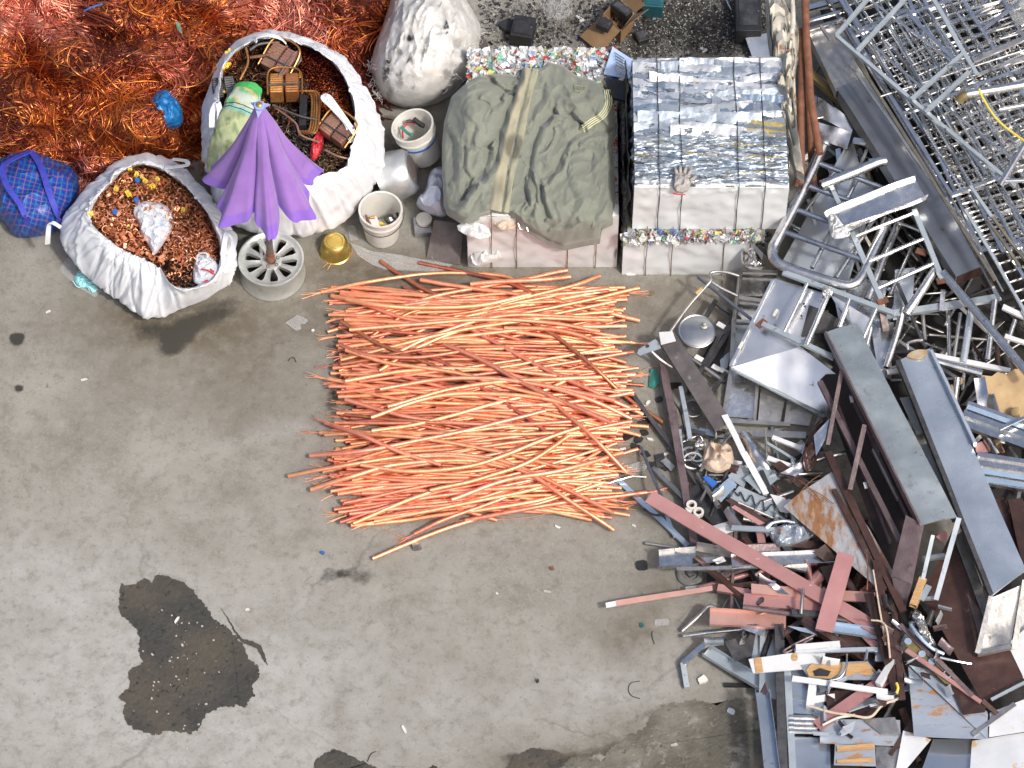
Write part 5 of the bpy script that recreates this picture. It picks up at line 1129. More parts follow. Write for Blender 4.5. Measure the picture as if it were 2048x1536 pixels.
bale('lower right bale of coloured cans with white front, beneath the aluminium bale', xa, xb, W(1380, 548, 0).y, W(1380, 548, 0).y+1.15, .0, .50, 'canbale', 'balefrontclean', [W(x, 515, .2).x for x in (1292, 1343, 1446, 1498)], seed=6, amp=.026, wmat='rustwire', frontstrip=.055)
xc, xd = W(1268, 382, .95).x, W(1577, 382, .95).x; YU = W(1420, 457, .505).y
bale('upper right bale of crushed aluminium sheet tied with four black wires', xc, xd, YU, W(1410, 121, 1.01).y, .505, 1.01, 'sheetbale', 'balefrontclean', [W(x, 400, .93).x for x in (1319, 1364, 1477, 1530)], layered=True, nu=170, nv=230, seed=9, amp=.034)
# torn corner and bits on the lower right bale
crumple('film_scrap', 'dark green and yellow crumpled plastic at the right end of the lower bale', 'plastic film', [(1500, 480), (1530, 462), (1552, 470), (1556, 510), (1545, 525), (1520, 500)], .35, .09, 'tire', .03, 11)
crumple('torn_sheet', 'torn silver sheet corner hanging from the right end of the lower bale', 'metal sheet', [(1480, 492), (1502, 488), (1520, 515), (1535, 535), (1500, 538), (1482, 530)], .28, .05, 'chrome', .02, 14)
crumple('silver_foil', 'crumpled silver foil sticking from the left end of the left bale front', 'foil', [(936, 510), (960, 488), (985, 480), (1000, 495), (1008, 512), (985, 525), (945, 535)], .12, .07, 'balefront', .03, 15)
for i, (pl, m_, lab) in enumerate([([(905, 455), (940, 440), (975, 452), (985, 475), (950, 480)], 'balefront', 'folded white sheet flap at the left top corner of the left bale front'),
    ([(985, 440), (1010, 436), (1035, 448), (1025, 462), (995, 460)], 'clothbeige', 'stained yellowish paper flap on the left bale front beneath the jacket hem')]):
    crumple('sheet_flap', lab, 'sheet flap', pl, .56, .02, m_, .012, 12)
def glove():
    root = empty('work_glove', W(1365, 370, 1.03), 'grey knitted work glove with red cuff lying on the aluminium bale', 'glove'); root['_o'] = list(root.location)
    crumple('body', None, None, [(1346, 358), (1350, 345), (1365, 340), (1383, 350), (1382, 370), (1372, 388), (1346, 384)], 1.03, .05, 'clothgrey', .012, 16, parent=None)
    o = [x for x in COL.objects if x.name.startswith('body')][-1]; l = o.location.copy(); o.parent = root; o.location = l-root.location
    for k, (a, b) in enumerate([((1354, 348), (1350, 337)), ((1361, 346), (1360, 333)), ((1369, 346), (1371, 335)), ((1377, 350), (1382, 340)), ((1382, 360), (1390, 354))]):
        m = MB(); m.tube(cr([W(*a, 1.065), W((a[0]+b[0])/2, (a[1]+b[1])/2, 1.075), W(*b, 1.05)], 4), .0125, 10); m.build('finger', 'clothgrey', root)
    m = MB(); m.tube([W(1345, 386, 1.05), W(1358, 389, 1.06), W(1371, 389, 1.05)], .005, 8); m.build('cuff', 'red', root)
glove()
def segd(x, y, P):
    best = 1e9; tt = 0
    for i in range(len(P)-1):
        ax, ay = P[i][:2]; bx, by = P[i+1][:2]; ex, ey = bx-ax, by-ay; t = max(0, min(1, ((x-ax)*ex+(y-ay)*ey)/(ex*ex+ey*ey+1e-9))); d = math.hypot(x-ax-t*ex, y-ay-t*ey)
        if d < best: best = d
    return best
# =================================================================== JACKET
VAL = [([(1043, 140), (1030, 180), (1012, 225), (1000, 262), (993, 320), (960, 362)], 6, .05), ([(980, 300), (966, 345), (952, 360), (935, 385)], 6, .05), ([(1108, 226), (1082, 252), (1068, 287), (1058, 340), (1052, 400)], 5, .045),
       ([(1108, 227), (1142, 232), (1162, 250)], 4, .05), ([(1170, 264), (1138, 281), (1118, 325), (1090, 367)], 4, .04), ([(1230, 258), (1192, 266), (1165, 280)], 4, .035), ([(1190, 232), (1212, 252), (1226, 262)], 4, .03), ([(921, 281), (950, 290), (980, 300)], 3, .025),
       ([(940, 376), (926, 400), (905, 412)], 6, .06), ([(1080, 378), (1090, 410), (1096, 432)], 4, .045), ([(1065, 355), (1072, 405)], 3, .035), ([(1050, 360), (1054, 412)], 3, .03), ([(1100, 456), (1124, 457), (1156, 443)], 3, .03), ([(1085, 357), (1116, 340), (1135, 310)], 3, .025),
       ([(1030, 176), (1010, 186), (990, 170), (975, 150)], 4, .04), ([(905, 200), (930, 180), (955, 168), (985, 166)], 4, .028), ([(960, 200), (985, 215), (1005, 200)], 4, .025), ([(895, 260), (910, 300), (905, 360)], 5, .03), ([(930, 300), (925, 340), (940, 360)], 4, .025),
       ([(1090, 170), (1075, 210), (1062, 240)], 4, .02), ([(1120, 190), (1150, 200), (1175, 195)], 5, .02), ([(1150, 300), (1180, 290), (1205, 300), (1222, 296)], 4, .025), ([(1130, 350), (1150, 400), (1140, 440)], 7, .018), ([(1180, 330), (1200, 390), (1190, 440)], 7, .018), ([(930, 230), (950, 250), (945, 285)], 5, .02),
       ([(1085, 300), (1095, 290), (1108, 262)], 3, .02), ([(1000, 430), (1030, 420), (1065, 430)], 3, .02), ([(1010, 140), (1030, 155), (1043, 150)], 4, .03)]
YF = W(1080, 533, 0).y-.05
def zjac(px, py):
    cy = (768-py)/F; zf = H-(YF+Y0)*(ca-cy*sa)/(cy*ca+sa)
    z = -.045*math.log(math.exp(-.69/.045)+math.exp(-(zf+.02)/.045))
    if px < 935: z -= (935-px)/50*.16
    if px > 1215: z -= (px-1215)/25*.10
    if py < 150: z -= 0.0
    z += .035*math.exp(-((px-1150)/75)**2-((py-380)/70)**2)+.06*math.exp(-((px-950)/40)**2-((py-230)/60)**2)+.05*math.exp(-((px-1150)/50)**2-((py-200)/45)**2)+.03
    wx, wy = px+9*nz((px/30, py/30, 0), 1, 3), py+9*nz((px/30, py/30, 0), 1, 8)
    z += .036*(.5-abs(nz((wx/44, wy/66, 1), 1, 2))**.55)+.021*(.5-abs(nz((wx/26+wy/50, wy/46-wx/60, 4), 1, 6))**.55)+.006*(.5-abs(nz((px/10+py/30, py/17, 1), 1, 4))**.6)
    for P, w_, dpt in VAL:
        d = segd(wx*.6+px*.4, wy*.6+py*.4, P)
        if d < w_*7:
            d2 = segd(wx*.6+px*.4+1.5, wy*.6+py*.4+.6, P)
            z += (-dpt*.9*math.exp(-(d/(w_*.75))**1.2)+dpt*.5*math.exp(-((d-w_*2.0)/(w_*1.3))**2)) if d2 > d else (-dpt*.8*math.exp(-(d/(w_*2.4))**1.3))
    return z
def jacket():
    out = [(888, 245), (903, 193), (925, 172), (958, 152), (1000, 147), (1035, 150), (1045, 137), (1080, 136), (1100, 125), (1125, 130), (1150, 150), (1190, 162), (1205, 172), (1225, 205), (1236, 250), (1228, 285), (1224, 300), (1231, 350), (1231, 400), (1226, 440), (1204, 450), (1200, 478), (1165, 484), (1128, 492), (1100, 482), (1065, 462), (1045, 445), (1030, 428), (985, 420), (955, 432), (928, 442), (893, 420), (888, 400), (884, 340), (884, 290)]
    root = empty('jacket', W(1060, 300, .63), 'large olive green work jacket spread over the left bale', 'jacket'); root['_o'] = list(root.location)
    nx, ny = 190, 190; x0, x1, y0, y1 = 880, 1240, 120, 496; P = out
    n, rings = 330, 130; pl = resample(out, n, (1060, 310)); V = []; C = []
    stain = [(1030, 290, 0)]
    for r in range(rings+1):
        s_ = r/rings if r else .008
        for (x, y) in pl:
            px, py = 1060+(x-1060)*s_, 310+(y-310)*s_; z = zjac(px, py)
            if s_ > .955: z -= .045*((s_-.955)/.045)**2
            V.append(W(px, py, z)); c = 1.0
            dk = min((segd(px, py, Q) for Q in ([(935, 380), (924, 400)], [(1012, 182), (1032, 190)], [(1158, 243), (1164, 252)])), default=9)
            if dk < 4: c = .25  # deep fold pockets coloured dark as shade
            C.append((c, c, c))
    f = [tuple(range(n-1, -1, -1))]
    for r in range(rings):
        for i in range(n):
            a = r*n+i; b = r*n+(i+1) % n; f.append((b, a, a+n, b+n))
    N_ = len(V); V += [p-Vector((0, 0, .06)) for p in V[-n:]]; C += [(1, 1, 1)]*n
    for i in range(n):
        a = N_-n+i; b = N_-n+(i+1) % n; f.append((b, a, N_+i, N_+(i+1) % n))
    m = MB(); m.add(V, f); m.c = C; jc = m.build('cloth', 'cloth', root, angle=180)
    def strip(L_, Rr, lift, tint, name, nseg=40, nw=6, stainf=None):
        LL, RR = cr([(x, y, 0) for x, y in L_], 12), cr([(x, y, 0) for x, y in Rr], 12); V = []; C = []; k = min(len(LL), len(RR))
        for i in range(k):
            for j in range(nw+1):
                q = LL[i].lerp(RR[i], j/nw); z = zjac(q.x, q.y); e = lift if 0 < j < nw else lift*.2-.004
                z = max(z, .0)+e; V.append(W(q.x, q.y, z)); c = stainf(q.x, q.y) if stainf else 1; C.append(tuple(t*c for t in tint))
        f = [(i*(nw+1)+j, i*(nw+1)+j+1, (i+1)*(nw+1)+j+1, (i+1)*(nw+1)+j) for i in range(k-1) for j in range(nw)]
        m = MB(); m.add(V, f); m.c = C; return m.build(name, 'cloth', jc if name == 'sleeve_stripe' else root, angle=180)
    def stn(x, y):
        d = math.hypot((x-1029)/20, (y-293)/26); s = 1-.58*max(0, min(1, (1.15-d)*3))
        d2 = math.hypot((x-1000)/14, (y-375)/26); return s*(1-.3*max(0, 1-d2))
    strip([(1046, 136), (1030, 190), (1012, 260), (993, 340), (978, 418)], [(1063, 136), (1046, 200), (1030, 270), (1013, 350), (1003, 424)], .016, (1.75, 1.5, 1.3), 'placket', stainf=stn)
    strip([(1065, 136), (1049, 200), (1034, 265), (1017, 350), (1006, 424)], [(1078, 140), (1062, 200), (1049, 270), (1030, 345), (1018, 426)], .012, (1.55, 1.42, 1.22), 'placket', stainf=stn)
    for k in range(4):
        o = k*4.6
        strip([(1207+o*.85, 180-o*.1), (1210+o*.9, 205+o*.05), (1199+o*.8, 226+o*.4), (1180+o*.4, 238+o*.8), (1163+o*.3, 250+o*.9)], [(1209.2+o*.85, 180-o*.1), (1212.4+o*.9, 205.6+o*.05), (1201+o*.8, 228+o*.4), (1181+o*.4, 240.4+o*.8), (1164+o*.3, 252.4+o*.9)], .010, (3.6, 3.3, 2.6), 'sleeve_stripe', nw=2)
    m = MB(); pts = [(1149, 171), (1170, 173), (1169, 180), (1160, 185), (1150, 181)]; P3 = [W(x, y, zjac(x, y)+.012) for x, y in pts]
    m.tube(P3+[P3[0]], .0035, 5); 
    for k in range(4): m.tube([W(1152+4*k, 174.5, zjac(1152+4*k, 174)+.012), W(1152+4*k, 179, zjac(1152+4*k, 179)+.012)], .0025, 5)
    m.c = [(1.5, 1.45, 1.1)]*len(m.v); m.build('badge', 'cloth', jc)
    m = MB(); m.tube([W(1036, 446, .60), W(1040, 458, .57), W(1056, 462, .56), W(1052, 450, .585)], .005, 6); m.build('buckle', 'chrome', root)
jacket()
# between the bales
tag(patch(MB(), [(xc-.03, YU-.05, .10), (xc-.025, YU+1.1, .10), (xc-.03, YU+1.1, .97), (xc-.03, YU-.03, .96)], .004, 30, 20, .03, 6).build('black_film', 'tire'), 'black film hanging down the left side of the aluminium bale', 'plastic film')
crumple('black_film', 'glossy black crushed film filling the gap between the bales', 'plastic film', [(1234, 165), (1262, 185), (1264, 300), (1263, 420), (1243, 470), (1238, 540), (1229, 530), (1234, 420), (1236, 300), (1232, 220)], .12, .26, 'tire', .05, 14)
plate('black_slab', 'flat black slab lying across the gap between the bales', 'slab', [(1208, 155, .72), (1262, 164, .74), (1266, 206, .72), (1222, 194, .71)], 'black', .03, .006)
def paper():
    o = pplate('printed_paper', 'blue printed sheet of paper behind the gap between the bales', 'paper', [(1225, 94), (1267, 120), (1258, 159), (1207, 148)], .70, 'paperblue', .002, .008)
    for k in range(5):
        m = MB(); t = k/5; m.tube([W(1224+5+3*t, 105+32*t, .725), W(1246+3-14*t*0, 118+26*t, .725)], .003, 5); m.build('printed_line', 'darksteel', o)
paper()
crumple('clear_cup', 'small crumpled clear cup on the printed paper', 'cup', [(1228, 130), (1240, 125), (1256, 140), (1254, 155), (1232, 150)], .72, .06, 'clear', .02, 20)

# =================================================================== TORN POST
crumple('peeling_sheet', 'torn sheet of peeling painted metal with rust patches along the right bale', 'metal sheet', [(1526, -20), (1568, -12), (1578, 30), (1598, 42), (1600, 100), (1590, 150), (1592, 200), (1594, 255), (1606, 330), (1612, 368), (1597, 372), (1573, 300), (1556, 262), (1546, 205), (1546, 140), (1534, 85), (1533, 40)], .78, .24, 'peel', .09, 8, 90, 22)
rod('rusty_pipe', 'longest rusty brown pipe at the right of the torn painted sheet', 'pipe', [(1610, -20, .98), (1612, 60, .97), (1617, 130, .95), (1621, 190, .93), (1630, 250, .89), (1640, 308, .85)], .027, 'rustpipe', 14)
rod('rusty_pipe', 'rusty pipe with paper wrapped lower end between sheet and longest pipe', 'pipe', [(1602, 60, .92), (1604, 140, .9), (1602, 220, .88), (1603, 330, .80), (1600, 368, .76)], .024, 'rustpipe', 14)
rod('rusty_pipe', 'thin orange streaked rusty pipe nearest the torn painted sheet', 'pipe', [(1583, -20, 1.06), (1586, 40, 1.06), (1578, 110, 1.05), (1575, 190, 1.02)], .017, 'peel', 12)
rod('rusty_pipe', 'dark lower rusty pipe hidden under the others beside the right bale', 'pipe', [(1614, 130, .7), (1620, 260, .66), (1628, 380, .6)], .026, 'rustpipe', 12)
rod('rusty_strip', 'short brown bent strip hanging at the foot of the rusty pipes', 'metal strip', [(1594, 318, .82), (1597, 350, .8), (1592, 372, .74)], .014, 'rustpipe', 8)

# =================================================================== TOP DEBRIS
REG = [(955, -40), (1600, -40), (1570, 130), (1240, 125), (1215, 95), (1140, 92), (1060, 100), (985, 112), (962, 60)]
chips('black_shards', 'black and grey shredded plastic littering the ground behind the bales', REG, .004, 1500, 'black', (.004, .022), 11, .05, hz=.012)
chips('grey_shards', 'pale grey grit and chips littering the ground behind the bales', REG, .004, 2600, 'palechip', (.003, .010), 12, .0, hz=.01)
chips('grey_flakes', 'mid grey flakes mixed with grit behind the bales', REG, .004, 2200, 'shard', (.003, .013), 14, .0, hz=.012)
def openbox():
    root = empty('cardboard_box', W(1225, 50, 0), 'open cardboard box with flaps spread, behind the bales', 'box'); root['_o'] = list(root.location)
    q = [(1206, 28), (1236, -6), (1268, 28), (1242, 62)]
    top = [W(x, y, .16) for x, y in q]; bot = [Vector((p.x, p.y, .004)) for p in top]; m = MB()
    for i in range(4):
        a, b = top[i], top[(i+1) % 4]; c, d = bot[(i+1) % 4], bot[i]; cen = sum(top, Vector())/4; k = .006; o = [(p-Vector((cen.x, cen.y, p.z))).normalized()*k for p in (a, b, c, d)]
        m.add([a, b, c, d, a-o[0], b-o[1], c-o[2], d-o[3]], [(0, 1, 2, 3), (7, 6, 5, 4), (0, 4, 5, 1), (1, 5, 6, 2), (3, 2, 6, 7), (0, 3, 7, 4)])
    m.add(bot, [(0, 1, 2, 3)]); m.build('body', 'cardboard', root, smooth=False)
    for c in ([(1206, 30, .16), (1240, 62, .16), (1200, 106, .07), (1159, 72, .05)], [(1244, 62, .16), (1268, 30, .16), (1297, 18, .24), (1256, 50, .22)], [(1238, -6, .16), (1268, 26, .16), (1290, 10, .25), (1262, -20, .24)]):
        patch(MB(), [W(*p) for p in c], .004, 8, 8, .005).build('flap', 'cardboard', root)
openbox()
def device(px, py, z, sx, sy, sz, ang, label, name='black_device', cat='device', mat='black'):
    root = empty(name, W(px, py, z), label, cat); root['_o'] = list(root.location)
    m = MB(); boxthing(m, px, py, z, sx, sy, sz, ang); o = m.build('case', mat, root, smooth=False); b = o.modifiers.new('bevel', 'BEVEL'); b.width = .006; b.segments = 2
    c = W(px, py, z+sz); m = MB(); boxthing(m, px, py, z+sz+.001, sx*.72, sy*.7, .004, ang); m.build('lid', 'darksteel' if mat == 'black' else mat, root, smooth=False)
    m = MB(); m.lathe([(.006, .0), (.006, .004), (.0, .004)], 10, (c.x+sx*.38*math.cos(ang), c.y+sx*.38*math.sin(ang), z+sz)); m.build('screw', 'chrome', root)
    return root
device(1209, 44, .17, .10, .085, .06, -.5, 'small black adapter on the edge of the open cardboard box')
device(1283, 70, .004, .085, .10, .05, .35, 'black device on the grit right of the open cardboard box')
device(1243, 14, .10, .16, .07, .09, -.75, 'long black device lying inside the open cardboard box')
device(1307, 0, .004, .15, .12, .14, -.1, 'dark teal case cut by the top edge of the photo', 'teal_case', 'case', 'teal')
device(1497, 22, .02, .19, .36, .16, -.02, 'tall black case beside the torn painted sheet', 'black_case', 'case')
device(1046, 52, .01, .16, .19, .13, -.2, 'square black housing behind the left bale', 'black_housing', 'housing')
pplate('black_bracket', 'curved black plastic bracket joined beside the square black housing', 'bracket', [(994, 46), (1012, 38), (1027, 42), (1024, 66), (1006, 58)], .05, 'black', .03, .004, smooth=1)
plate('dark_board', 'dark board poking from under the dirty white sack', 'board', [(946, 72, .03), (968, 68, .03), (982, 108, .03), (952, 116, .03)], 'darkiron', .012, .003)
plate('sheet_metal', 'white panel with a hinge at the foot of the tall black case', 'panel', [(1491, 76, .10), (1533, 66, .12), (1548, 116, .10), (1506, 118, .08)], 'bluepanel', .012, .004)
rod('chrome_leg', 'thin chrome rod standing left of the tall black case', 'rod', [(1451, -5, .03), (1456, 8, .03), (1463, 20, .02)], .006, 'chrome', 8)
crumple('fibre_fluff', 'tuft of pale yellowish fibre on the grit by the top edge', 'fibre', [(1080, 5), (1110, -10), (1150, 5), (1140, 35), (1105, 42), (1085, 30)], .004, .03, 'clear', .02, 30)
for i, (x, y, a, l, m_, lab) in enumerate([(1160, 36, -.6, .07, 'whiteplastic', 'thin white splinter on the grit near the open box'), (990, 14, .2, .09, 'clear', 'clear plastic shard near the top of the dirty sack'), (1185, 18, .8, .09, 'black', 'black jagged plastic fragment left of the open box'), (1405, 97, -.4, .07, 'whiteplastic', 'curved white shard on dark grit above the aluminium bale'), (1300, 45, .4, .09, 'black', 'thin black plastic frame above the black device'), (1020, 118, .3, .1, 'tan', 'pinkish stained paper on the ground above the left bale')]):
    mb = MB(); boxthing(mb, x, y, .006, l, l*.28, .006, a); boxthing(mb, x+4, y+5, .008, l*.5, l*.2, .007, a+.9); tag(mb.build('plastic_shard', m_, smooth=False), lab, 'shard')

# =================================================================== SMALL LITTER ON THE FLOOR
def bit(name, label, cat, px, py, sx, sy, sz, ang, mat, wob=.25):
    rg = random.Random(int(px*7+py)); c = W(px, py, 0); n = 9; pts = []
    for k in range(n):
        a = 2*PI*k/n; r_ = 1+rg.uniform(-wob, wob); x = sx/2*r_*math.copysign(abs(math.cos(a))**.6, math.cos(a)); y = sy/2*r_*math.copysign(abs(math.sin(a))**.6, math.sin(a)); pts.append(Vector((c.x+x*math.cos(ang)-y*math.sin(ang), c.y+x*math.sin(ang)+y*math.cos(ang), .006+rg.uniform(0, sz*.5))))
    m = MB(); m.loft([[Vector((p.x, p.y, .002)) for p in pts], [p+Vector((0, 0, sz)) for p in pts]]); return tag(m.build(name, mat, smooth=False), label, cat)
BITS = [('paper_scrap', 'tiny pale paper strip on the floor below the blue plaid bag', 'scrap', 97, 624, .035, .014, .003, .6, 'whiteplastic'), ('paper_scrap', 'white paper fragment alone on the floor left of the copper bundle', 'scrap', 169, 760, .04, .018, .003, .2, 'whiteplastic'),
 ('paper_scrap', 'white curled scrap right of the translucent pouch', 'scrap', 626, 662, .022, .016, .006, .4, 'whiteplastic'), ('blue_scrap', 'tiny blue plastic scrap below the lower left of the copper bundle', 'scrap', 645, 1107, .036, .02, .008, -.3, 'bluebit'),
 ('paper_scrap', 'white triangular scrap right of the heart shaped puddle', 'scrap', 495, 1220, .028, .02, .003, .3, 'whiteplastic'), ('white_stick', 'short white stick lying inside the puddle', 'stick', 354, 1241, .055, .013, .008, 1.1, 'whiteplastic'),
 ('paper_scrap', 'pale triangular scrap on the open floor below the copper bundle', 'scrap', 1095, 1184, .05, .016, .003, -.15, 'palechip'), ('paper_scrap', 'white crumb left of the pale triangular scrap', 'scrap', 994, 1188, .02, .01, .004, -.7, 'whiteplastic'),
 ('paper_scrap', 'white paper curl near the bottom edge of the open floor', 'scrap', 808, 1460, .06, .02, .005, -1.1, 'whiteplastic'), ('black_square', 'dark blue black square scrap on the floor above the pink edged strip', 'scrap', 1283, 1132, .08, .075, .005, .1, 'black', .08),
 ('white_clip', 'white rounded plastic clip beside the bent silver bar', 'clip', 1404, 1362, .06, .05, .012, .6, 'whiteplastic'), ('grey_tag', 'small grey plastic tag on the damp floor by the leaning bar', 'tag', 1462, 1424, .055, .04, .008, -.6, 'galv', .08),
 ('paper_scrap', 'white U shaped peel on the damp floor at the bottom', 'scrap', 1348, 1490, .045, .02, .004, .3, 'palechip'), ('clear_scrap', 'flat clear plastic scrap on the floor near the bent tube', 'scrap', 1321, 1246, .10, .05, .003, .1, 'clear'),
 ('teal_scrap', 'tiny teal and yellow scrap left of the clear plastic scrap', 'scrap', 1284, 1251, .03, .03, .004, .4, 'teal'), ('brown_clip', 'small brown square clip on the open floor', 'clip', 1104, 1138, .03, .03, .005, .2, 'rustpipe'), ('grey_scrap', 'crumpled grey scrap under the lowest copper cable', 'scrap', 833, 1095, .06, .06, .02, .4, 'dullsteel'),
 ('green_leaf', 'green yellow leaf on the floor right of the copper bundle', 'leaf', 1304, 587, .05, .016, .004, .9, 'yellowmetal'), ('green_thread', 'bright green thread left of the bundle bottom', 'thread', 695, 1037, .045, .007, .004, -1.0, 'yellow'),
 ('paper_scrap', 'white scrap on the floor below right of the bundle', 'scrap', 1115, 1055, .04, .018, .004, -.5, 'whiteplastic'), ('paper_scrap', 'white crumb on the floor left of the long pale strip', 'scrap', 1268, 1052, .03, .014, .004, -.5, 'whiteplastic'), ('dark_bit', 'dark pellet on the open floor right of the bottom scrap', 'pellet', 1075, 1363, .02, .025, .01, .3, 'black'),
 ('label_scrap', 'tiny white paper label under the front of the lower right bale', 'label', 1262, 549, .07, .025, .003, .05, 'whiteplastic', .06)]
for b_ in BITS: bit(*b_)
BL = [(1290, 866, .3), (1285, 848, .7), (1256, 874, .5), (1277, 880, .2), (1270, 895, -.3), (1292, 910, .4), (1320, 914, .2), (1330, 935, -.4), (1295, 838, .9), (1306, 930, .1), (1318, 800, .2), (1345, 830, .5), (1350, 772, .3)]
for i, (x, y, a) in enumerate(BL):
    bit('black_fragment', 'small flat black plastic fragment on the floor between copper bundle and steel scrap', 'fragment', x, y, .05+.03*((i*37) % 5)/5, .045, .008, a, 'black', .3)['group'] = 'black fragments beside the copper bundle'
WB = [(1296, 806, .9), (1330, 910, .3), (1300, 880, -.3), (1370, 1040, .4), (1245, 900, .2)]
for i, (x, y, a) in enumerate(WB): bit('white_fragment', 'small white plastic fragment on the floor beside the steel scrap', 'fragment', x, y, .045, .02, .006, a, 'whiteplastic', .25)['group'] = 'white fragments beside the steel scrap'
for lab, pts in (('thin dark curved wire on the open floor left of the scrap pile', [(1280, 1362), (1262, 1366), (1257, 1380), (1264, 1392), (1280, 1397)]), ('short dark hair wire near the small teal scrap', [(1305, 1262), (1304, 1272), (1309, 1288)]), ('small bent black wire left of the copper bundle', [(576, 722), (582, 716), (588, 716), (592, 724)]), ('small dark wire bit above the bottom puddle', [(735, 1523), (742, 1508), (752, 1503)])):
    rod('thin_wire', lab, 'wire', [(x, y, .005) for x, y in pts], .0028, 'wire', 5)
rg = random.Random(77); mb = MB()
for _ in range(80):   # stones lying in the puddle
    px, py = rg.gauss(365, 55), rg.gauss(1330, 70); c = W(px, py, .006); s = abs(rg.gauss(0, .0036))+.0015; a = rg.uniform(0, 6)
    mb.box(c, (s*math.cos(a), s*math.sin(a), 0), (-s*.7*math.sin(a), s*.7*math.cos(a), 0), (0, 0, s*.5))
tag(mb.build('gravel', 'palechip', smooth=False), 'scattered pale grit lying in the puddle', 'gravel', kind='stuff')
def drain():
    c = W(1380, 1150, 0); root = empty('rubber_ring', (c.x, c.y, 0), 'round grey rubber cap with a ring on the floor by the bright channel', 'cap'); root['_o'] = list(root.location)
    m = MB(); m.lathe([(.092, 0), (.09, .02), (.078, .03), (.055, .03), (.05, .02), (.046, .012), (0.001, .012)], 40, (c.x, c.y, 0)); m.build('ring', 'rubber', root)
    m = MB(); m.lathe([(.03, .012), (.028, .034), (.012, .038), (0.001, .03)], 5, (c.x, c.y, 0)); m.build('centre_boss', 'darksteel', root)
drain()
# =================================================================== STEEL SCRAP HEAP
rg = random.Random(99)
# ---- dark lower layer filling the gaps
LOWB = 'short loose steel bar jumbled in the dark gaps of the scrap heap'
def low_bars(cnt, poly, zr, mats, lab, grp, lr=(.25, .8), wr=(.012, .03), tubes=.5, ang=None, cat='steel bar'):
    xs = [p[0] for p in poly]; ys = [p[1] for p in poly]; k = 0
    while k < cnt:
        x, y = rg.uniform(min(xs), max(xs)), rg.uniform(min(ys), max(ys)); ins = False; j = len(poly)-1
        for i in range(len(poly)):
            if ((poly[i][1] > y) != (poly[j][1] > y)) and x < (poly[j][0]-poly[i][0])*(y-poly[i][1])/(poly[j][1]-poly[i][1]+1e-9)+poly[i][0]: ins = not ins
            j = i
        if not ins: continue
        k += 1; z = rg.uniform(*zr); a = rg.uniform(0, PI) if ang is None else rg.gauss(ang, .5); l = rg.uniform(*lr)*290/2
        p0, p1 = (x-l*math.cos(a), y-l*math.sin(a), max(.02, z+rg.uniform(-.1, .1))), (x+l*math.cos(a), y+l*math.sin(a), max(.02, z+rg.uniform(-.1, .1))); w = rg.uniform(*wr); m = rg.choice(mats)
        if rg.random() < tubes: o = rod('steel_tube', lab.replace('bar', 'tube'), 'steel tube', [p0, p1], w*.5, m, 10, hollow=True, group=grp.replace('bars', 'tubes'))
        else: bar('steel_bar', lab, cat, p0, p1, w, w*rg.choice([.25, .5, 1]), m, rg.uniform(-.6, .6), group=grp)
HEAP = [(1640, 60), (2060, 0), (2060, 760), (1900, 760), (1760, 700), (1700, 560), (1640, 420)]
low_bars(78, [(1640, 330), (1900, 300), (2060, 560), (2060, 780), (1860, 770), (1700, 640), (1640, 480)], (.10, .34), ['stainless', 'dullsteel', 'darksteel', 'dullsteel', 'stainless', 'chrome'], LOWB, 'loose steel bars in the heap')
low_bars(36, [(1360, 860), (1620, 870), (1680, 1000), (1500, 1050), (1400, 1000)], (.05, .22), ['stainless', 'dullsteel', 'darksteel', 'black', 'chrome'], 'short steel offcut bar jumbled below the steel cabinet', 'steel offcut bars below the cabinet', (.12, .5), (.012, .035))
low_bars(46, [(1420, 1090), (1780, 1060), (1830, 1300), (1640, 1290), (1480, 1240)], (.06, .26), ['brown', 'brown', 'brownlit', 'darksteel', 'pink', 'dullsteel'], 'short brown painted bar jumbled in the middle of the heap', 'brown painted bars in the heap', (.2, .8), (.02, .06), .12)
low_bars(26, [(1600, 1290), (1800, 1290), (1830, 1500), (1640, 1480)], (.14, .3), ['dullsteel', 'brown', 'gluepanel', 'white', 'darksteel'], 'short mixed bar offcut jumbled among panels at the bottom of the heap', 'mixed bars at the bottom of the heap', (.15, .5), (.015, .05), .1)
low_bars(24, [(1880, 700), (2060, 700), (2060, 1060), (1950, 1000), (1900, 860)], (.12, .3), ['dullsteel', 'darksteel', 'brown', 'stainless'], 'short dark steel bar in the gap right of the long steel panels', 'dark steel bars right of the panels', (.2, .6), (.015, .04), .3)
low_bars(20, [(1620, 130), (1760, 330), (1740, 420), (1640, 420), (1610, 250)], (.16, .36), ['dullsteel', 'darksteel', 'stainless', 'yellowmetal'], 'short steel bar in the dark gap beside the long tilted channel', 'steel bars in the gap by the long channel', (.2, .55), (.012, .04), .4)
def shadeplate(lab, poly, z, mat='brown'): pplate('steel_sheet', lab, 'metal sheet', poly, z, mat, .006, .02, 2)  # black sheets added so the gaps in the heap look shaded
shadeplate('added black shade sheet deep under the window grilles', [(1640, 20), (2100, -60), (2120, 640), (1960, 640), (1760, 380)], .32, 'blackmatte')
shadeplate('added black shade sheet deep under the pipes and racks', [(1600, 560), (1630, 330), (1720, 290), (1980, 560), (2100, 720), (2100, 900), (1860, 860), (1660, 720)], .07, 'blackmatte')
shadeplate('added black shade sheet lowest in the middle of the heap', [(1480, 1060), (1720, 1020), (1860, 1240), (1850, 1330), (1560, 1300), (1500, 1180)], .05, 'blackmatte')
shadeplate('added black shade sheet under the panels in the lower right corner', [(1640, 1300), (1850, 1250), (2110, 1100), (2110, 1600), (1680, 1600), (1600, 1450)], .10, 'blackmatte')
shadeplate('added black shade sheet under the channels at the right edge', [(1900, 800), (2120, 780), (2120, 1200), (2000, 1180)], .12, 'blackmatte')

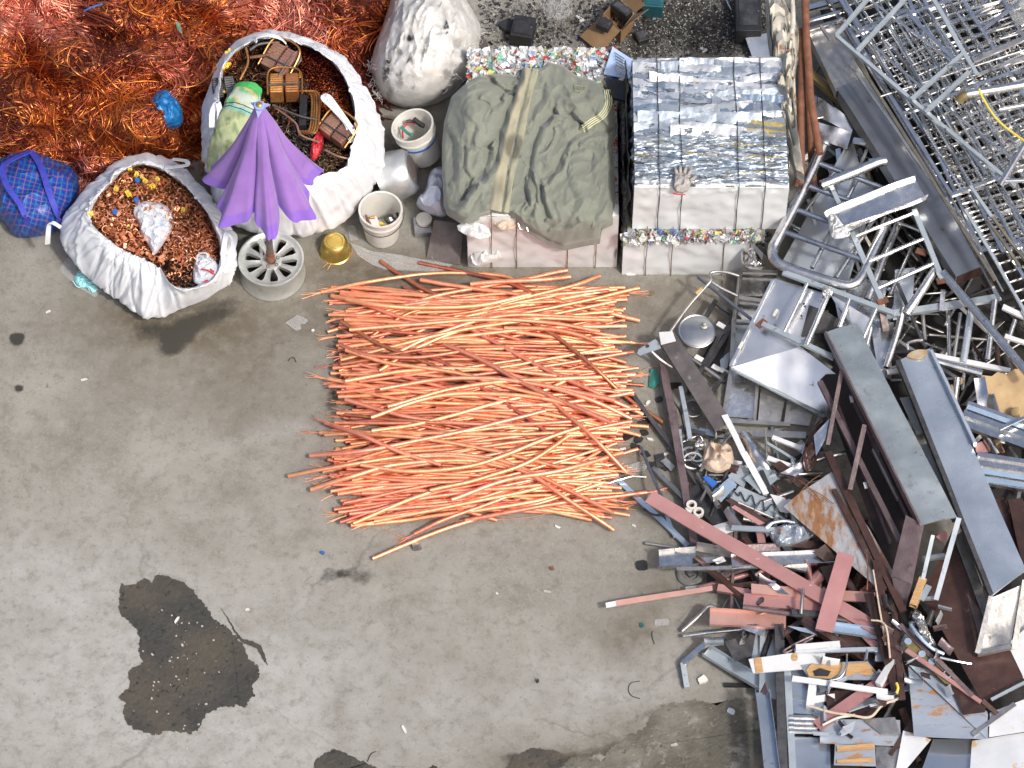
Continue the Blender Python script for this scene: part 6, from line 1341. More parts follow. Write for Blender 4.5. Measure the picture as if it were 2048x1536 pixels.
MT['rodsteel'] = pbr('grille_rod_steel', (.60, .60, .59), (.78, .78, .77), 12, (.14, .28), 1.0, .05, 60, rnd=.2, spots=[(9, .58, .74, (.2, .18, .15))])
def low_sheets(cnt, poly, zr, mats, lab, grp, sr=(.05, .2)):
    xs = [p[0] for p in poly]; ys = [p[1] for p in poly]
    for k in range(cnt):
        x, y = rg.uniform(min(xs), max(xs)), rg.uniform(min(ys), max(ys)); z = rg.uniform(*zr); a = rg.uniform(0, PI); l = rg.uniform(*sr); w = l*rg.uniform(.15, .6); c = W(x, y, z); e = Vector((math.cos(a), math.sin(a), rg.uniform(-.3, .3)))*l; f = Vector((-math.sin(a), math.cos(a), rg.uniform(-.5, .5)))*w; b = rg.uniform(-.05, .08)
        e.z = max(e.z, .01-c.z); sk = rg.uniform(-.3, .3)*l
        tag(patch(MB(), [c-e-f, c+e-f*rg.uniform(.5, 1), c+e+f, c-e*(1-abs(sk)*2)+f], .003, 10, 8, .012, 8, fn=lambda u, v: b*math.sin(PI*v)+b*.5*u*u).build('bent_offcut', rg.choice(mats)), lab, 'metal offcut', grp)
low_sheets(22, [(1400, 880), (1640, 1060)], (.08, .17), ['chrome', 'galv', 'brown', 'black', 'dullsteel', 'stainless', 'white'], 'small bent sheet metal offcut among the plates below the cabinet', 'bent offcuts below the cabinet', (.03, .09))
low_sheets(26, [(1480, 1060), (1760, 1300)], (.14, .23), ['brown', 'brown', 'pink', 'chrome', 'darksteel', 'brownlit', 'galv'], 'small bent painted offcut jumbled among the pink flat bars', 'bent offcuts among the pink bars', (.03, .10))
low_sheets(22, [(1740, 1200), (1900, 1420)], (.40, .47), ['stainless', 'brown', 'galv', 'brownlit', 'chrome', 'darksteel'], 'small bent offcut beside the crushed silver brackets', 'bent offcuts by the silver brackets', (.025, .06))
low_sheets(16, [(1640, 1300), (1790, 1480)], (.29, .32), ['white', 'gluepanel', 'brown', 'galv', 'darksteel'], 'small torn sheet offcut lying on the bottom panels', 'torn offcuts on the bottom panels', (.025, .06))
low_sheets(14, [(1900, 760), (2048, 1020)], (.30, .42), ['darksteel', 'chrome', 'tan', 'brown', 'dullsteel'], 'small bent offcut between the window tracks and cardboard', 'bent offcuts at the right edge', (.05, .15))
# ---- window grilles
def grille(label, px, py, z, L_, Wd, ang, tilt, nr, nc, mat='stainless', beads=True, group=None, diag=False):
    root = empty('window_grille', W(px, py, z), label, 'grille', group); root['_o'] = [0, 0, 0]
    fw = .024
    for s in (-1, 1):
        extr(MB(), (-L_/2, s*Wd/2, 0), (L_/2, s*Wd/2, 0), rect(fw, fw), 0, 12, .003).build('frame_bar', mat, root)
    for k in range(nc):
        x = -L_/2+fw/2+(L_-fw)*k/(nc-1)
        extr(MB(), (x, -Wd/2+fw/2, 0), (x, Wd/2-fw/2, 0), rect(fw, fw), 0, 6, .002).build('cross_bar', mat, root)
    proto = None
    for k in range(nr):
        y = -Wd/2+Wd*(k+1)/(nr+1)
        if proto is None:
            m = MB(); n = 150; pts = []; rs = []
            for i in range(n+1):
                x = -L_/2+L_*i/n; pts.append((x, 0, .0)); seg = int((x+L_/2)/.13)
                rs.append(.0085*(1.45 if (beads and seg % 3 != 0 and i % 2 == 0) else 1))
            m.tube(pts, .008, 8, rs=rs); proto = m.build('rod', 'rodsteel' if beads else mat, root, origin=(0, 0, 0)); o = proto
        else:
            o = proto.copy(); COL.objects.link(o); o.parent = root
        o.location = (0, y, .002); o.rotation_euler = (0, 0, rg.gauss(0, .003))
    root.rotation_euler = (tilt[0], tilt[1], ang)
    return root
GG = 'stainless window grilles stacked in the top right corner'; GL = 'stainless window grille of beaded rods within the top right stack'
A1 = R(-48); A2 = R(35)
A1 = math.atan2((W(1980, 518, .65)-W(1690, 30, .65)).y, (W(1980, 518, .65)-W(1690, 30, .65)).x); A2 = A1+R(88)
def gpos(s_, off): off -= 42; return 1690+.517*s_+.856*off, 30+.856*s_-.517*off
for (s_, off, z, L_, Wd, a_, tl, nr, nc, m_) in [(300, 165, .50, 2.0, 1.0, A1, (0, .02), 12, 3, 'stainless'), (330, 185, .55, 1.15, 1.9, A2, (.02, 0), 22, 3, 'stainless'), (180, 190, .60, 1.7, 1.1, A1+.10, (.02, .0), 11, 4, 'stainless'), (430, 200, .63, 1.15, 1.3, A2-.08, (.0, .02), 15, 3, 'stainless'), (90, 210, .66, 1.2, 1.2, A2+.06, (.03, 0), 15, 3, 'stainless'),
    (400, 215, .70, 1.6, 1.0, A1-.06, (-.02, .02), 9, 3, 'stainless'), (150, 300, .74, 1.7, 1.1, A1-.14, (0, 0), 9, 3, 'stainless'), (60, 170, .72, 1.2, .9, A1+.05, (0, .02), 8, 3, 'stainless'), (520, 220, .60, 1.3, 1.1, A1+.04, (0, 0), 10, 3, 'stainless'), (280, 260, .78, 1.2, 1.2, A2+.12, (0, .01), 12, 2, 'stainless'), (250, 150, .82, 1.5, .85, A1+.02, (0, .01), 9, 3, 'stainless'), (480, 330, .72, 1.15, 1.5, A2+.03, (0, .01), 18, 3, 'stainless'), (120, 330, .80, 1.1, 1.4, A2-.04, (0, .01), 17, 3, 'stainless'), (640, 190, .52, 1.1, 1.3, A2, (0, .01), 15, 3, 'stainless'), (600, 260, .6, 1.3, 1.2, A1-.03, (0, .01), 10, 3, 'stainless')]:
    px, py = gpos(s_, off); grille(GL, px, py, z, L_, Wd, a_, tl, nr, nc, m_, group=GG)
for k in range(34):
    s_, off = rg.uniform(-40, 640), rg.uniform(20, 420); px, py = gpos(s_, off); a = (1.02 if rg.random() < .55 else -.55)+rg.gauss(0, .16); l = rg.uniform(60, 210); z = rg.uniform(.45, .86)
    if off-l*abs(math.sin(a-1.027)) < 8: a = 1.02+rg.gauss(0, .04)
    p0, p1 = (px-l*math.cos(a), py-l*math.sin(a), z), (px+l*math.cos(a), py+l*math.sin(a), z+rg.uniform(-.03, .05))
    rod('steel_rod', 'loose thin steel rod lying among the stacked window grilles', 'steel rod', [p0, p1], rg.uniform(.006, .012), rg.choice(['stainless', 'dullsteel', 'dullsteel', 'bluetube', 'chrome']), 8, group='loose rods among the grilles')
def topframe():
    root = empty('metal_grid', W(1760, 140, .88), 'pale square tube frame resting on top of the window grilles', 'frame'); root['_o'] = list(root.location)
    for a, b in [((1672, 72, .88), (1860, 232, .90)), ((1860, 232, .90), (2030, 372, .92)), ((1672, 72, .88), (1768, -40, .88)), ((1714, 102, .90), (1818, -10, .90)), ((1822, 200, .93), (1930, 104, .93)), ((1850, 226, .93), (1938, 144, .93))]:
        extr(MB(), WA(a), WA(b), rect(.026, .03), 0, 6, .002).build('frame_bar', 'galv', root)
    for a, b in [((1700, 50, .86), (1860, 190, .88)), ((1740, 0, .86), (1900, 120, .9)), ((1880, 205, .9), (2040, 330, .92))]:
        m = MB(); m.tube([WA(a), WA(b)], .010, 10); m.build('rod', 'stainless', root)
topframe()
GRB = [((1862, -10, .94), (1955, 150, .94), .03, 'galv', 'wide grey flat bar crossing the grilles from the top edge'), ((1946, 122, .93), (2070, 66, .95), .032, 'dullsteel', 'dark flat bar crossing the right edge above the fat bright pipe'), ((1954, 150, .92), (2070, 108, .94), .022, 'dullsteel', 'thinner dark bar parallel below the bar at the right edge'),
       ((2048, 0, .93), (1965, 60, .93), .024, 'stainless', 'bright flat bar in the far top right of the grille stack'), ((1815, 25, .90), (1905, 118, .9), .03, 'stainless', 'short bright flat bar between the pale square tubes'), ((1975, 440, .86), (2040, 532, .82), .02, 'tanmetal', 'tan bar on the lower edge of the grille stack'), ((1984, 434, .86), (2050, 520, .82), .02, 'tanmetal', 'tan bar just right of its twin on the lower edge of the grilles'),
       ((1700, 130, .80), (1890, 400, .82), .020, 'dullsteel', 'long tarnished bar along the left edge of the grille stack'), ((1712, 118, .82), (1990, 560, .82), .022, 'tanmetal', 'long brownish bar along the left edge of the grille stack'), ((1890, 395, .8), (2000, 600, .76), .022, 'stainless', 'steel bar hanging off the lower left of the grille stack'), ((1930, 420, .82), (2060, 640, .75), .02, 'galv', 'grey bar hanging off the lower right of the grille stack'), ((1940, 372, .86), (1985, 435, .84), .024, 'galv', 'short grey bar end at the middle of the grille stack')]
for a, b, w, m_, lab in GRB: bar('flat_bar', lab, 'flat bar', a, b, w, .014, m_, bow=.0)
for k in range(3):
    c = [(1896+9*k, 132-3*k), (1910+9*k, 128-3*k), (1914+9*k, 142-3*k), (1900+9*k, 150-3*k)]; m = MB(); m.tube([W(x, y, .95+.004*k) for x, y in c+[c[0]]], .0045, 6)
    tag(m.build('diamond_ornament', 'chrome'), ['leftmost of the three pale diamond ornaments on the grilles', 'middle of the three pale diamond ornaments on the grilles', 'rightmost of the three pale diamond ornaments on the grilles'][k], 'ornament', 'diamond ornaments on the grilles')
rod('bright_pipe', 'fat bright pipe with burnt elbow end at the right edge of the grilles', 'pipe', [(1920, 200, .95), (1930, 190, .99), (1950, 186, 1.0), (2070, 166, 1.02)], .03, 'chrome', 16)
rod('pipe_elbow', 'burnt brownish ring on the end of the fat bright pipe', 'pipe fitting', [(1918, 202, .955), (1924, 194, .985), (1934, 189, 1.0)], .033, 'yellowmetal', 16)
rod('bright_pipe', 'thinner bright pipe just below the fat bright pipe', 'pipe', [(1998, 219, .96), (2070, 206, .98)], .017, 'chrome', 12)
rod('yellow_strap', 'yellow strap tied to the fat bright pipe', 'strap', [(1958, 178, 1.04), (1968, 200, 1.01), (2000, 245, .98), (2060, 290, .97)], .008, 'yellow', 8)
rod('steel_pipe', 'grey pipe slanting up at the right edge beneath the yellow strap', 'pipe', [(1999, 372, .92), (2070, 255, .96)], .022, 'stainless', 14, hollow=True); rod('steel_pipe', 'short bright pipe running to the right edge below the grey slanting pipe', 'pipe', [(2008, 362, .92), (2070, 360, .94)], .015, 'chrome', 12)
crumple('film_wad', 'wad of grey plastic film in the far top right corner', 'plastic film', [(2010, 10), (2050, -10), (2090, 20), (2080, 60), (2030, 50)], .88, .10, 'clear', .04, 10)
# ---- long tilted channel
def longchan():
    root = empty('long_channel', W(1780, 280, .45), 'long wide grey steel channel sloping along the grille stack', 'steel channel'); root['_o'] = list(root.location)
    a, b, c = W(1652, 55, .58), W(1708, 172, .60), W(1945, 540, .64)
    extr(MB(), a, b, uprof(.27, .09, .006, False), 0, 10, .006).build('channel', 'dullsteel', root, angle=30)
    extr(MB(), b-(c-b).normalized()*.03+Vector((0, 0, .008)), c, uprof(.245, .12, .006, False), 0, 18, .008).build('channel', 'bluesteel', root, angle=30)
    d, s, u = frame(b, c); p = c-d*.005
    m = MB(); m.box(p-u*.06, s*.112, d*.003, u*.055); m.build('end_plate', 'brown', root, smooth=False)
longchan()
for a, b, w, m_, lab in [((1610, 18, .62), (1705, -8, .64), .04, 'chrome', 'bright bar at the top edge beside the rusty pipes'), ((1612, 62, .66), (1690, 38, .66), .026, 'dullsteel', 'first dark bar lying across the top of the long channel'), ((1618, 42, .66), (1688, 22, .67), .022, 'stainless', 'bar nearest the top edge lying across the long channel'), ((1640, 50, .68), (1660, 80, .66), .022, 'dullsteel', 'short square stub lying on the long channel'), ((1655, 56, .67), (1685, 36, .68), .012, 'chrome', 'thin bright strip lying on the long channel')]: bar('short_bar', lab, 'bar', a, b, w, .018, m_)
bar('yellow_bar', 'long dull yellow bar in the gap left of the long channel', 'bar', (1617, 145, .42), (1720, 240, .42), .05, .05, 'yellowmetal')
plate('bent_sheet', 'bent polished sheet with a dark scribble left of the long channel', 'metal sheet', [(1624, 185, .45), (1712, 245, .45), (1702, 268, .40), (1620, 225, .42)], 'mirror', .004, .03, 5)
rod('dark_scribble', None, None, [(1622, 196, .475), (1634, 192, .475), (1636, 212, .47), (1650, 200, .475), (1668, 212, .48)], .004, 'black', 5)
_o = [x for x in COL.objects if x.name == 'dark_scribble'][0]; _p = [x for x in COL.objects if x.name == 'bent_sheet'][0]; _l = _o.location.copy(); _o.parent = _p; _o.location = _l-_p.location
plate('steel_tray', 'grey steel tray below the bent polished sheet', 'tray', [(1630, 242, .42), (1704, 264, .42), (1694, 298, .38), (1628, 275, .38)], 'stainless', .02, .02, 4)
plate('sheet_metal', 'pale triangular panel standing behind the flanged tube', 'panel', [(1706, 280, .34), (1722, 340, .36), (1690, 372, .32), (1668, 345, .3)], 'bluepanel', .004, .01)

# ---- big panels under the tube rack
plate('sheet_metal', 'long pale blue steel panel beneath the tube rack', 'panel', [(1690, 296, .30), (1752, 378, .34), (1690, 590, .36), (1566, 520, .30)], 'bluepanel', .006, .02, 2)
plate('steel_sheet', 'pale dented sheet below the lower bend of the tube rack', 'metal sheet', [(1660, 555, .32), (1775, 560, .34), (1752, 720, .30), (1690, 700, .3)], 'mirror', .004, .03, 3)
plate('steel_sheet', 'small bright curved sheet between the pipes and the tall shelf', 'metal sheet', [(1740, 640, .40), (1788, 645, .42), (1782, 760, .34), (1756, 745, .34)], 'mirror', .004, .03, 4)
plate('steel_sheet', 'pale blue sheet with a round hole behind the fat pipe', 'metal sheet', [(1790, 540, .36), (1830, 535, .36), (1822, 640, .34), (1786, 640, .34)], 'bluepanel', .004, .015, 4)
def folded():
    root = empty('folded_sheet', W(1570, 700, .2), 'large shiny folded steel cover with a crease across its lower part', 'metal cover'); root['_o'] = list(root.location)
    patch(MB(), [W(1548, 556, .50), W(1660, 590, .52), W(1600, 694, .36), W(1460, 734, .26)], .004, 24, 24, .018, 2.5).build('upper_face', 'mirror', root)
    patch(MB(), [W(1461, 735, .258), W(1600, 693, .36), W(1672, 748, .30), W(1652, 834, .10)], .004, 20, 20, .014, 2.5).build('lower_face', 'mirror', root)
    patch(MB(), [W(1660, 588, .52), W(1745, 640, .46), W(1735, 720, .34), W(1690, 640, .42)], .004, 10, 10, .012, 3).build('side_face', 'mirror', root)
    m = MB(); extr(m, W(1546, 560, .515), W(1461, 733, .275), rect(.02, .012), 0, 6, .002); m.build('hem', 'chrome', root)
    m = MB(); extr(m, W(1462, 737, .285), W(1650, 834, .11), rect(.012, .02), 0, 6, .002); m.build('hem', 'galv', root)
    for p in ((1551, 625, .44), (1482, 690, .34)):
        m = MB(); boxthing(m, p[0], p[1], p[2], .02, .06, .012, -.5); m.build('clip', 'whiteplastic', root, smooth=False)
    m = MB(); polyplate(m, [(1618, 610), (1652, 622), (1690, 646), (1672, 662), (1602, 672)], plane((1618, 610, .50), (1690, 646, .47), (1602, 672, .41)), .004, 5, .002); m.build('dark_opening', 'black', root)
    for q in ((1608, 608), (1603, 632), (1640, 710), (1628, 690), (1655, 622)):
        m = MB(); c = W(q[0], q[1], .40+.14*(700-q[1])/120); m.lathe([(.008, 0), (.008, .003), (0.0005, .003)], 10, c); m.build('screw_hole', 'black', root)
folded()
# ---- tube rack with round bends
def rack():
    root = empty('tube_rack', W(1650, 430, .3), 'large round tube rack with rounded corner and five rungs', 'rack'); root['_o'] = list(root.location)
    P = cr([WA(p) for p in [(1648, 288, .72), (1598, 395, .66), (1560, 468, .62), (1546, 498, .60), (1550, 520, .60), (1572, 534, .60), (1630, 554, .60), (1686, 570, .60), (1708, 568, .60), (1722, 554, .60), (1740, 518, .60), (1775, 440, .60)]], 8)
    m = MB(); m.hollow(P, .036, 18); m.build('main_tube', 'stainless', root)
    m = MB(); m.lathe([(.046, -.012), (.048, 0), (.046, .012), (.036, .012)], 24, P[0], P[0]-P[3]); m.build('flange', 'stainless', root)
    for a, b in [((1634, 325, .69), (1780, 382, .62)), ((1612, 370, .67), (1712, 406, .63)), ((1590, 418, .645), (1664, 446, .63)), ((1570, 464, .625), (1726, 520, .60))]:
        m = MB(); m.tube([WA(a), WA(b)], .019, 12); m.build('rung', 'bluetube', root)
    for a, b in [((1714, 358, .585), (1624, 536, .575)), ((1760, 420, .575), (1672, 556, .575))]:
        m = MB(); m.tube([WA(a), WA(b)], .016, 12); m.build('stretcher', 'stainless', root)
rack()
rod('flattened_pipe', 'bright pipe with flattened end lying over the tube rack', 'pipe', [(1642, 371, .72), (1700, 348, .73), (1755, 325, .74), (1772, 322, .74)], .036, 'chrome', 16, hollow=True)
bar('thin_strip', 'thin pale strip hanging from the open end of the flattened pipe', 'strip', (1663, 372, .70), (1682, 412, .68), .03, .006, 'galv')
def crushed():
    root = empty('crushed_channel', W(1740, 410, .66), 'crumpled bright channel with torn white end across the tube rack', 'steel channel'); root['_o'] = list(root.location)
    extr(MB(), W(1660, 447, .70), W(1842, 377, .72), uprof(.19, .05, .006, True), 0, 26, .022).build('channel', 'chrome', root, angle=30)
    crumple('torn_end', None, None, [(1658, 425), (1672, 430), (1690, 455), (1705, 470), (1680, 478), (1664, 478), (1656, 450)], .72, .03, 'white', .02, 20)
    o = [x for x in COL.objects if x.name == 'torn_end'][-1]; l = o.location.copy(); o.parent = root; o.location = l-root.location
crushed()
def ladder(label, rails, rungs, feet, name='ladder_frame'):
    a = rails[0][0]; root = empty(name, W(a[0], a[1], a[2]), label, 'frame'); root['_o'] = list(root.location)
    for a, b in rails: extr(MB(), WA(a), WA(b), rect(.036, .024), 0, 6, .002).build('rail', 'galv', root)
    for a, b in rungs:
        m = MB(); m.tube(cr([WA(a), WA(((a[0]+b[0])/2, (a[1]+b[1])/2, (a[2]+b[2])/2+.004)), WA(b)], 5), .0145, 12); m.build('rung', 'stainless', root)
    for (x, y, z, g) in feet:
        m = MB(); boxthing(m, x, y, z, .075, .045, .012, g); m.build('foot_plate', 'rustpipe', root, smooth=False)
    return root
ladder('small ladder frame of round rungs with rusty foot plates', [((1704, 466, .62), (1762, 598, .62)), ((1828, 420, .66), (1884, 558, .64))], [((1712, 472, .62), (1826, 427, .66)), ((1735, 524, .62), (1846, 478, .66)), ((1757, 576, .62), (1866, 527, .65))], [(1765, 601, .61, .35), (1884, 560, .63, .2), (1843, 503, .60, -.4)])
ladder('ladder frame of round rungs lying over the folded shiny cover', [((1566, 545, .60), (1790, 628, .60)), ((1524, 648, .52), (1668, 716, .52))], [((1617, 562, .60), (1568, 664, .52)), ((1700, 594, .60), (1678, 655, .55)), ((1752, 618, .6), (1725, 680, .54))], [(1523, 646, .51, .8)])
rod('flattened_tube', 'pale tube with a crushed end across the dark opening of the cover', 'tube', [(1660, 580, .64), (1650, 602, .64), (1630, 650, .60), (1613, 690, .57)], .018, 'chrome', 14)
crumple('crushed_end', 'crushed flattened knob at the top of the pale tube', 'tube end', [(1646, 578), (1662, 572), (1668, 590), (1652, 600), (1641, 594)], .63, .035, 'chrome', .02, 22)
RODS = [([(1870, 540, .60), (1838, 590, .56), (1812, 628, .52)], .032, 'stainless', 'fat grey pipe with open lower end below the ladder frame', True), ([(1885, 545, .64), (1970, 645, .62), (2065, 758, .60)], .030, 'stainless', 'longest dark shiny pipe slanting down to the right edge', True),
        ([(1869, 722, .44), (1964, 748, .44)], .026, 'stainless', 'dark shiny pipe running to the tan cardboard', True), ([(1896, 612, .42), (1899, 722, .36)], .017, 'stainless', 'slim upright pipe left of the pale flattened tube', False), ([(1921, 626, .46), (1908, 716, .40)], .013, 'dullsteel', 'thin dark upright rod left of the pale flattened tube', False), ([(1942, 622, .48), (1932, 690, .44), (1926, 726, .42)], .026, 'bluepanel', 'pale flattened tube near the right side of the gap', True),
        ([(1806, 615, .50), (1796, 660, .44), (1772, 735, .38)], .026, 'stainless', 'dented pipe leaning beside the top of the tall shelf', True), ([(1845, 620, .42), (1850, 680, .38)], .014, 'dullsteel', 'short thin upright rod in the dark gap', False), ([(1915, 756, .34), (1906, 830, .26)], .024, 'stainless', 'upright pipe below the dark shiny pipe', True), ([(1742, 655, .46), (1726, 720, .40)], .016, 'stainless', 'slim pipe left of the bright curved sheet', False),
        ([(1800, 440, .45), (1762, 530, .45), (1735, 600, .42)], .028, 'stainless', 'fat pipe slanting under the small ladder frame', True), ([(1788, 470, .40), (1750, 560, .38)], .016, 'stainless', 'thin pipe beside the fat slanting pipe', False), ([(1830, 480, .40), (1780, 590, .38)], .014, 'stainless', 'thin rod slanting under the middle rung of the ladder', False), ([(1785, 440, .5), (1840, 462, .5)], .013, 'stainless', 'short rod reaching right from the top rung', False), ([(1990, 600, .52), (1975, 720, .42)], .02, 'stainless', 'upright grey pipe near the right edge below the grilles', True), ([(2030, 640, .46), (2010, 700, .42)], .016, 'chrome', 'short bright pipe near the right edge', True)]
for p, r_, m_, lab, hw in RODS: rod('steel_pipe', lab, 'pipe', p, r_, m_, 14, hollow=hw)
BARS = [((1752, 634, .48), (1992, 596, .50), .05, .03, 'galv', 'long horizontal grey bar crossing the dark gap'), ((1886, 580, .54), (1884, 622, .52), .035, .012, 'stainless', 'short bright strip hanging below the middle foot plate'), ((1862, 710, .42), (2020, 742, .42), .035, .02, 'white', 'pale bar behind the dark shiny pipe'), ((2006, 615, .5), (2060, 640, .5), .04, .02, 'white', 'pale bar at the right edge below the grilles'), ((2010, 672, .46), (2060, 688, .46), .035, .02, 'white', 'lower pale bar at the right edge beside the long shiny pipe'), ((1774, 745, .40), (1800, 742, .40), .03, .02, 'white', 'short pale bar between the two long shelves'),
        ((1700, 380, .5), (1735, 300, .5), .022, .02, 'dullsteel', 'short dark bar under the flattened pipe'), ((1800, 330, .5), (1780, 400, .48), .02, .02, 'dullsteel', 'dark bar beside the flattened pipe end'), ((1706, 282, .5), (1765, 290, .52), .03, .03, 'stainless', 'short square bar left of the long channel'), ((1615, 400, .35), (1630, 450, .32), .02, .012, 'galv', 'small pale strip in the gap left of the tube rack')]
for a, b, w, h, m_, lab in BARS: bar('steel_bar', lab, 'bar', a, b, w, h, m_)
sqtube('square_tube', 'brown lined square tube stub pointing down beneath the ladder foot', 'tube', (1760, 600, .58), (1771, 662, .46), .045, 'brown')
rod('steel_hook', 'small curled steel hook at the edge of the dark gap', 'hook', [(1816, 700, .42), (1815, 688, .44), (1828, 682, .45), (1845, 680, .44)], .010, 'stainless', 8)

# ---- steel cabinet frame on the floor and stove scrap
def cabinet():
    root = empty('steel_cabinet', W(1500, 700, 0), 'grey steel cabinet frame lying under the folded shiny cover', 'cabinet'); root['_o'] = list(root.location)
    bars_ = [((1482, 541, .12), (1468, 640, .16), .03), ((1468, 640, .16), (1463, 735, .16), .03), ((1463, 735, .16), (1447, 838, .14), .028), ((1480, 543, .12), (1556, 545, .14), .025), ((1476, 596, .15), (1530, 604, .16), .03), ((1470, 643, .15), (1515, 646, .15), .022), ((1449, 842, .14), (1580, 850, .10), .03), ((1445, 866, .10), (1612, 872, .08), .05), ((1515, 770, .12), (1508, 850, .10), .022)]
    for a, b, w in bars_: extr(MB(), WA(a), WA(b), rect(w, .025), 0, 6, .002).build('frame_bar', 'dullsteel', root)
    for c, m_ in (([(1484, 546, .09), (1556, 548, .10), (1540, 592, .11), (1478, 592, .10)], 'stainless'), ([(1478, 600, .10), (1530, 606, .11), (1512, 642, .11), (1471, 640, .10)], 'stainless'), ([(1466, 650, .09), (1510, 652, .09), (1470, 730, .10), (1463, 728, .10)], 'galv'), ([(1466, 742, .10), (1514, 766, .10), (1506, 836, .08), (1450, 832, .08)], 'stainless'), ([(1522, 772, .09), (1570, 795, .07), (1560, 846, .06), (1516, 842, .07)], 'dullsteel'), ([(1575, 798, .07), (1625, 828, .06), (1618, 852, .05), (1568, 846, .05)], 'dullsteel')):
        patch(MB(), [WA(q) for q in c], .004, 8, 8, .010, 3).build('panel', m_, root)
cabinet()
def cart():
    root = empty('tubular_trolley', W(1400, 620, .05), 'thin tubular frame standing on the floor around the round pot lid', 'frame'); root['_o'] = list(root.location)
    for p, r_, m_ in [([(1340, 664, .22), (1375, 615, .24), (1412, 573, .26), (1422, 560, .27), (1420, 548, .27), (1432, 543, .27), (1455, 545, .27), (1478, 552, .26)], .011, 'dullsteel'), ([(1420, 562, .27), (1440, 575, .26), (1475, 592, .24)], .010, 'stainless'), ([(1478, 556, .2), (1470, 640, .2)], .010, 'dullsteel')]:
        m = MB(); m.tube(cr([WA(q) for q in p], 5), r_, 10); m.build('tube', m_, root)
    m = MB(); m.tube([W(1391, 588, .265), W(1403, 577, .268)], .014, 10); m.build('sleeve', 'tan', root)
cart()
rod('blue_tube', 'blue grey tube slanting from the lower bale to the folded cover', 'tube', [(1396, 554, .24), (1450, 597, .28), (1507, 642, .33)], .012, 'bluetube', 10)
def stove():
    root = empty('stove_frame', W(1410, 740, .05), 'dark cross framed stove base below the round pot lid', 'stove'); root['_o'] = list(root.location)
    for a, b, w, m_ in [((1430, 604, .10), (1480, 640, .10), .03, 'darksteel'), ((1432, 600, .11), (1408, 640, .11), .03, 'darksteel'), ((1462, 632, .12), (1375, 790, .12), .03, 'darksteel'), ((1345, 690, .10), (1450, 765, .10), .028, 'darksteel'), ((1452, 745, .10), (1420, 790, .10), .028, 'darksteel'), ((1470, 652, .14), (1430, 670, .12), .05, 'darksteel'), ((1460, 660, .13), (1408, 742, .10), .03, 'black'), ((1365, 705, .12), (1440, 758, .12), .016, 'dullsteel')]:
        extr(MB(), WA(a), WA(b), rect(w, .022), 0, 5, .002).build('frame_bar', m_, root)
    for c, m_ in (([(1430, 668, .08), (1462, 660, .08), (1440, 735, .07), (1404, 718, .07)], 'black'), ([(1440, 720, .09), (1462, 700, .09), (1455, 735, .08), (1442, 742, .08)], 'galv')): patch(MB(), [WA(q) for q in c], .008, 6, 6, .006).build('panel', m_, root)
    for q in ((1432, 735, .10), (1448, 742, .10), (1398, 716, .12), (1442, 650, .15)):
        m = MB(); boxthing(m, q[0], q[1], q[2], .06, .035, .01, -.6); m.build('bright_plate', 'white', root, smooth=False)
stove()
def lid():
    c = W(1394, 662, .22); root = empty('pot_lid', c, 'round stainless pot lid with black knob near the steel cabinet', 'lid'); root['_o'] = list(c); ax = (.04, -.06, 1)
    m = MB(); m.lathe([(.128, -.012), (.131, -.008), (.131, .0), (.125, .004), (.118, .001), (.112, .003), (.06, .011), (0.001, .013)], 64, c, ax); m.lathe([(.128, -.012), (.06, -.004), (.001, -.004)], 48, c, ax); m.build('disc', 'lidmetal', root)
    k = W(1408, 651, .235); m = MB(); m.lathe([(.030, .0), (.028, .005), (.014, .008), (.012, .02), (.016, .026), (.014, .034), (.006, .036), (.0005, .036)], 24, k, ax); m.build('knob', 'dullsteel', root)
MT['lidmetal'] = pbr('brushed_lid', (.40, .42, .43), (.50, .52, .53), 6, (.28, .36), 1.0, .02, 40, spots=[(40, .68, .74, (.2, .2, .2))])
lid()
def darkbeam():
    root = empty('dark_channel', W(1385, 760, .1), 'dark steel channel with a holed bracket end beside the round lid', 'steel channel'); root['_o'] = list(root.location)
    a, b = W(1333, 672, .26), W(1446, 852, .20)
    extr(MB(), a, b, uprof(.125, .10, .006, False), .25, 16, .006).build('channel', 'channelbrown', root, angle=30)
    patch(MB(), [W(1318, 664, .275), W(1345, 662, .28), W(1352, 682, .28), W(1322, 690, .27)], .004, 8, 6, .01).build('end_cap', 'white', root)
    m = MB(); polyplate(m, [(1318, 684), (1310, 678), (1277, 699), (1274, 706), (1280, 711), (1290, 707), (1322, 696)], lambda x, y: .235, .008, 4, .003); m.build('bracket', 'galv', root)
    m = MB(); m.lathe([(.013, 0), (.013, .002), (.0005, .002)], 16, W(1295, 692, .240)); m.build('bolt_hole', 'black', root)
    m = MB(); m.tube(cr([W(1303, 702, .18), W(1320, 718, .15), W(1345, 735, .12)], 5), .013, 8); m.build('strut', 'dullsteel', root)
MT['channelbrown'] = pbr('brown_grey_steel', (.13, .115, .11), (.24, .21, .20), 6, (.3, .5), .6, .15, 30, spots=[(10, .6, .75, (.40, .40, .40)), (30, .64, .72, (.08, .06, .05))])
darkbeam()
FL = [((1326, 728, .06), (1346, 880, .07), (1389, 1098, .08), .055, 'channelbrown')]
for k, (a, b, w, m_, lab) in enumerate([((1326, 728, .10), (1390, 1098, .10), .05, 'brownlit', 'long dark brown box bar lying from green scrap to bright channel'), ((1264, 786, .03), (1365, 925, .06), .03, 'darksteel', 'dark bar beside the copper tip on the floor'), ((1345, 895, .05), (1420, 1010, .06), .022, 'darksteel', 'thin dark bar running under the long brown box bar')]): bar('box_bar', lab, 'bar', a, b, w, .035, m_)
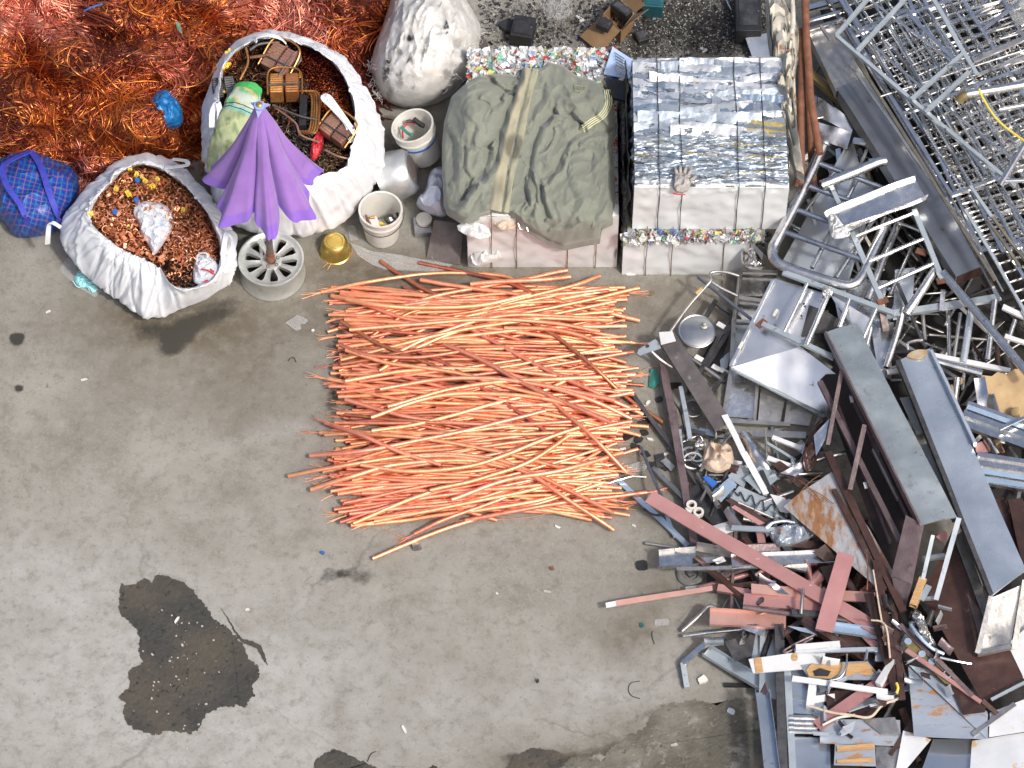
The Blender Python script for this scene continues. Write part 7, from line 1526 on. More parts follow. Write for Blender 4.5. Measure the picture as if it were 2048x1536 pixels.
bar('pale_bar', 'pale narrow upright bar right of the long brown box bar', 'bar', (1361, 774, .14), (1380, 880, .14), .03, .025, 'galv'); bar('pale_bar', 'short grey bar just right of the long brown box bar', 'bar', (1357, 860, .10), (1364, 918, .10), .035, .02, 'galv')
rod('thin_dark_rod', 'thin dark rod reaching down from the green scrap', 'rod', [(1346, 800, .08), (1362, 830, .08), (1375, 895, .08)], .006, 'darksteel', 8)
c = W(1386, 818, .03); m = MB(); m.lathe([(.07, 0), (.072, .012), (.066, .016), (.062, .010), (.03, .008), (.01, .008), (.008, .014), (.0005, .014)], 40, c); tag(m.build('pan_lid', 'dullsteel'), 'small dull round lid on the floor under the dark channel', 'lid')
pplate('green_scrap', 'folded green plastic scrap beside the end of the brown box bar', 'plastic scrap', [(1302, 738), (1312, 740), (1318, 752), (1318, 765), (1308, 776), (1298, 774), (1299, 755)], lambda x, y: .02+.03*((x-1300)/20), 'green', .003, .012, 12)
rod('dry_stalk', 'thin pale curved stalk lying beside the green scrap', 'stalk', [(1280, 746, .01), (1295, 736, .02), (1320, 731, .02)], .003, 'tan', 5); bit('dry_leaf', 'small yellowish dry leaf at the left end of the pale stalk', 'leaf', 1281, 748, .035, .04, .004, .2, 'tan')
crumple('beige_cloth', 'crumpled beige cloth lying on the scrap below the cabinet', 'cloth', [(1412, 880), (1424, 890), (1440, 888), (1460, 890), (1468, 910), (1465, 935), (1440, 948), (1415, 942), (1402, 932), (1408, 905)], .14, .07, 'clothbeige', .045, 8)
crumple('film_wad', 'small wad of grey foil left of the beige cloth', 'foil', [(1386, 890), (1405, 878), (1416, 892), (1410, 905), (1390, 902)], .10, .06, 'chrome', .03, 16)
for i, (x, y, r_, s, lab) in enumerate([(1376, 908, .042, .9, 'upper dark steel pipe clamp left of the beige cloth'), (1386, 922, .052, .4, 'lower bright steel pipe clamp left of the beige cloth'), (1398, 912, .038, 1.4, 'middle thin steel ring left of the beige cloth')]):
    c = W(x, y, .10); pts = [c+Vector((r_*math.cos(a)*1.3, r_*math.sin(a), .02*math.sin(a+s))) for a in [i_*2*PI/30+s for i_ in range(27)]]; m = MB(); m.tube(pts, .009, 8); tag(m.build('pipe_clamp', 'stainless'), lab, 'clamp')
bar('white_strip', 'bent white flat strip reaching down from the cabinet corner', 'strip', (1449, 830, .22), (1488, 908, .24), .042, .006, 'white'); bar('white_strip', 'lower half of the white flat strip, ending on the grey plates', 'strip', (1487, 905, .245), (1532, 988, .20), .042, .006, 'white')
plate('curled_sheet', 'curled silver sheet below the cabinet bottom rail', 'metal sheet', [(1476, 872, .16), (1500, 866, .18), (1560, 940, .15), (1520, 960, .14)], 'chrome', .003, .03, 6, fn=lambda u, v: .05*math.sin(u*PI))
bar('flat_rail', 'bright flat rail left of the cabinet bottom', 'rail', (1398, 862, .12), (1450, 872, .14), .05, .02, 'chrome'); bar('flat_rail', 'bright bar at the bottom right of the cabinet', 'rail', (1545, 876, .2), (1605, 898, .2), .035, .02, 'white'); bar('flat_rail', 'pale bar sloping under the right end of the cabinet', 'rail', (1530, 885, .16), (1590, 920, .16), .02, .015, 'galv')
bar('flat_rail', 'thin pale rail at the foot of the dark channel', 'rail', (1376, 852, .08), (1408, 872, .1), .025, .012, 'chrome'); bar('flat_rail', 'pale rail with pinkish shine above the brown curled sheet', 'rail', (1535, 915, .2), (1600, 940, .18), .035, .012, 'white')
crumple('curled_sheet', 'curled brown painted sheet with bright torn edge beside the tall shelf', 'metal sheet', [(1612, 880), (1628, 850), (1655, 828), (1662, 845), (1640, 900), (1628, 940), (1605, 948), (1602, 920)], .24, .10, 'brown', .04, 8)
plate('torn_sheet', 'bright torn silver flap on the curled brown sheet', 'metal sheet', [(1628, 870, .40), (1658, 838, .42), (1650, 880, .42), (1632, 912, .36)], 'mirror', .003, .02, 8)
plate('brown_strip', 'dark brown bent strip among the grey plates', 'metal strip', [(1545, 930, .22), (1560, 922, .22), (1618, 962, .22), (1600, 978, .2)], 'brown', .006, .012)
plate('curled_sheet', 'small curled silver sheet over the dark brown bent strip', 'metal sheet', [(1560, 946, .24), (1600, 925, .28), (1618, 936, .26), (1590, 952, .24)], 'chrome', .003, .03, 9)
GP = [([(1488, 956), (1535, 919), (1556, 958), (1520, 988)], .19, 'galv', 'pale grey square plate with tiny dents beneath the white strip'), ([(1456, 952), (1478, 927), (1500, 940), (1488, 975)], .15, 'galv', 'striped grey plate right of the beige cloth'), ([(1424, 985), (1460, 954), (1474, 970), (1442, 1004)], .18, 'steelblue', 'pale blue plate between beige cloth and zigzag plate'), ([(1540, 988), (1590, 1000), (1600, 1030), (1560, 1022)], .2, 'white', 'pale plate under the left corner of the rusty sheet')]
for p, z, m_, lab in GP: pplate('grey_plate', lab, 'metal plate', p, z, m_, .006, .01, 4)
def zig():
    o = pplate('zigzag_plate', 'grey steel plate with a black zigzag scrawl', 'metal plate', [(1460, 996), (1478, 972), (1568, 1010), (1575, 1034), (1530, 1030)], .17, 'galv', .006, .006, 3)
    m = MB(); m.tube(cr([W(x, y, .186) for x, y in ((1470, 984), (1478, 992), (1481, 984), (1492, 1003), (1503, 990), (1512, 1012), (1525, 1000), (1530, 1022), (1545, 1008), (1556, 1026))], 5), .0045, 6); m.build('zigzag_mark', 'black', o)
zig()
plate('black_board', 'long black board under the zigzag plate', 'board', [(1368, 986, .09), (1396, 966, .09), (1462, 1042, .10), (1436, 1062, .10)], 'black', .012, .006)
plate('black_board', 'second black board beneath the pink flat bar', 'board', [(1388, 1052, .06), (1402, 1040, .06), (1430, 1096, .06), (1390, 1098, .06)], 'black', .012, .006)
for x, y, lab in ((1383, 1013, 'left of two white ring nuts on the black board'), (1397, 1027, 'right of two white ring nuts on the black board')):
    c = W(x, y, .115); m = MB(); m.lathe([(.020, 0), (.036, 0), (.036, .026), (.020, .026), (.020, 0)], 20, c); boxthing(m, x-5, y+6, .115, .03, .045, .018, .6); tag(m.build('ring_nut', 'whiteplastic', angle=30), lab, 'nut', 'white ring nuts')
pplate('blue_scrap', 'small blue plastic blade beside the pale blue plate', 'plastic scrap', [(1406, 955), (1412, 950), (1436, 965), (1425, 975)], .16, 'bluebit', .012, .004)
rod('blue_tube', 'slim blue tube standing from copper tip to pink bar', 'tube', [(1282, 894, .05), (1302, 945, .12), (1326, 1000, .20)], .011, 'bluetube', 12); bar('blue_bar', 'long pale blue bar lying on the floor left of the heap', 'bar', (1226, 950, .02), (1376, 1092, .05), .035, .016, 'steelblue')
bar('grey_bar', 'grey bar right of the slim blue tube', 'bar', (1305, 935, .05), (1372, 1000, .08), .03, .012, 'dullsteel'); bar('steel_strip', 'short blue strip under the end of the pink bar', 'strip', (1325, 1010, .04), (1350, 1075, .04), .024, .01, 'steelblue')
bar('steel_strip', 'lowest blue strip crossing the dark slot below the bright channel', 'strip', (1420, 1130, .06), (1465, 1165, .06), .026, .012, 'steelblue')
rod('bent_rod', 'thin bent silver rod lying over the frayed copper', 'rod', [(1188, 981, .05), (1222, 965, .06), (1258, 954, .06), (1272, 953, .05), (1292, 954, .03)], .008, 'chrome', 10)
rod('bent_strip', 'thin dark curved strip under the pink flat bar', 'strip', [(1288, 1018, .03), (1310, 1030, .05), (1345, 1028, .07), (1375, 1042, .08)], .008, 'darksteel', 8)
rod('threaded_tube', 'grey tube with a threaded end on the floor above the bright channel', 'tube', [(1290, 1086, .02), (1330, 1092, .03), (1372, 1098, .04)], .011, 'dullsteel', 12)
bit('clear_bag_scrap', 'small clear plastic bag beside the bent silver rod', 'plastic bag', 1226, 968, .07, .07, .01, .3, 'clear'); bit('film_scrap', 'crumpled beige film by the right end of the copper bundle', 'plastic film', 1272, 937, .14, .06, .015, .1, 'clear')
plate('grey_tile', 'dark grey tile beside the long brown box bar', 'tile', [(1311, 918, .02), (1328, 914, .02), (1338, 935, .02), (1313, 934, .02)], 'darksteel', .006, .002); plate('grey_tile', 'lighter grey tile overlapping the dark tile', 'tile', [(1321, 922, .035), (1332, 915, .04), (1350, 932, .04), (1342, 942, .035)], 'dullsteel', .006, .002)

# ---- pink and bright strips
bar('pink_bar', 'long pinkish brown flat bar pointing at the copper bundle', 'flat bar', (1298, 994, .26), (1770, 1266, .34), .098, .012, 'pink', nseg=20, warp=.006)
bar('pink_bar', 'short wide pink flat bar standing across the long pink bar', 'flat bar', (1692, 1108, .42), (1648, 1262, .34), .115, .008, 'pink', nseg=12)
bar('pink_bar', 'pink flat bar lying horizontally below the long pink bar', 'flat bar', (1488, 1199, .24), (1652, 1213, .26), .085, .02, 'pink'); bar('pink_bar', 'bent pink flat bar with bright torn part above the horizontal one', 'flat bar', (1504, 1178, .27), (1750, 1196, .28), .07, .012, 'copperpink', warp=.012)
bar('pink_bar', 'pink flat bar among the panels near the bottom', 'flat bar', (1796, 1340, .32), (1634, 1452, .30), .085, .008, 'pink', nseg=12, warp=.006)
chan('rose_channel', 'rose coloured open channel with a black mark on its side', 'channel', (1420, 1236, .20), (1572, 1243, .22), .12, .03, 'copperpink'); bit('black_mark', 'small black clip stuck on the rose channel', 'clip', 1516, 1239, .06, .03, .01, .9, 'black').location.z = .25
chan('bright_channel', 'wide bright channel with torn left end above the round cap', 'channel', (1318, 1122, .14), (1448, 1110, .17), .13, .04, 'chrome', warp=.014); chan('bright_channel', 'long bright folded channel beneath the short wide pink bar', 'channel', (1464, 1125, .24), (1676, 1114, .27), .10, .03, 'chrome', warp=.006)
plate('torn_flap', 'torn white metal flap between the two bright channels', 'metal flap', [(1424, 1120, .2), (1445, 1112, .22), (1452, 1122, .22), (1434, 1128, .2)], 'white', .004, .02, 9)
def pale():
    root = empty('bright_strip', W(1330, 1190, .1), 'long bright strip with pink edges and white tip, out on the floor', 'strip'); root['_o'] = list(root.location)
    extr(MB(), W(1232, 1207, .10), W(1425, 1176, .16), rect(.036, .012), .18, 14, .005).build('strip', 'copperpink', root); extr(MB(), W(1212, 1211, .095), W(1232, 1207, .10), rect(.034, .01), .18, 2, 0).build('tip', 'white', root)
    extr(MB(), W(1425, 1176, .16), W(1530, 1166, .2), rect(.036, .012), .1, 8, .005).build('dark_part', 'brown', root)
pale()
bar('grey_strip', 'thin grey strip behind the long bright strip', 'strip', (1372, 1177, .06), (1440, 1168, .08), .02, .006, 'galv'); rod('short_rod', 'thin steel rod slanting down from the blue strip', 'rod', [(1444, 1146, .14), (1462, 1180, .13), (1481, 1218, .12)], .008, 'dullsteel', 8); rod('curved_wire', 'curved grey wire between the strip and the rose channel', 'wire', [(1445, 1216, .06), (1462, 1192, .08), (1498, 1176, .1)], .004, 'dullsteel', 6)
rod('short_rod', 'upright dark rod with a round head crossing the pink bars', 'rod', [(1607, 1178, .36), (1604, 1200, .36), (1602, 1228, .34)], .012, 'dullsteel', 10)
rod('dark_pipe', 'long dark purple pipe running under the short wide pink bar', 'pipe', [(1486, 1214, .27), (1570, 1226, .28), (1650, 1236, .29), (1760, 1248, .3)], .017, 'brownlit', 12); rod('dark_pipe', 'thinner pipe behind the long dark purple pipe', 'pipe', [(1640, 1226, .28), (1740, 1236, .29)], .010, 'stainless', 10)
rod('bent_tube', 'short bent grey tube on the floor left of the rose channel', 'tube', [(1364, 1262, .04), (1390, 1239, .08), (1412, 1217, .12), (1420, 1212, .13), (1432, 1216, .13)], .014, 'dullsteel', 12); rod('hooked_rod', 'hooked steel rod below the rose channel', 'rod', [(1366, 1272, .05), (1430, 1264, .08), (1488, 1258, .1), (1497, 1254, .1), (1494, 1248, .1)], .012, 'stainless', 12)
def bentbar():
    root = empty('bent_bar', W(1390, 1330, .02), 'bent silver square bar out on the floor at the left of the heap', 'bar'); root['_o'] = list(root.location)
    for a, b, m_ in (((1416, 1284, .10), (1366, 1328, .05), 'stainless'), ((1366, 1326, .05), (1374, 1376, .03), 'galv')): extr(MB(), WA(a), WA(b), rect(.035, .024), 0, 5, .003).build('segment', m_, root)
    patch(MB(), [W(1408, 1274, .12), W(1448, 1274, .14), W(1448, 1290, .14), W(1410, 1290, .12)], .006, 8, 5, .012, 8, fn=lambda u, v: .03*math.sin(v*PI)).build('saddle', 'chrome', root)
bentbar()
pplate('dark_plate', 'dark grey square plate beside the hooked rod', 'metal plate', [(1449, 1283), (1480, 1274), (1512, 1262), (1504, 1312), (1470, 1323)], .15, 'darksteel', .006, .004)
pplate('pale_plate', 'pale grey plate standing behind the dark grey square plate', 'metal plate', [(1512, 1256), (1550, 1250), (1552, 1360), (1502, 1320)], .12, 'galv', .006, .004)
chan('floor_channel', 'galvanised channel sloping from the bent bar to the leaning sheet', 'channel', (1412, 1304, .06), (1546, 1384, .10), .085, .04, 'galv', warp=.006)
bar('black_bar', 'short black bar with bristles on the floor by the galvanised channel', 'bar', (1447, 1370, .015), (1516, 1371, .02), .026, .02, 'black')
chan('leaning_channel', 'grey steel channel leaning at the left edge of the bottom panels', 'channel', (1524, 1385, .28), (1546, 1560, .30), .10, .05, 'bluepaint', warp=.006); plate('leaning_flap', 'brown triangular end flap of the leaning grey channel', 'metal flap', [(1530, 1364, .34), (1536, 1386, .32), (1514, 1394, .24), (1520, 1384, .26)], 'brownlit', .005, .003)
def bigcab():
    root = empty('steel_door_frame', W(1600, 1400, .1), 'tall dark door frame along the left side of the bottom panels', 'frame'); root['_o'] = list(root.location)
    for a, b, w, m_ in [((1558, 1250, .24), (1566, 1560, .26), .06, 'darksteel'), ((1574, 1330, .25), (1586, 1560, .26), .045, 'galv')]: extr(MB(), WA(a), WA(b), rect(w, .03), 0, 8, .002).build('frame_bar', m_, root)
    for c, m_ in (([(1582, 1330, .22), (1650, 1330, .22), (1648, 1430, .22), (1584, 1426, .22)], 'bluepaint'), ([(1586, 1472, .22), (1660, 1476, .22), (1662, 1560, .22), (1592, 1560, .22)], 'bluepaint'), ([(1520, 1256, .14), (1552, 1250, .14), (1556, 1400, .14), (1518, 1390, .14)], 'galv')): patch(MB(), [WA(q) for q in c], .005, 14, 14, .022, 2.2).build('panel', m_, root)
    extr(MB(), W(1578, 1450, .25), W(1668, 1452, .25), rib(.12, .03, 3, .003), 0, 8, .002).build('ribbed_rail', 'chrome', root, angle=20)
bigcab()
def wp():
    o = pplate('white_board', 'white board with a tan tape patch and round brown sticker', 'board', [(1497, 1318), (1580, 1306), (1652, 1302), (1644, 1334), (1506, 1346)], .30, 'white', .01, .006, 3)
    for pl in ([(1508, 1316), (1522, 1314), (1527, 1344), (1512, 1346)], smoothpoly([(1583, 1307), (1595, 1307), (1596, 1321), (1584, 1322)], 8, 2)): polyplate(MB(), pl, .3045, .002, 4, .001).build('tan_patch', 'wood', o)
wp()
bar('white_bar', 'short bright white bar above the white board', 'bar', (1591, 1296, .34), (1680, 1289, .34), .04, .03, 'white'); bar('white_bar', 'pale bar beside the short bright white bar', 'bar', (1590, 1302, .32), (1755, 1300, .33), .03, .012, 'bluepanel'); bar('white_bar', 'long white strip below the torn veneer', 'bar', (1584, 1357, .34), (1776, 1384, .35), .038, .012, 'white')
def veneer():
    root = empty('veneer_board', W(1685, 1340, .3), 'torn orange wood veneer board near the bottom of the heap', 'board'); root['_o'] = list(root.location)
    m = MB(); polyplate(m, [(1600, 1330), (1625, 1326), (1735, 1322), (1758, 1350), (1752, 1360), (1620, 1358)], .30, .008, dent=.003); m.build('base', 'gluepanel', root)
    m = MB(); polyplate(m, [(1622, 1328), (1690, 1326), (1680, 1345), (1660, 1358), (1618, 1352), (1612, 1340)], .3105, .004, dent=.003); m.build('veneer', 'wood', root)
    m = MB(); polyplate(m, [(1696, 1327), (1734, 1324), (1750, 1345), (1735, 1352), (1715, 1346), (1690, 1354)], .3105, .004, dent=.003); m.build('veneer', 'wood', root)
    m = MB(); polyplate(m, [(1626, 1342), (1640, 1336), (1662, 1342), (1656, 1352), (1630, 1352)], .316, .002, dent=.006); m.build('dark_tear', 'black', root)
veneer()
rod('bent_wire', 'curved grey wire looping over the torn veneer board', 'wire', [(1694, 1308, .36), (1692, 1335, .36), (1680, 1355, .35), (1655, 1362, .34)], .006, 'dullsteel', 8)
for p, z, m_, lab in [([(1650, 1382), (1738, 1378), (1790, 1400), (1740, 1432), (1655, 1420)], .26, 'brown', 'brown sheet under the lower pink flat bar'), ([(1640, 1438), (1800, 1440), (1802, 1492), (1640, 1486)], .29, 'gluepanel', 'blue grey glue streaked panel near the bottom edge'), ([(1724, 1438), (1790, 1434), (1800, 1470), (1762, 1468)], .31, 'dullsteel', 'small dull metal piece on the glue streaked panel'), ([(1670, 1488), (1750, 1490), (1752, 1532), (1668, 1530)], .30, 'gluepanel', 'small panel with tan wood stripes at the bottom edge'), ([(1752, 1492), (1800, 1492), (1796, 1560), (1752, 1560)], .27, 'dullsteel', 'dark grey panel between the small panel and white sheets'),
        ([(1752, 1280), (1790, 1262), (1792, 1325), (1750, 1322)], .30, 'bluepanel', 'small pale blue sheet behind the brown upright strips'), ([(1680, 1264), (1750, 1276), (1748, 1296), (1682, 1296)], .28, 'brown', 'dark brown sheet above the short bright white bar')]: pplate('sheet_metal', lab, 'panel', p, z, m_, .006, .006, 3)
for a, b, w in (((1674, 1498, .31), (1748, 1492, .31), .04), ((1674, 1524, .31), (1748, 1520, .31), .03)): 
    o = bar('wood_stripe', None, None, a, b, w, .006, 'wood'); p_ = [x for x in COL.objects if x.get('label') == 'small panel with tan wood stripes at the bottom edge'][0]; l = o.location.copy(); o.parent = p_; o.location = l-p_.location
rod('frayed_cable', 'frayed pale cable across the lower pink flat bar', 'cable', [(1620, 1412, .34), (1660, 1424, .35), (1700, 1430, .35), (1740, 1434, .35), (1765, 1410, .35), (1800, 1396, .34)], .009, 'clothbeige', 8); rod('frayed_cable', 'white cable end under the pink bar tip', 'cable', [(1645, 1450, .32), (1675, 1436, .34), (1710, 1430, .34)], .009, 'whiteplastic', 8)
plate('stained_sheet', 'blue grey square panel with orange rust marks in the lower right', 'panel', [(1818, 1330, .38), (1872, 1342, .40), (1976, 1428, .43), (1972, 1476, .43)], 'gluepanel', .006, .006); pplate('stained_sheet', 'larger square panel with rust marks below the twisted brown strips', 'panel', [(1816, 1332), (1850, 1338), (1975, 1424), (1976, 1478), (1828, 1472)], plane((1816, 1332, .35), (1976, 1478, .42), (1828, 1472, .40)), 'gluepanel', .008, .006, 2)
pplate('brown_sheet', 'wrinkled dark brown sheet lying on the rust marked panel', 'metal sheet', [(1858, 1340), (1900, 1370), (1972, 1405), (1970, 1424), (1926, 1430), (1905, 1380)], .44, 'brown', .005, .02, 6)
for c, m_, lab in [([(1806, 1462, .30), (1836, 1470, .30), (1862, 1480, .30), (1786, 1570, .28)], 'whiteglue', 'white sheet with tan tape left of the bottom edge panels'), ([(1866, 1478, .30), (1942, 1478, .30), (1942, 1560, .34), (1836, 1560, .34)], 'mirror', 'shiny curved white sheet at the bottom edge'), ([(1944, 1480, .34), (2070, 1462, .36), (2070, 1570, .40), (1938, 1570, .38)], 'whiteglue', 'white panel with brown glue lines in the bottom right corner'), ([(1980, 1425, .40), (2070, 1390, .42), (2070, 1460, .40), (1978, 1474, .38)], 'whiteglue', 'white glue stained panel at the right edge near the bottom'), ([(2000, 1300, .40), (2070, 1240, .42), (2070, 1380, .40), (2046, 1356, .4)], 'white', 'white panel at the right edge beside the brown sheet')]: plate('white_sheet', lab, 'panel', c, m_, .005, .012, 2, n=12)
pplate('rusty_sheet', 'large flat sheet streaked with rust beside the dark tall shelf', 'metal sheet', [(1567, 1013), (1600, 985), (1666, 942), (1740, 1060), (1790, 1150), (1760, 1180)], plane((1567, 1013, .30), (1666, 942, .34), (1760, 1180, .40)), 'rustsheet', .006, .006, 2)
for i, (a, b) in enumerate([((1598, 960), (1640, 1000)), ((1610, 975), (1668, 1008)), ((1640, 950), (1600, 985))]): rod('copper_splinter', 'thin copper wire lying loose on the rust streaked sheet', 'wire', [(a[0], a[1], .36), ((a[0]+b[0])/2, (a[1]+b[1])/2-4, .37), (b[0], b[1], .36)], .003, 'rustwire', 5, group='copper wires on the rusty sheet')
for p, m_, lab in [([(1432, 1062, .16), (1470, 1052, .2), (1500, 1064, .18), (1530, 1060, .18)], 'chrome', 'bent bright rail left of the rusty sheet')]: pass
bar('flat_rail', 'long pale rail left of the rust streaked sheet', 'rail', (1462, 1056, .22), (1640, 1064, .26), .04, .012, 'galv', nseg=14, warp=.008); rod('bent_rail', 'curved steel rail looping above the pale rail', 'rail', [(1532, 1056, .24), (1545, 1046, .26), (1570, 1042, .27), (1590, 1045, .27)], .013, 'stainless', 8)
crumple('bent_sheet', 'bent grey sheet with orange rust spots left of the rusty sheet', 'metal sheet', [(1535, 1062), (1560, 1050), (1612, 1050), (1640, 1070), (1605, 1085), (1560, 1098), (1545, 1085)], .20, .07, 'gluepanel', .03, 9)
plate('brown_strip', 'brown painted strip with pink face under the zigzag plate', 'metal strip', [(1450, 1000, .2), (1462, 996, .21), (1540, 1042, .2), (1530, 1052, .18)], 'brown', .01, .006); plate('brown_strip', 'slim pink lit strip inside the brown painted strip', 'metal strip', [(1462, 1014, .225), (1470, 1010, .225), (1530, 1046, .22), (1518, 1050, .21)], 'pink', .006, .004)
bar('brown_bar', 'dark brown bar running right below the bent rusty sheet', 'bar', (1560, 1085, .2), (1680, 1096, .22), .06, .02, 'brown'); plate('brown_flap', 'brown folded flap lit pinkish above the bright channel', 'metal flap', [(1626, 1106, .3), (1650, 1088, .32), (1678, 1104, .3), (1660, 1130, .28)], 'brown', .006, .01); plate('brown_flap', 'brown curved offcut below the bright folded channel', 'metal flap', [(1640, 1135, .26), (1668, 1128, .28), (1678, 1150, .26), (1656, 1168, .24)], 'brown', .006, .012)
bar('slotted_rail', 'black slotted rail under the bright channels', 'rail', (1414, 1160, .04), (1510, 1158, .06), .11, .02, 'black'); rod('curled_strip', 'curled pink and silver strip end above the pink bars', 'strip', [(1512, 1150, .24), (1530, 1140, .27), (1552, 1142, .27), (1562, 1152, .25)], .013, 'copperpink', 8); plate('curled_strip', 'twisted silver strip across the bent pink bar', 'strip', [(1535, 1168, .30), (1552, 1166, .31), (1580, 1190, .30), (1560, 1186, .3)], 'chrome', .004, .02, 10)
chan('blue_channel', 'pale blue channel at the foot of the short wide pink bar', 'channel', (1632, 1252, .30), (1762, 1270, .33), .07, .03, 'steelblue', warp=.004); pplate('blue_offcut', 'pale blue triangular offcut below the pale blue channel', 'metal plate', [(1575, 1252), (1632, 1258), (1678, 1270), (1676, 1280), (1600, 1262)], .26, 'steelblue', .006, .006); rod('thin_loop', 'flattened thin tube loop above the white board', 'tube', [(1628, 1270, .30), (1590, 1288, .30), (1570, 1300, .30), (1568, 1304, .3), (1580, 1302, .3), (1625, 1276, .3)], .008, 'brownlit', 8)

# ---- tall dark shelf and long tables on their sides
def shelf():
    root = empty('tall_shelf', W(1770, 940, .2), 'tall dark brown shelf lying on its side with a grey side panel', 'shelf'); root['_o'] = list(root.location)
    patch(MB(), [W(1648, 666, .60), W(1714, 648, .60), W(1914, 1034, .75), W(1840, 1050, .73)], .012, 16, 44, .016, 2.2, fn=lambda u, v: .012*math.sin(u*PI)).build('side_panel', 'shelftop', root)
    d, s, u = frame(W(1683, 672, .60), W(1872, 1036, .74)); 
    extr(MB(), W(1651, 668, .585), W(1838, 1050, .72), rect(.012, .07), 0, 12, .003).build('edge_strip', 'brownlit', root)
    patch(MB(), [W(1640, 760, .28), W(1700, 700, .32), W(1836, 1058, .40), W(1800, 1205, .34)], .008, 8, 16, .006).build('back_panel', 'darkbrown', root)
    for a, b, w, m_ in [((1640, 764, .44), (1800, 1085, .56), .036, 'brownlit'), ((1645, 770, .40), (1708, 905, .44), .03, 'brown'), ((1655, 905, .36), (1806, 1224, .44), .05, 'brown'), ((1697, 740, .5), (1800, 960, .56), .03, 'brown'), ((1700, 790, .46), (1835, 1080, .5), .016, 'brownlit'), ((1672, 800, .40), (1780, 1085, .46), .016, 'brownlit'), ((1684, 740, .58), (1656, 890, .40), .028, 'brownlit'), ((1730, 850, .62), (1700, 980, .44), .032, 'brownlit'), ((1718, 800, .5), (1760, 905, .5), .014, 'stainless'), ((1668, 980, .36), (1770, 1180, .42), .03, 'brown'), ((1745, 900, .56), (1795, 1000, .58), .012, 'dullsteel')]:
        extr(MB(), WA(a), WA(b), rect(w, .03), 0, 8, .002).build('frame_bar', m_, root)
    patch(MB(), [W(1812, 1030, .72), W(1848, 1050, .72), W(1824, 1168, .52), W(1782, 1152, .48)], .008, 10, 10, .010, 6).build('end_plate', 'brownlit', root)
    patch(MB(), [W(1784, 1154, .48), W(1824, 1168, .52), W(1808, 1226, .40), W(1794, 1200, .40)], .008, 8, 8, .008, 6).build('end_plate', 'brownlit', root)
    patch(MB(), [W(1660, 905, .36), W(1702, 985, .40), W(1690, 990, .2), W(1652, 900, .2)], .006, 6, 6, .004).build('shelf_board', 'brown', root)
    for q in ((1703, 798, .5), (1731, 970, .48)):
        m = MB(); boxthing(m, q[0], q[1], q[2], .02, .045, .01, .2); m.build('bright_clip', 'white', root, smooth=False)
    # legs at the lower end
    for a, b, w in [((1918, 1036, .74), (1872, 1200, .50), .032), ((1866, 1070, .66), (1844, 1166, .5), .026), ((1826, 1198, .44), (1874, 1196, .48), .02), ((1846, 1118, .5), (1890, 1112, .56), .03)]:
        extr(MB(), WA(a), WA(b), rect(w, w), 0, 6, .002).build('leg', 'galv', root)
    for a, b in [((1706, 668, .56), (1800, 860, .62)), ((1800, 860, .62), (1910, 1040, .70))]: extr(MB(), WA(a), WA(b), rect(.03, .05), 0, 8, .004).build('edge_rail', 'darksteel', root)
shelf()
def table():
    root = empty('steel_table', W(1930, 960, .3), 'long blue grey steel table top lying on its side with burnt end', 'table'); root['_o'] = list(root.location)
    patch(MB(), [W(1797, 720, .52), W(1860, 696, .52), W(2052, 1140, .69), W(1983, 1192, .67)], .014, 16, 48, .018, 1.8, fn=lambda u, v: .012*math.sin(u*PI)).build('top_panel', 'tabletop', root)
    extr(MB(), W(1796, 724, .50), W(1982, 1192, .66), rect(.03, .05), 0, 10, .003).build('edge_rail', 'darksteel', root)
    extr(MB(), W(1862, 704, .535), W(1950, 890, .62), rect(.02, .05), 0, 10, .004).build('flange', 'bluepanel', root)
    m = MB(); polyplate(m, [(1812, 712), (1822, 703), (1838, 698), (1856, 700), (1852, 712), (1838, 718), (1822, 716)], .545, .004, 5, .004, smooth=1); m.build('burnt_patch', 'burnt', root)
    for a, b, w in [((1983, 1192, .66), (1955, 1306, .44), .034), ((2050, 1160, .70), (2028, 1298, .48), .034), ((1955, 1308, .44), (2028, 1292, .48), .03)]: extr(MB(), WA(a), WA(b), rect(w, w), 0, 6, .002).build('leg', 'dullsteel', root)
    for c in ([(1800, 796, .40), (1822, 792, .40), (1850, 862, .40), (1834, 872, .40)], [(1842, 890, .42), (1862, 885, .42), (1892, 968, .44), (1880, 975, .44)]): patch(MB(), [WA(q) for q in c], .006, 5, 10, .004).build('lower_shelf', 'bluepanel', root)
    sq = MB(); extr(sq, W(1893, 965, .5), W(1900, 1030, .4), rect(.045, .045), 0, 3, 0, caps=False); sq.build('leg', 'brownlit', root)
    patch(MB(), [W(1986, 1195, .62), W(2044, 1168, .66), W(2020, 1290, .46), W(1962, 1300, .42)], .004, 10, 10, .02, 4).build('end_sheet', 'dullsteel', root)
    bb = [((1914, 1070, .40), (1978, 1240, .44), .06, 'dullsteel'), ((1940, 1050, .44), (1990, 1170, .5), .03, 'darksteel')]
    for a, b, w, m_ in bb: extr(MB(), WA(a), WA(b), rect(w, .02), 0, 6, .003).build('brace', m_, root)
MT['burnt'] = pbr('heat_burnt_steel', (.62, .34, .10), (.70, .66, .52), 8, (.3, .5), .6, .1, 30)
table()
plate('brown_sheet', 'long dark brown sheet between the shelf legs and the table legs', 'metal sheet', [(1845, 1190, .34), (1905, 1060, .38), (2046, 1352, .42), (1964, 1404, .40)], 'brown', .008, .010, 2, n=16); plate('brown_sheet', 'brown sheet strip right of the shelf legs with a dark smear', 'metal sheet', [(1905, 1080, .36), (1925, 1060, .36), (1992, 1250, .40), (1962, 1290, .40)], 'brownlit', .008, .006, 2)
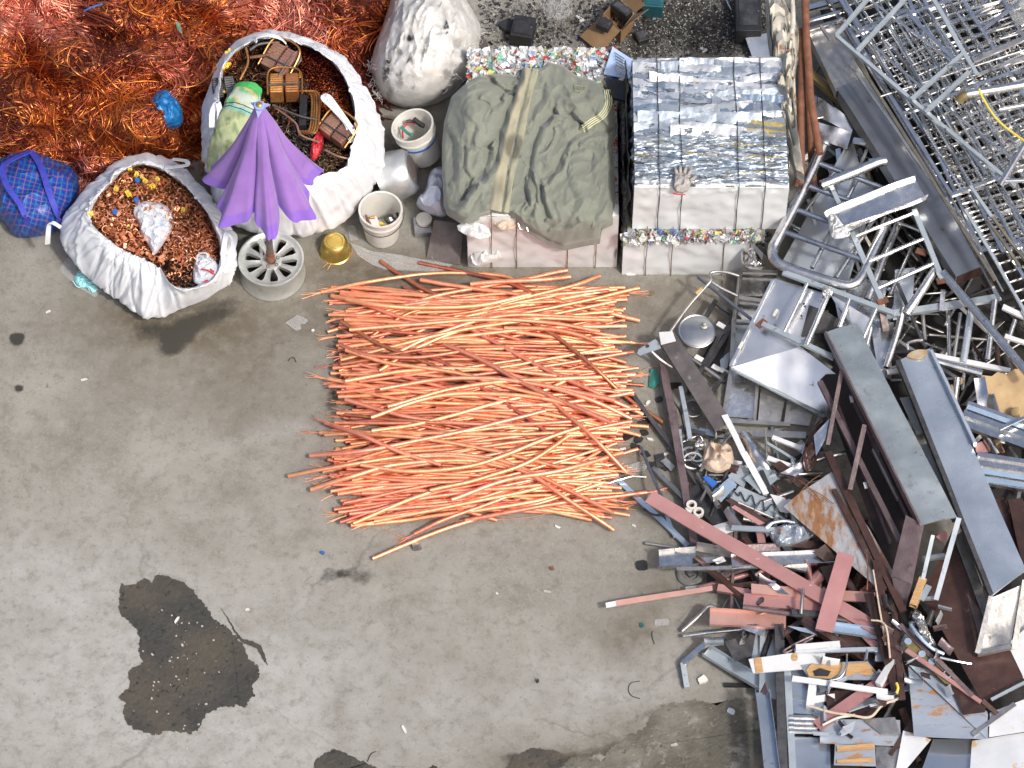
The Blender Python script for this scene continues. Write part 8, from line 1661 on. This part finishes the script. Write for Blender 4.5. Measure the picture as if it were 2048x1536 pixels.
for a, b, w, m_, lab in [((1738, 1186, .38), (1792, 1380, .36), .06, 'brown', 'dark brown upright bar left of the silver junk'), ((1752, 1120, .44), (1786, 1318, .42), .045, 'brown', 'second dark brown upright bar right beside the first'), ((1746, 1140, .46), (1772, 1290, .45), .010, 'clothbeige', 'thin pale strip running down the dark brown upright bars'), ((1786, 1210, .42), (1806, 1400, .36), .04, 'brown', 'dark brown strip nearest the rust marked panel'), ((1800, 1250, .46), (1888, 1340, .46), .03, 'brownlit', 'slim brown strip crossing above the olive plate with dots'), ((1812, 1300, .47), (1962, 1404, .46), .03, 'pink', 'long thin pink lit strip under the olive plate with dots'), ((1872, 1315, .48), (1945, 1392, .46), .03, 'brownlit', 'thin brown strip at the right of the olive plate'), ((1966, 1402, .45), (2000, 1432, .42), .03, 'brown', 'short brown strip at the lower tip of the long brown sheet'), ((1945, 1470, .42), (2030, 1408, .44), .03, 'dullsteel', 'grey bar pointing up right near the right edge panels'), ((1982, 1400, .46), (2060, 1360, .46), .02, 'galv', 'pale edge bar along the bottom of the long brown sheet')]: bar('thin_bar', lab, 'bar', a, b, w, .012, m_, nseg=12, warp=.006)
def dots():
    o = pplate('dotted_plate', 'olive grey plate with pale round stickers in the lower right', 'metal plate', [(1804, 1284), (1818, 1272), (1904, 1340), (1912, 1372), (1890, 1366)], .455, 'yellowmetal', .006, .004)
    for x, y in ((1816, 1283), (1844, 1308), (1864, 1323)):
        m = MB(); m.lathe([(.024, 0), (.024, .003), (.0005, .003)], 18, W(x, y, .466)); m.build('sticker', 'steelblue', o)
    m = MB(); c = W(1895, 1348, .47); m.tube([c+Vector((.024*math.cos(a), .024*math.sin(a), 0)) for a in [k*.35 for k in range(17)]], .005, 6); m.build('ring', 'galv', o)
dots()
crumple('silver_junk', 'crushed silver bracket cluster at the centre of the lower right heap', 'metal junk', [(1818, 1225), (1835, 1215), (1850, 1240), (1862, 1280), (1878, 1300), (1862, 1305), (1842, 1285), (1826, 1255)], .44, .08, 'stainless', .04, 14)
for p, r_, m_, lab in [([(1822, 1250, .52), (1836, 1270, .54), (1862, 1295, .52), (1888, 1308, .5)], .012, 'steelblue', 'pale blue rod through the crushed silver brackets'), ([(1880, 1315, .5), (1910, 1322, .5), (1942, 1328, .48)], .009, 'stainless', 'thin bent steel rod end on the long brown sheet'), ([(1742, 1240, .5), (1764, 1244, .5), (1774, 1262, .5), (1780, 1316, .46)], .007, 'clothbeige', 'thin pale cable hanging on the dark upright bars'), ([(1733, 1108, .48), (1736, 1140, .47), (1734, 1180, .46)], .005, 'rustpipe', 'thin reddish cable over the rusty sheet corner')]: rod('thin_rod', lab, 'rod', p, r_, m_, 8)
sqtube('wood_end_bar', 'short square tube with orange torn end at the shelf foot', 'tube', (1846, 1158, .5), (1826, 1212, .48), .05, 'wood'); bar('short_bar', 'short grey bar beside the orange torn tube', 'bar', (1858, 1170, .52), (1842, 1200, .5), .04, .012, 'galv')
bar('pink_offcut', 'small pink offcut caught between the shelf legs', 'offcut', (1878, 1080, .58), (1894, 1066, .58), .05, .01, 'pink'); rod('yellow_tie', 'small yellow tie at the tip of the dark upright bars', 'tie', [(1793, 1366, .42), (1796, 1376, .42), (1793, 1386, .4)], .009, 'yellow', 8)
# ---- right edge: cardboard and window tracks
pplate('cardboard_piece', 'torn tan cardboard with a tape strip at the right edge', 'cardboard', [(1963, 750), (1984, 752), (1995, 744), (2012, 748), (2030, 738), (2075, 736), (2078, 850), (2040, 836), (2010, 826), (1990, 822), (1967, 806), (1969, 780)], plane((1964, 750, .44), (2070, 735, .46), (1990, 820, .38)), 'tan', .006, .014, 5); crumple('cardboard_piece', 'torn crumpled tan cardboard between the two window tracks', 'cardboard', [(1975, 860), (2000, 855), (2040, 870), (2070, 868), (2070, 905), (2030, 895), (2010, 880), (1985, 900)], .36, .06, 'tan', .03, 9)
def track(label, a, b, w, h, n, blue):
    root = empty('window_track', WA(a), label, 'window track'); root['_o'] = list(root.location)
    extr(MB(), WA(a), WA(b), rib(w, h, n, .003), 0, 12, .003).build('body', 'chrome', root, angle=20)
    d, s, u = frame(WA(a), WA(b))
    for t in blue:
        extr(MB(), WA(a)+s*t+u*(h+.004)+d*.01, WA(b)+s*t+u*(h+.004), rect(.036, .004), 0, 6, .001).build('blue_film', 'steelblue', root)
    return root
track('crumpled bright window track just below the tan cardboard', (1926, 830, .46), (2070, 882, .48), .20, .035, 2, [-.05]); track('bright window track with two pale blue film strips', (1950, 938, .54), (2075, 958, .56), .23, .035, 3, [.03, .085]); bar('flat_rail', 'thin bright rail lying on the crumpled window track', 'rail', (2000, 858, .54), (2060, 830, .55), .025, .012, 'chrome')
plate('brown_sheet', 'reddish brown panel behind the bright window track', 'panel', [(1950, 888, .36), (1996, 870, .36), (2010, 905, .36), (1952, 905, .34)], 'pink', .006, .004); bar('brown_beam', 'tall dark brown bar at the right edge beside the table', 'bar', (2030, 1000, .5), (2062, 1140, .5), .10, .03, 'brown'); bar('brown_beam', 'dark brown bar deep between the table and the right edge', 'bar', (1996, 1000, .42), (2046, 1130, .44), .08, .03, 'brown')
plate('white_sheet', 'white painted panel at the right edge beside the table legs', 'panel', [(2040, 1180, .36), (2075, 1160, .38), (2075, 1300, .36), (2030, 1330, .34)], 'white', .006, .006)
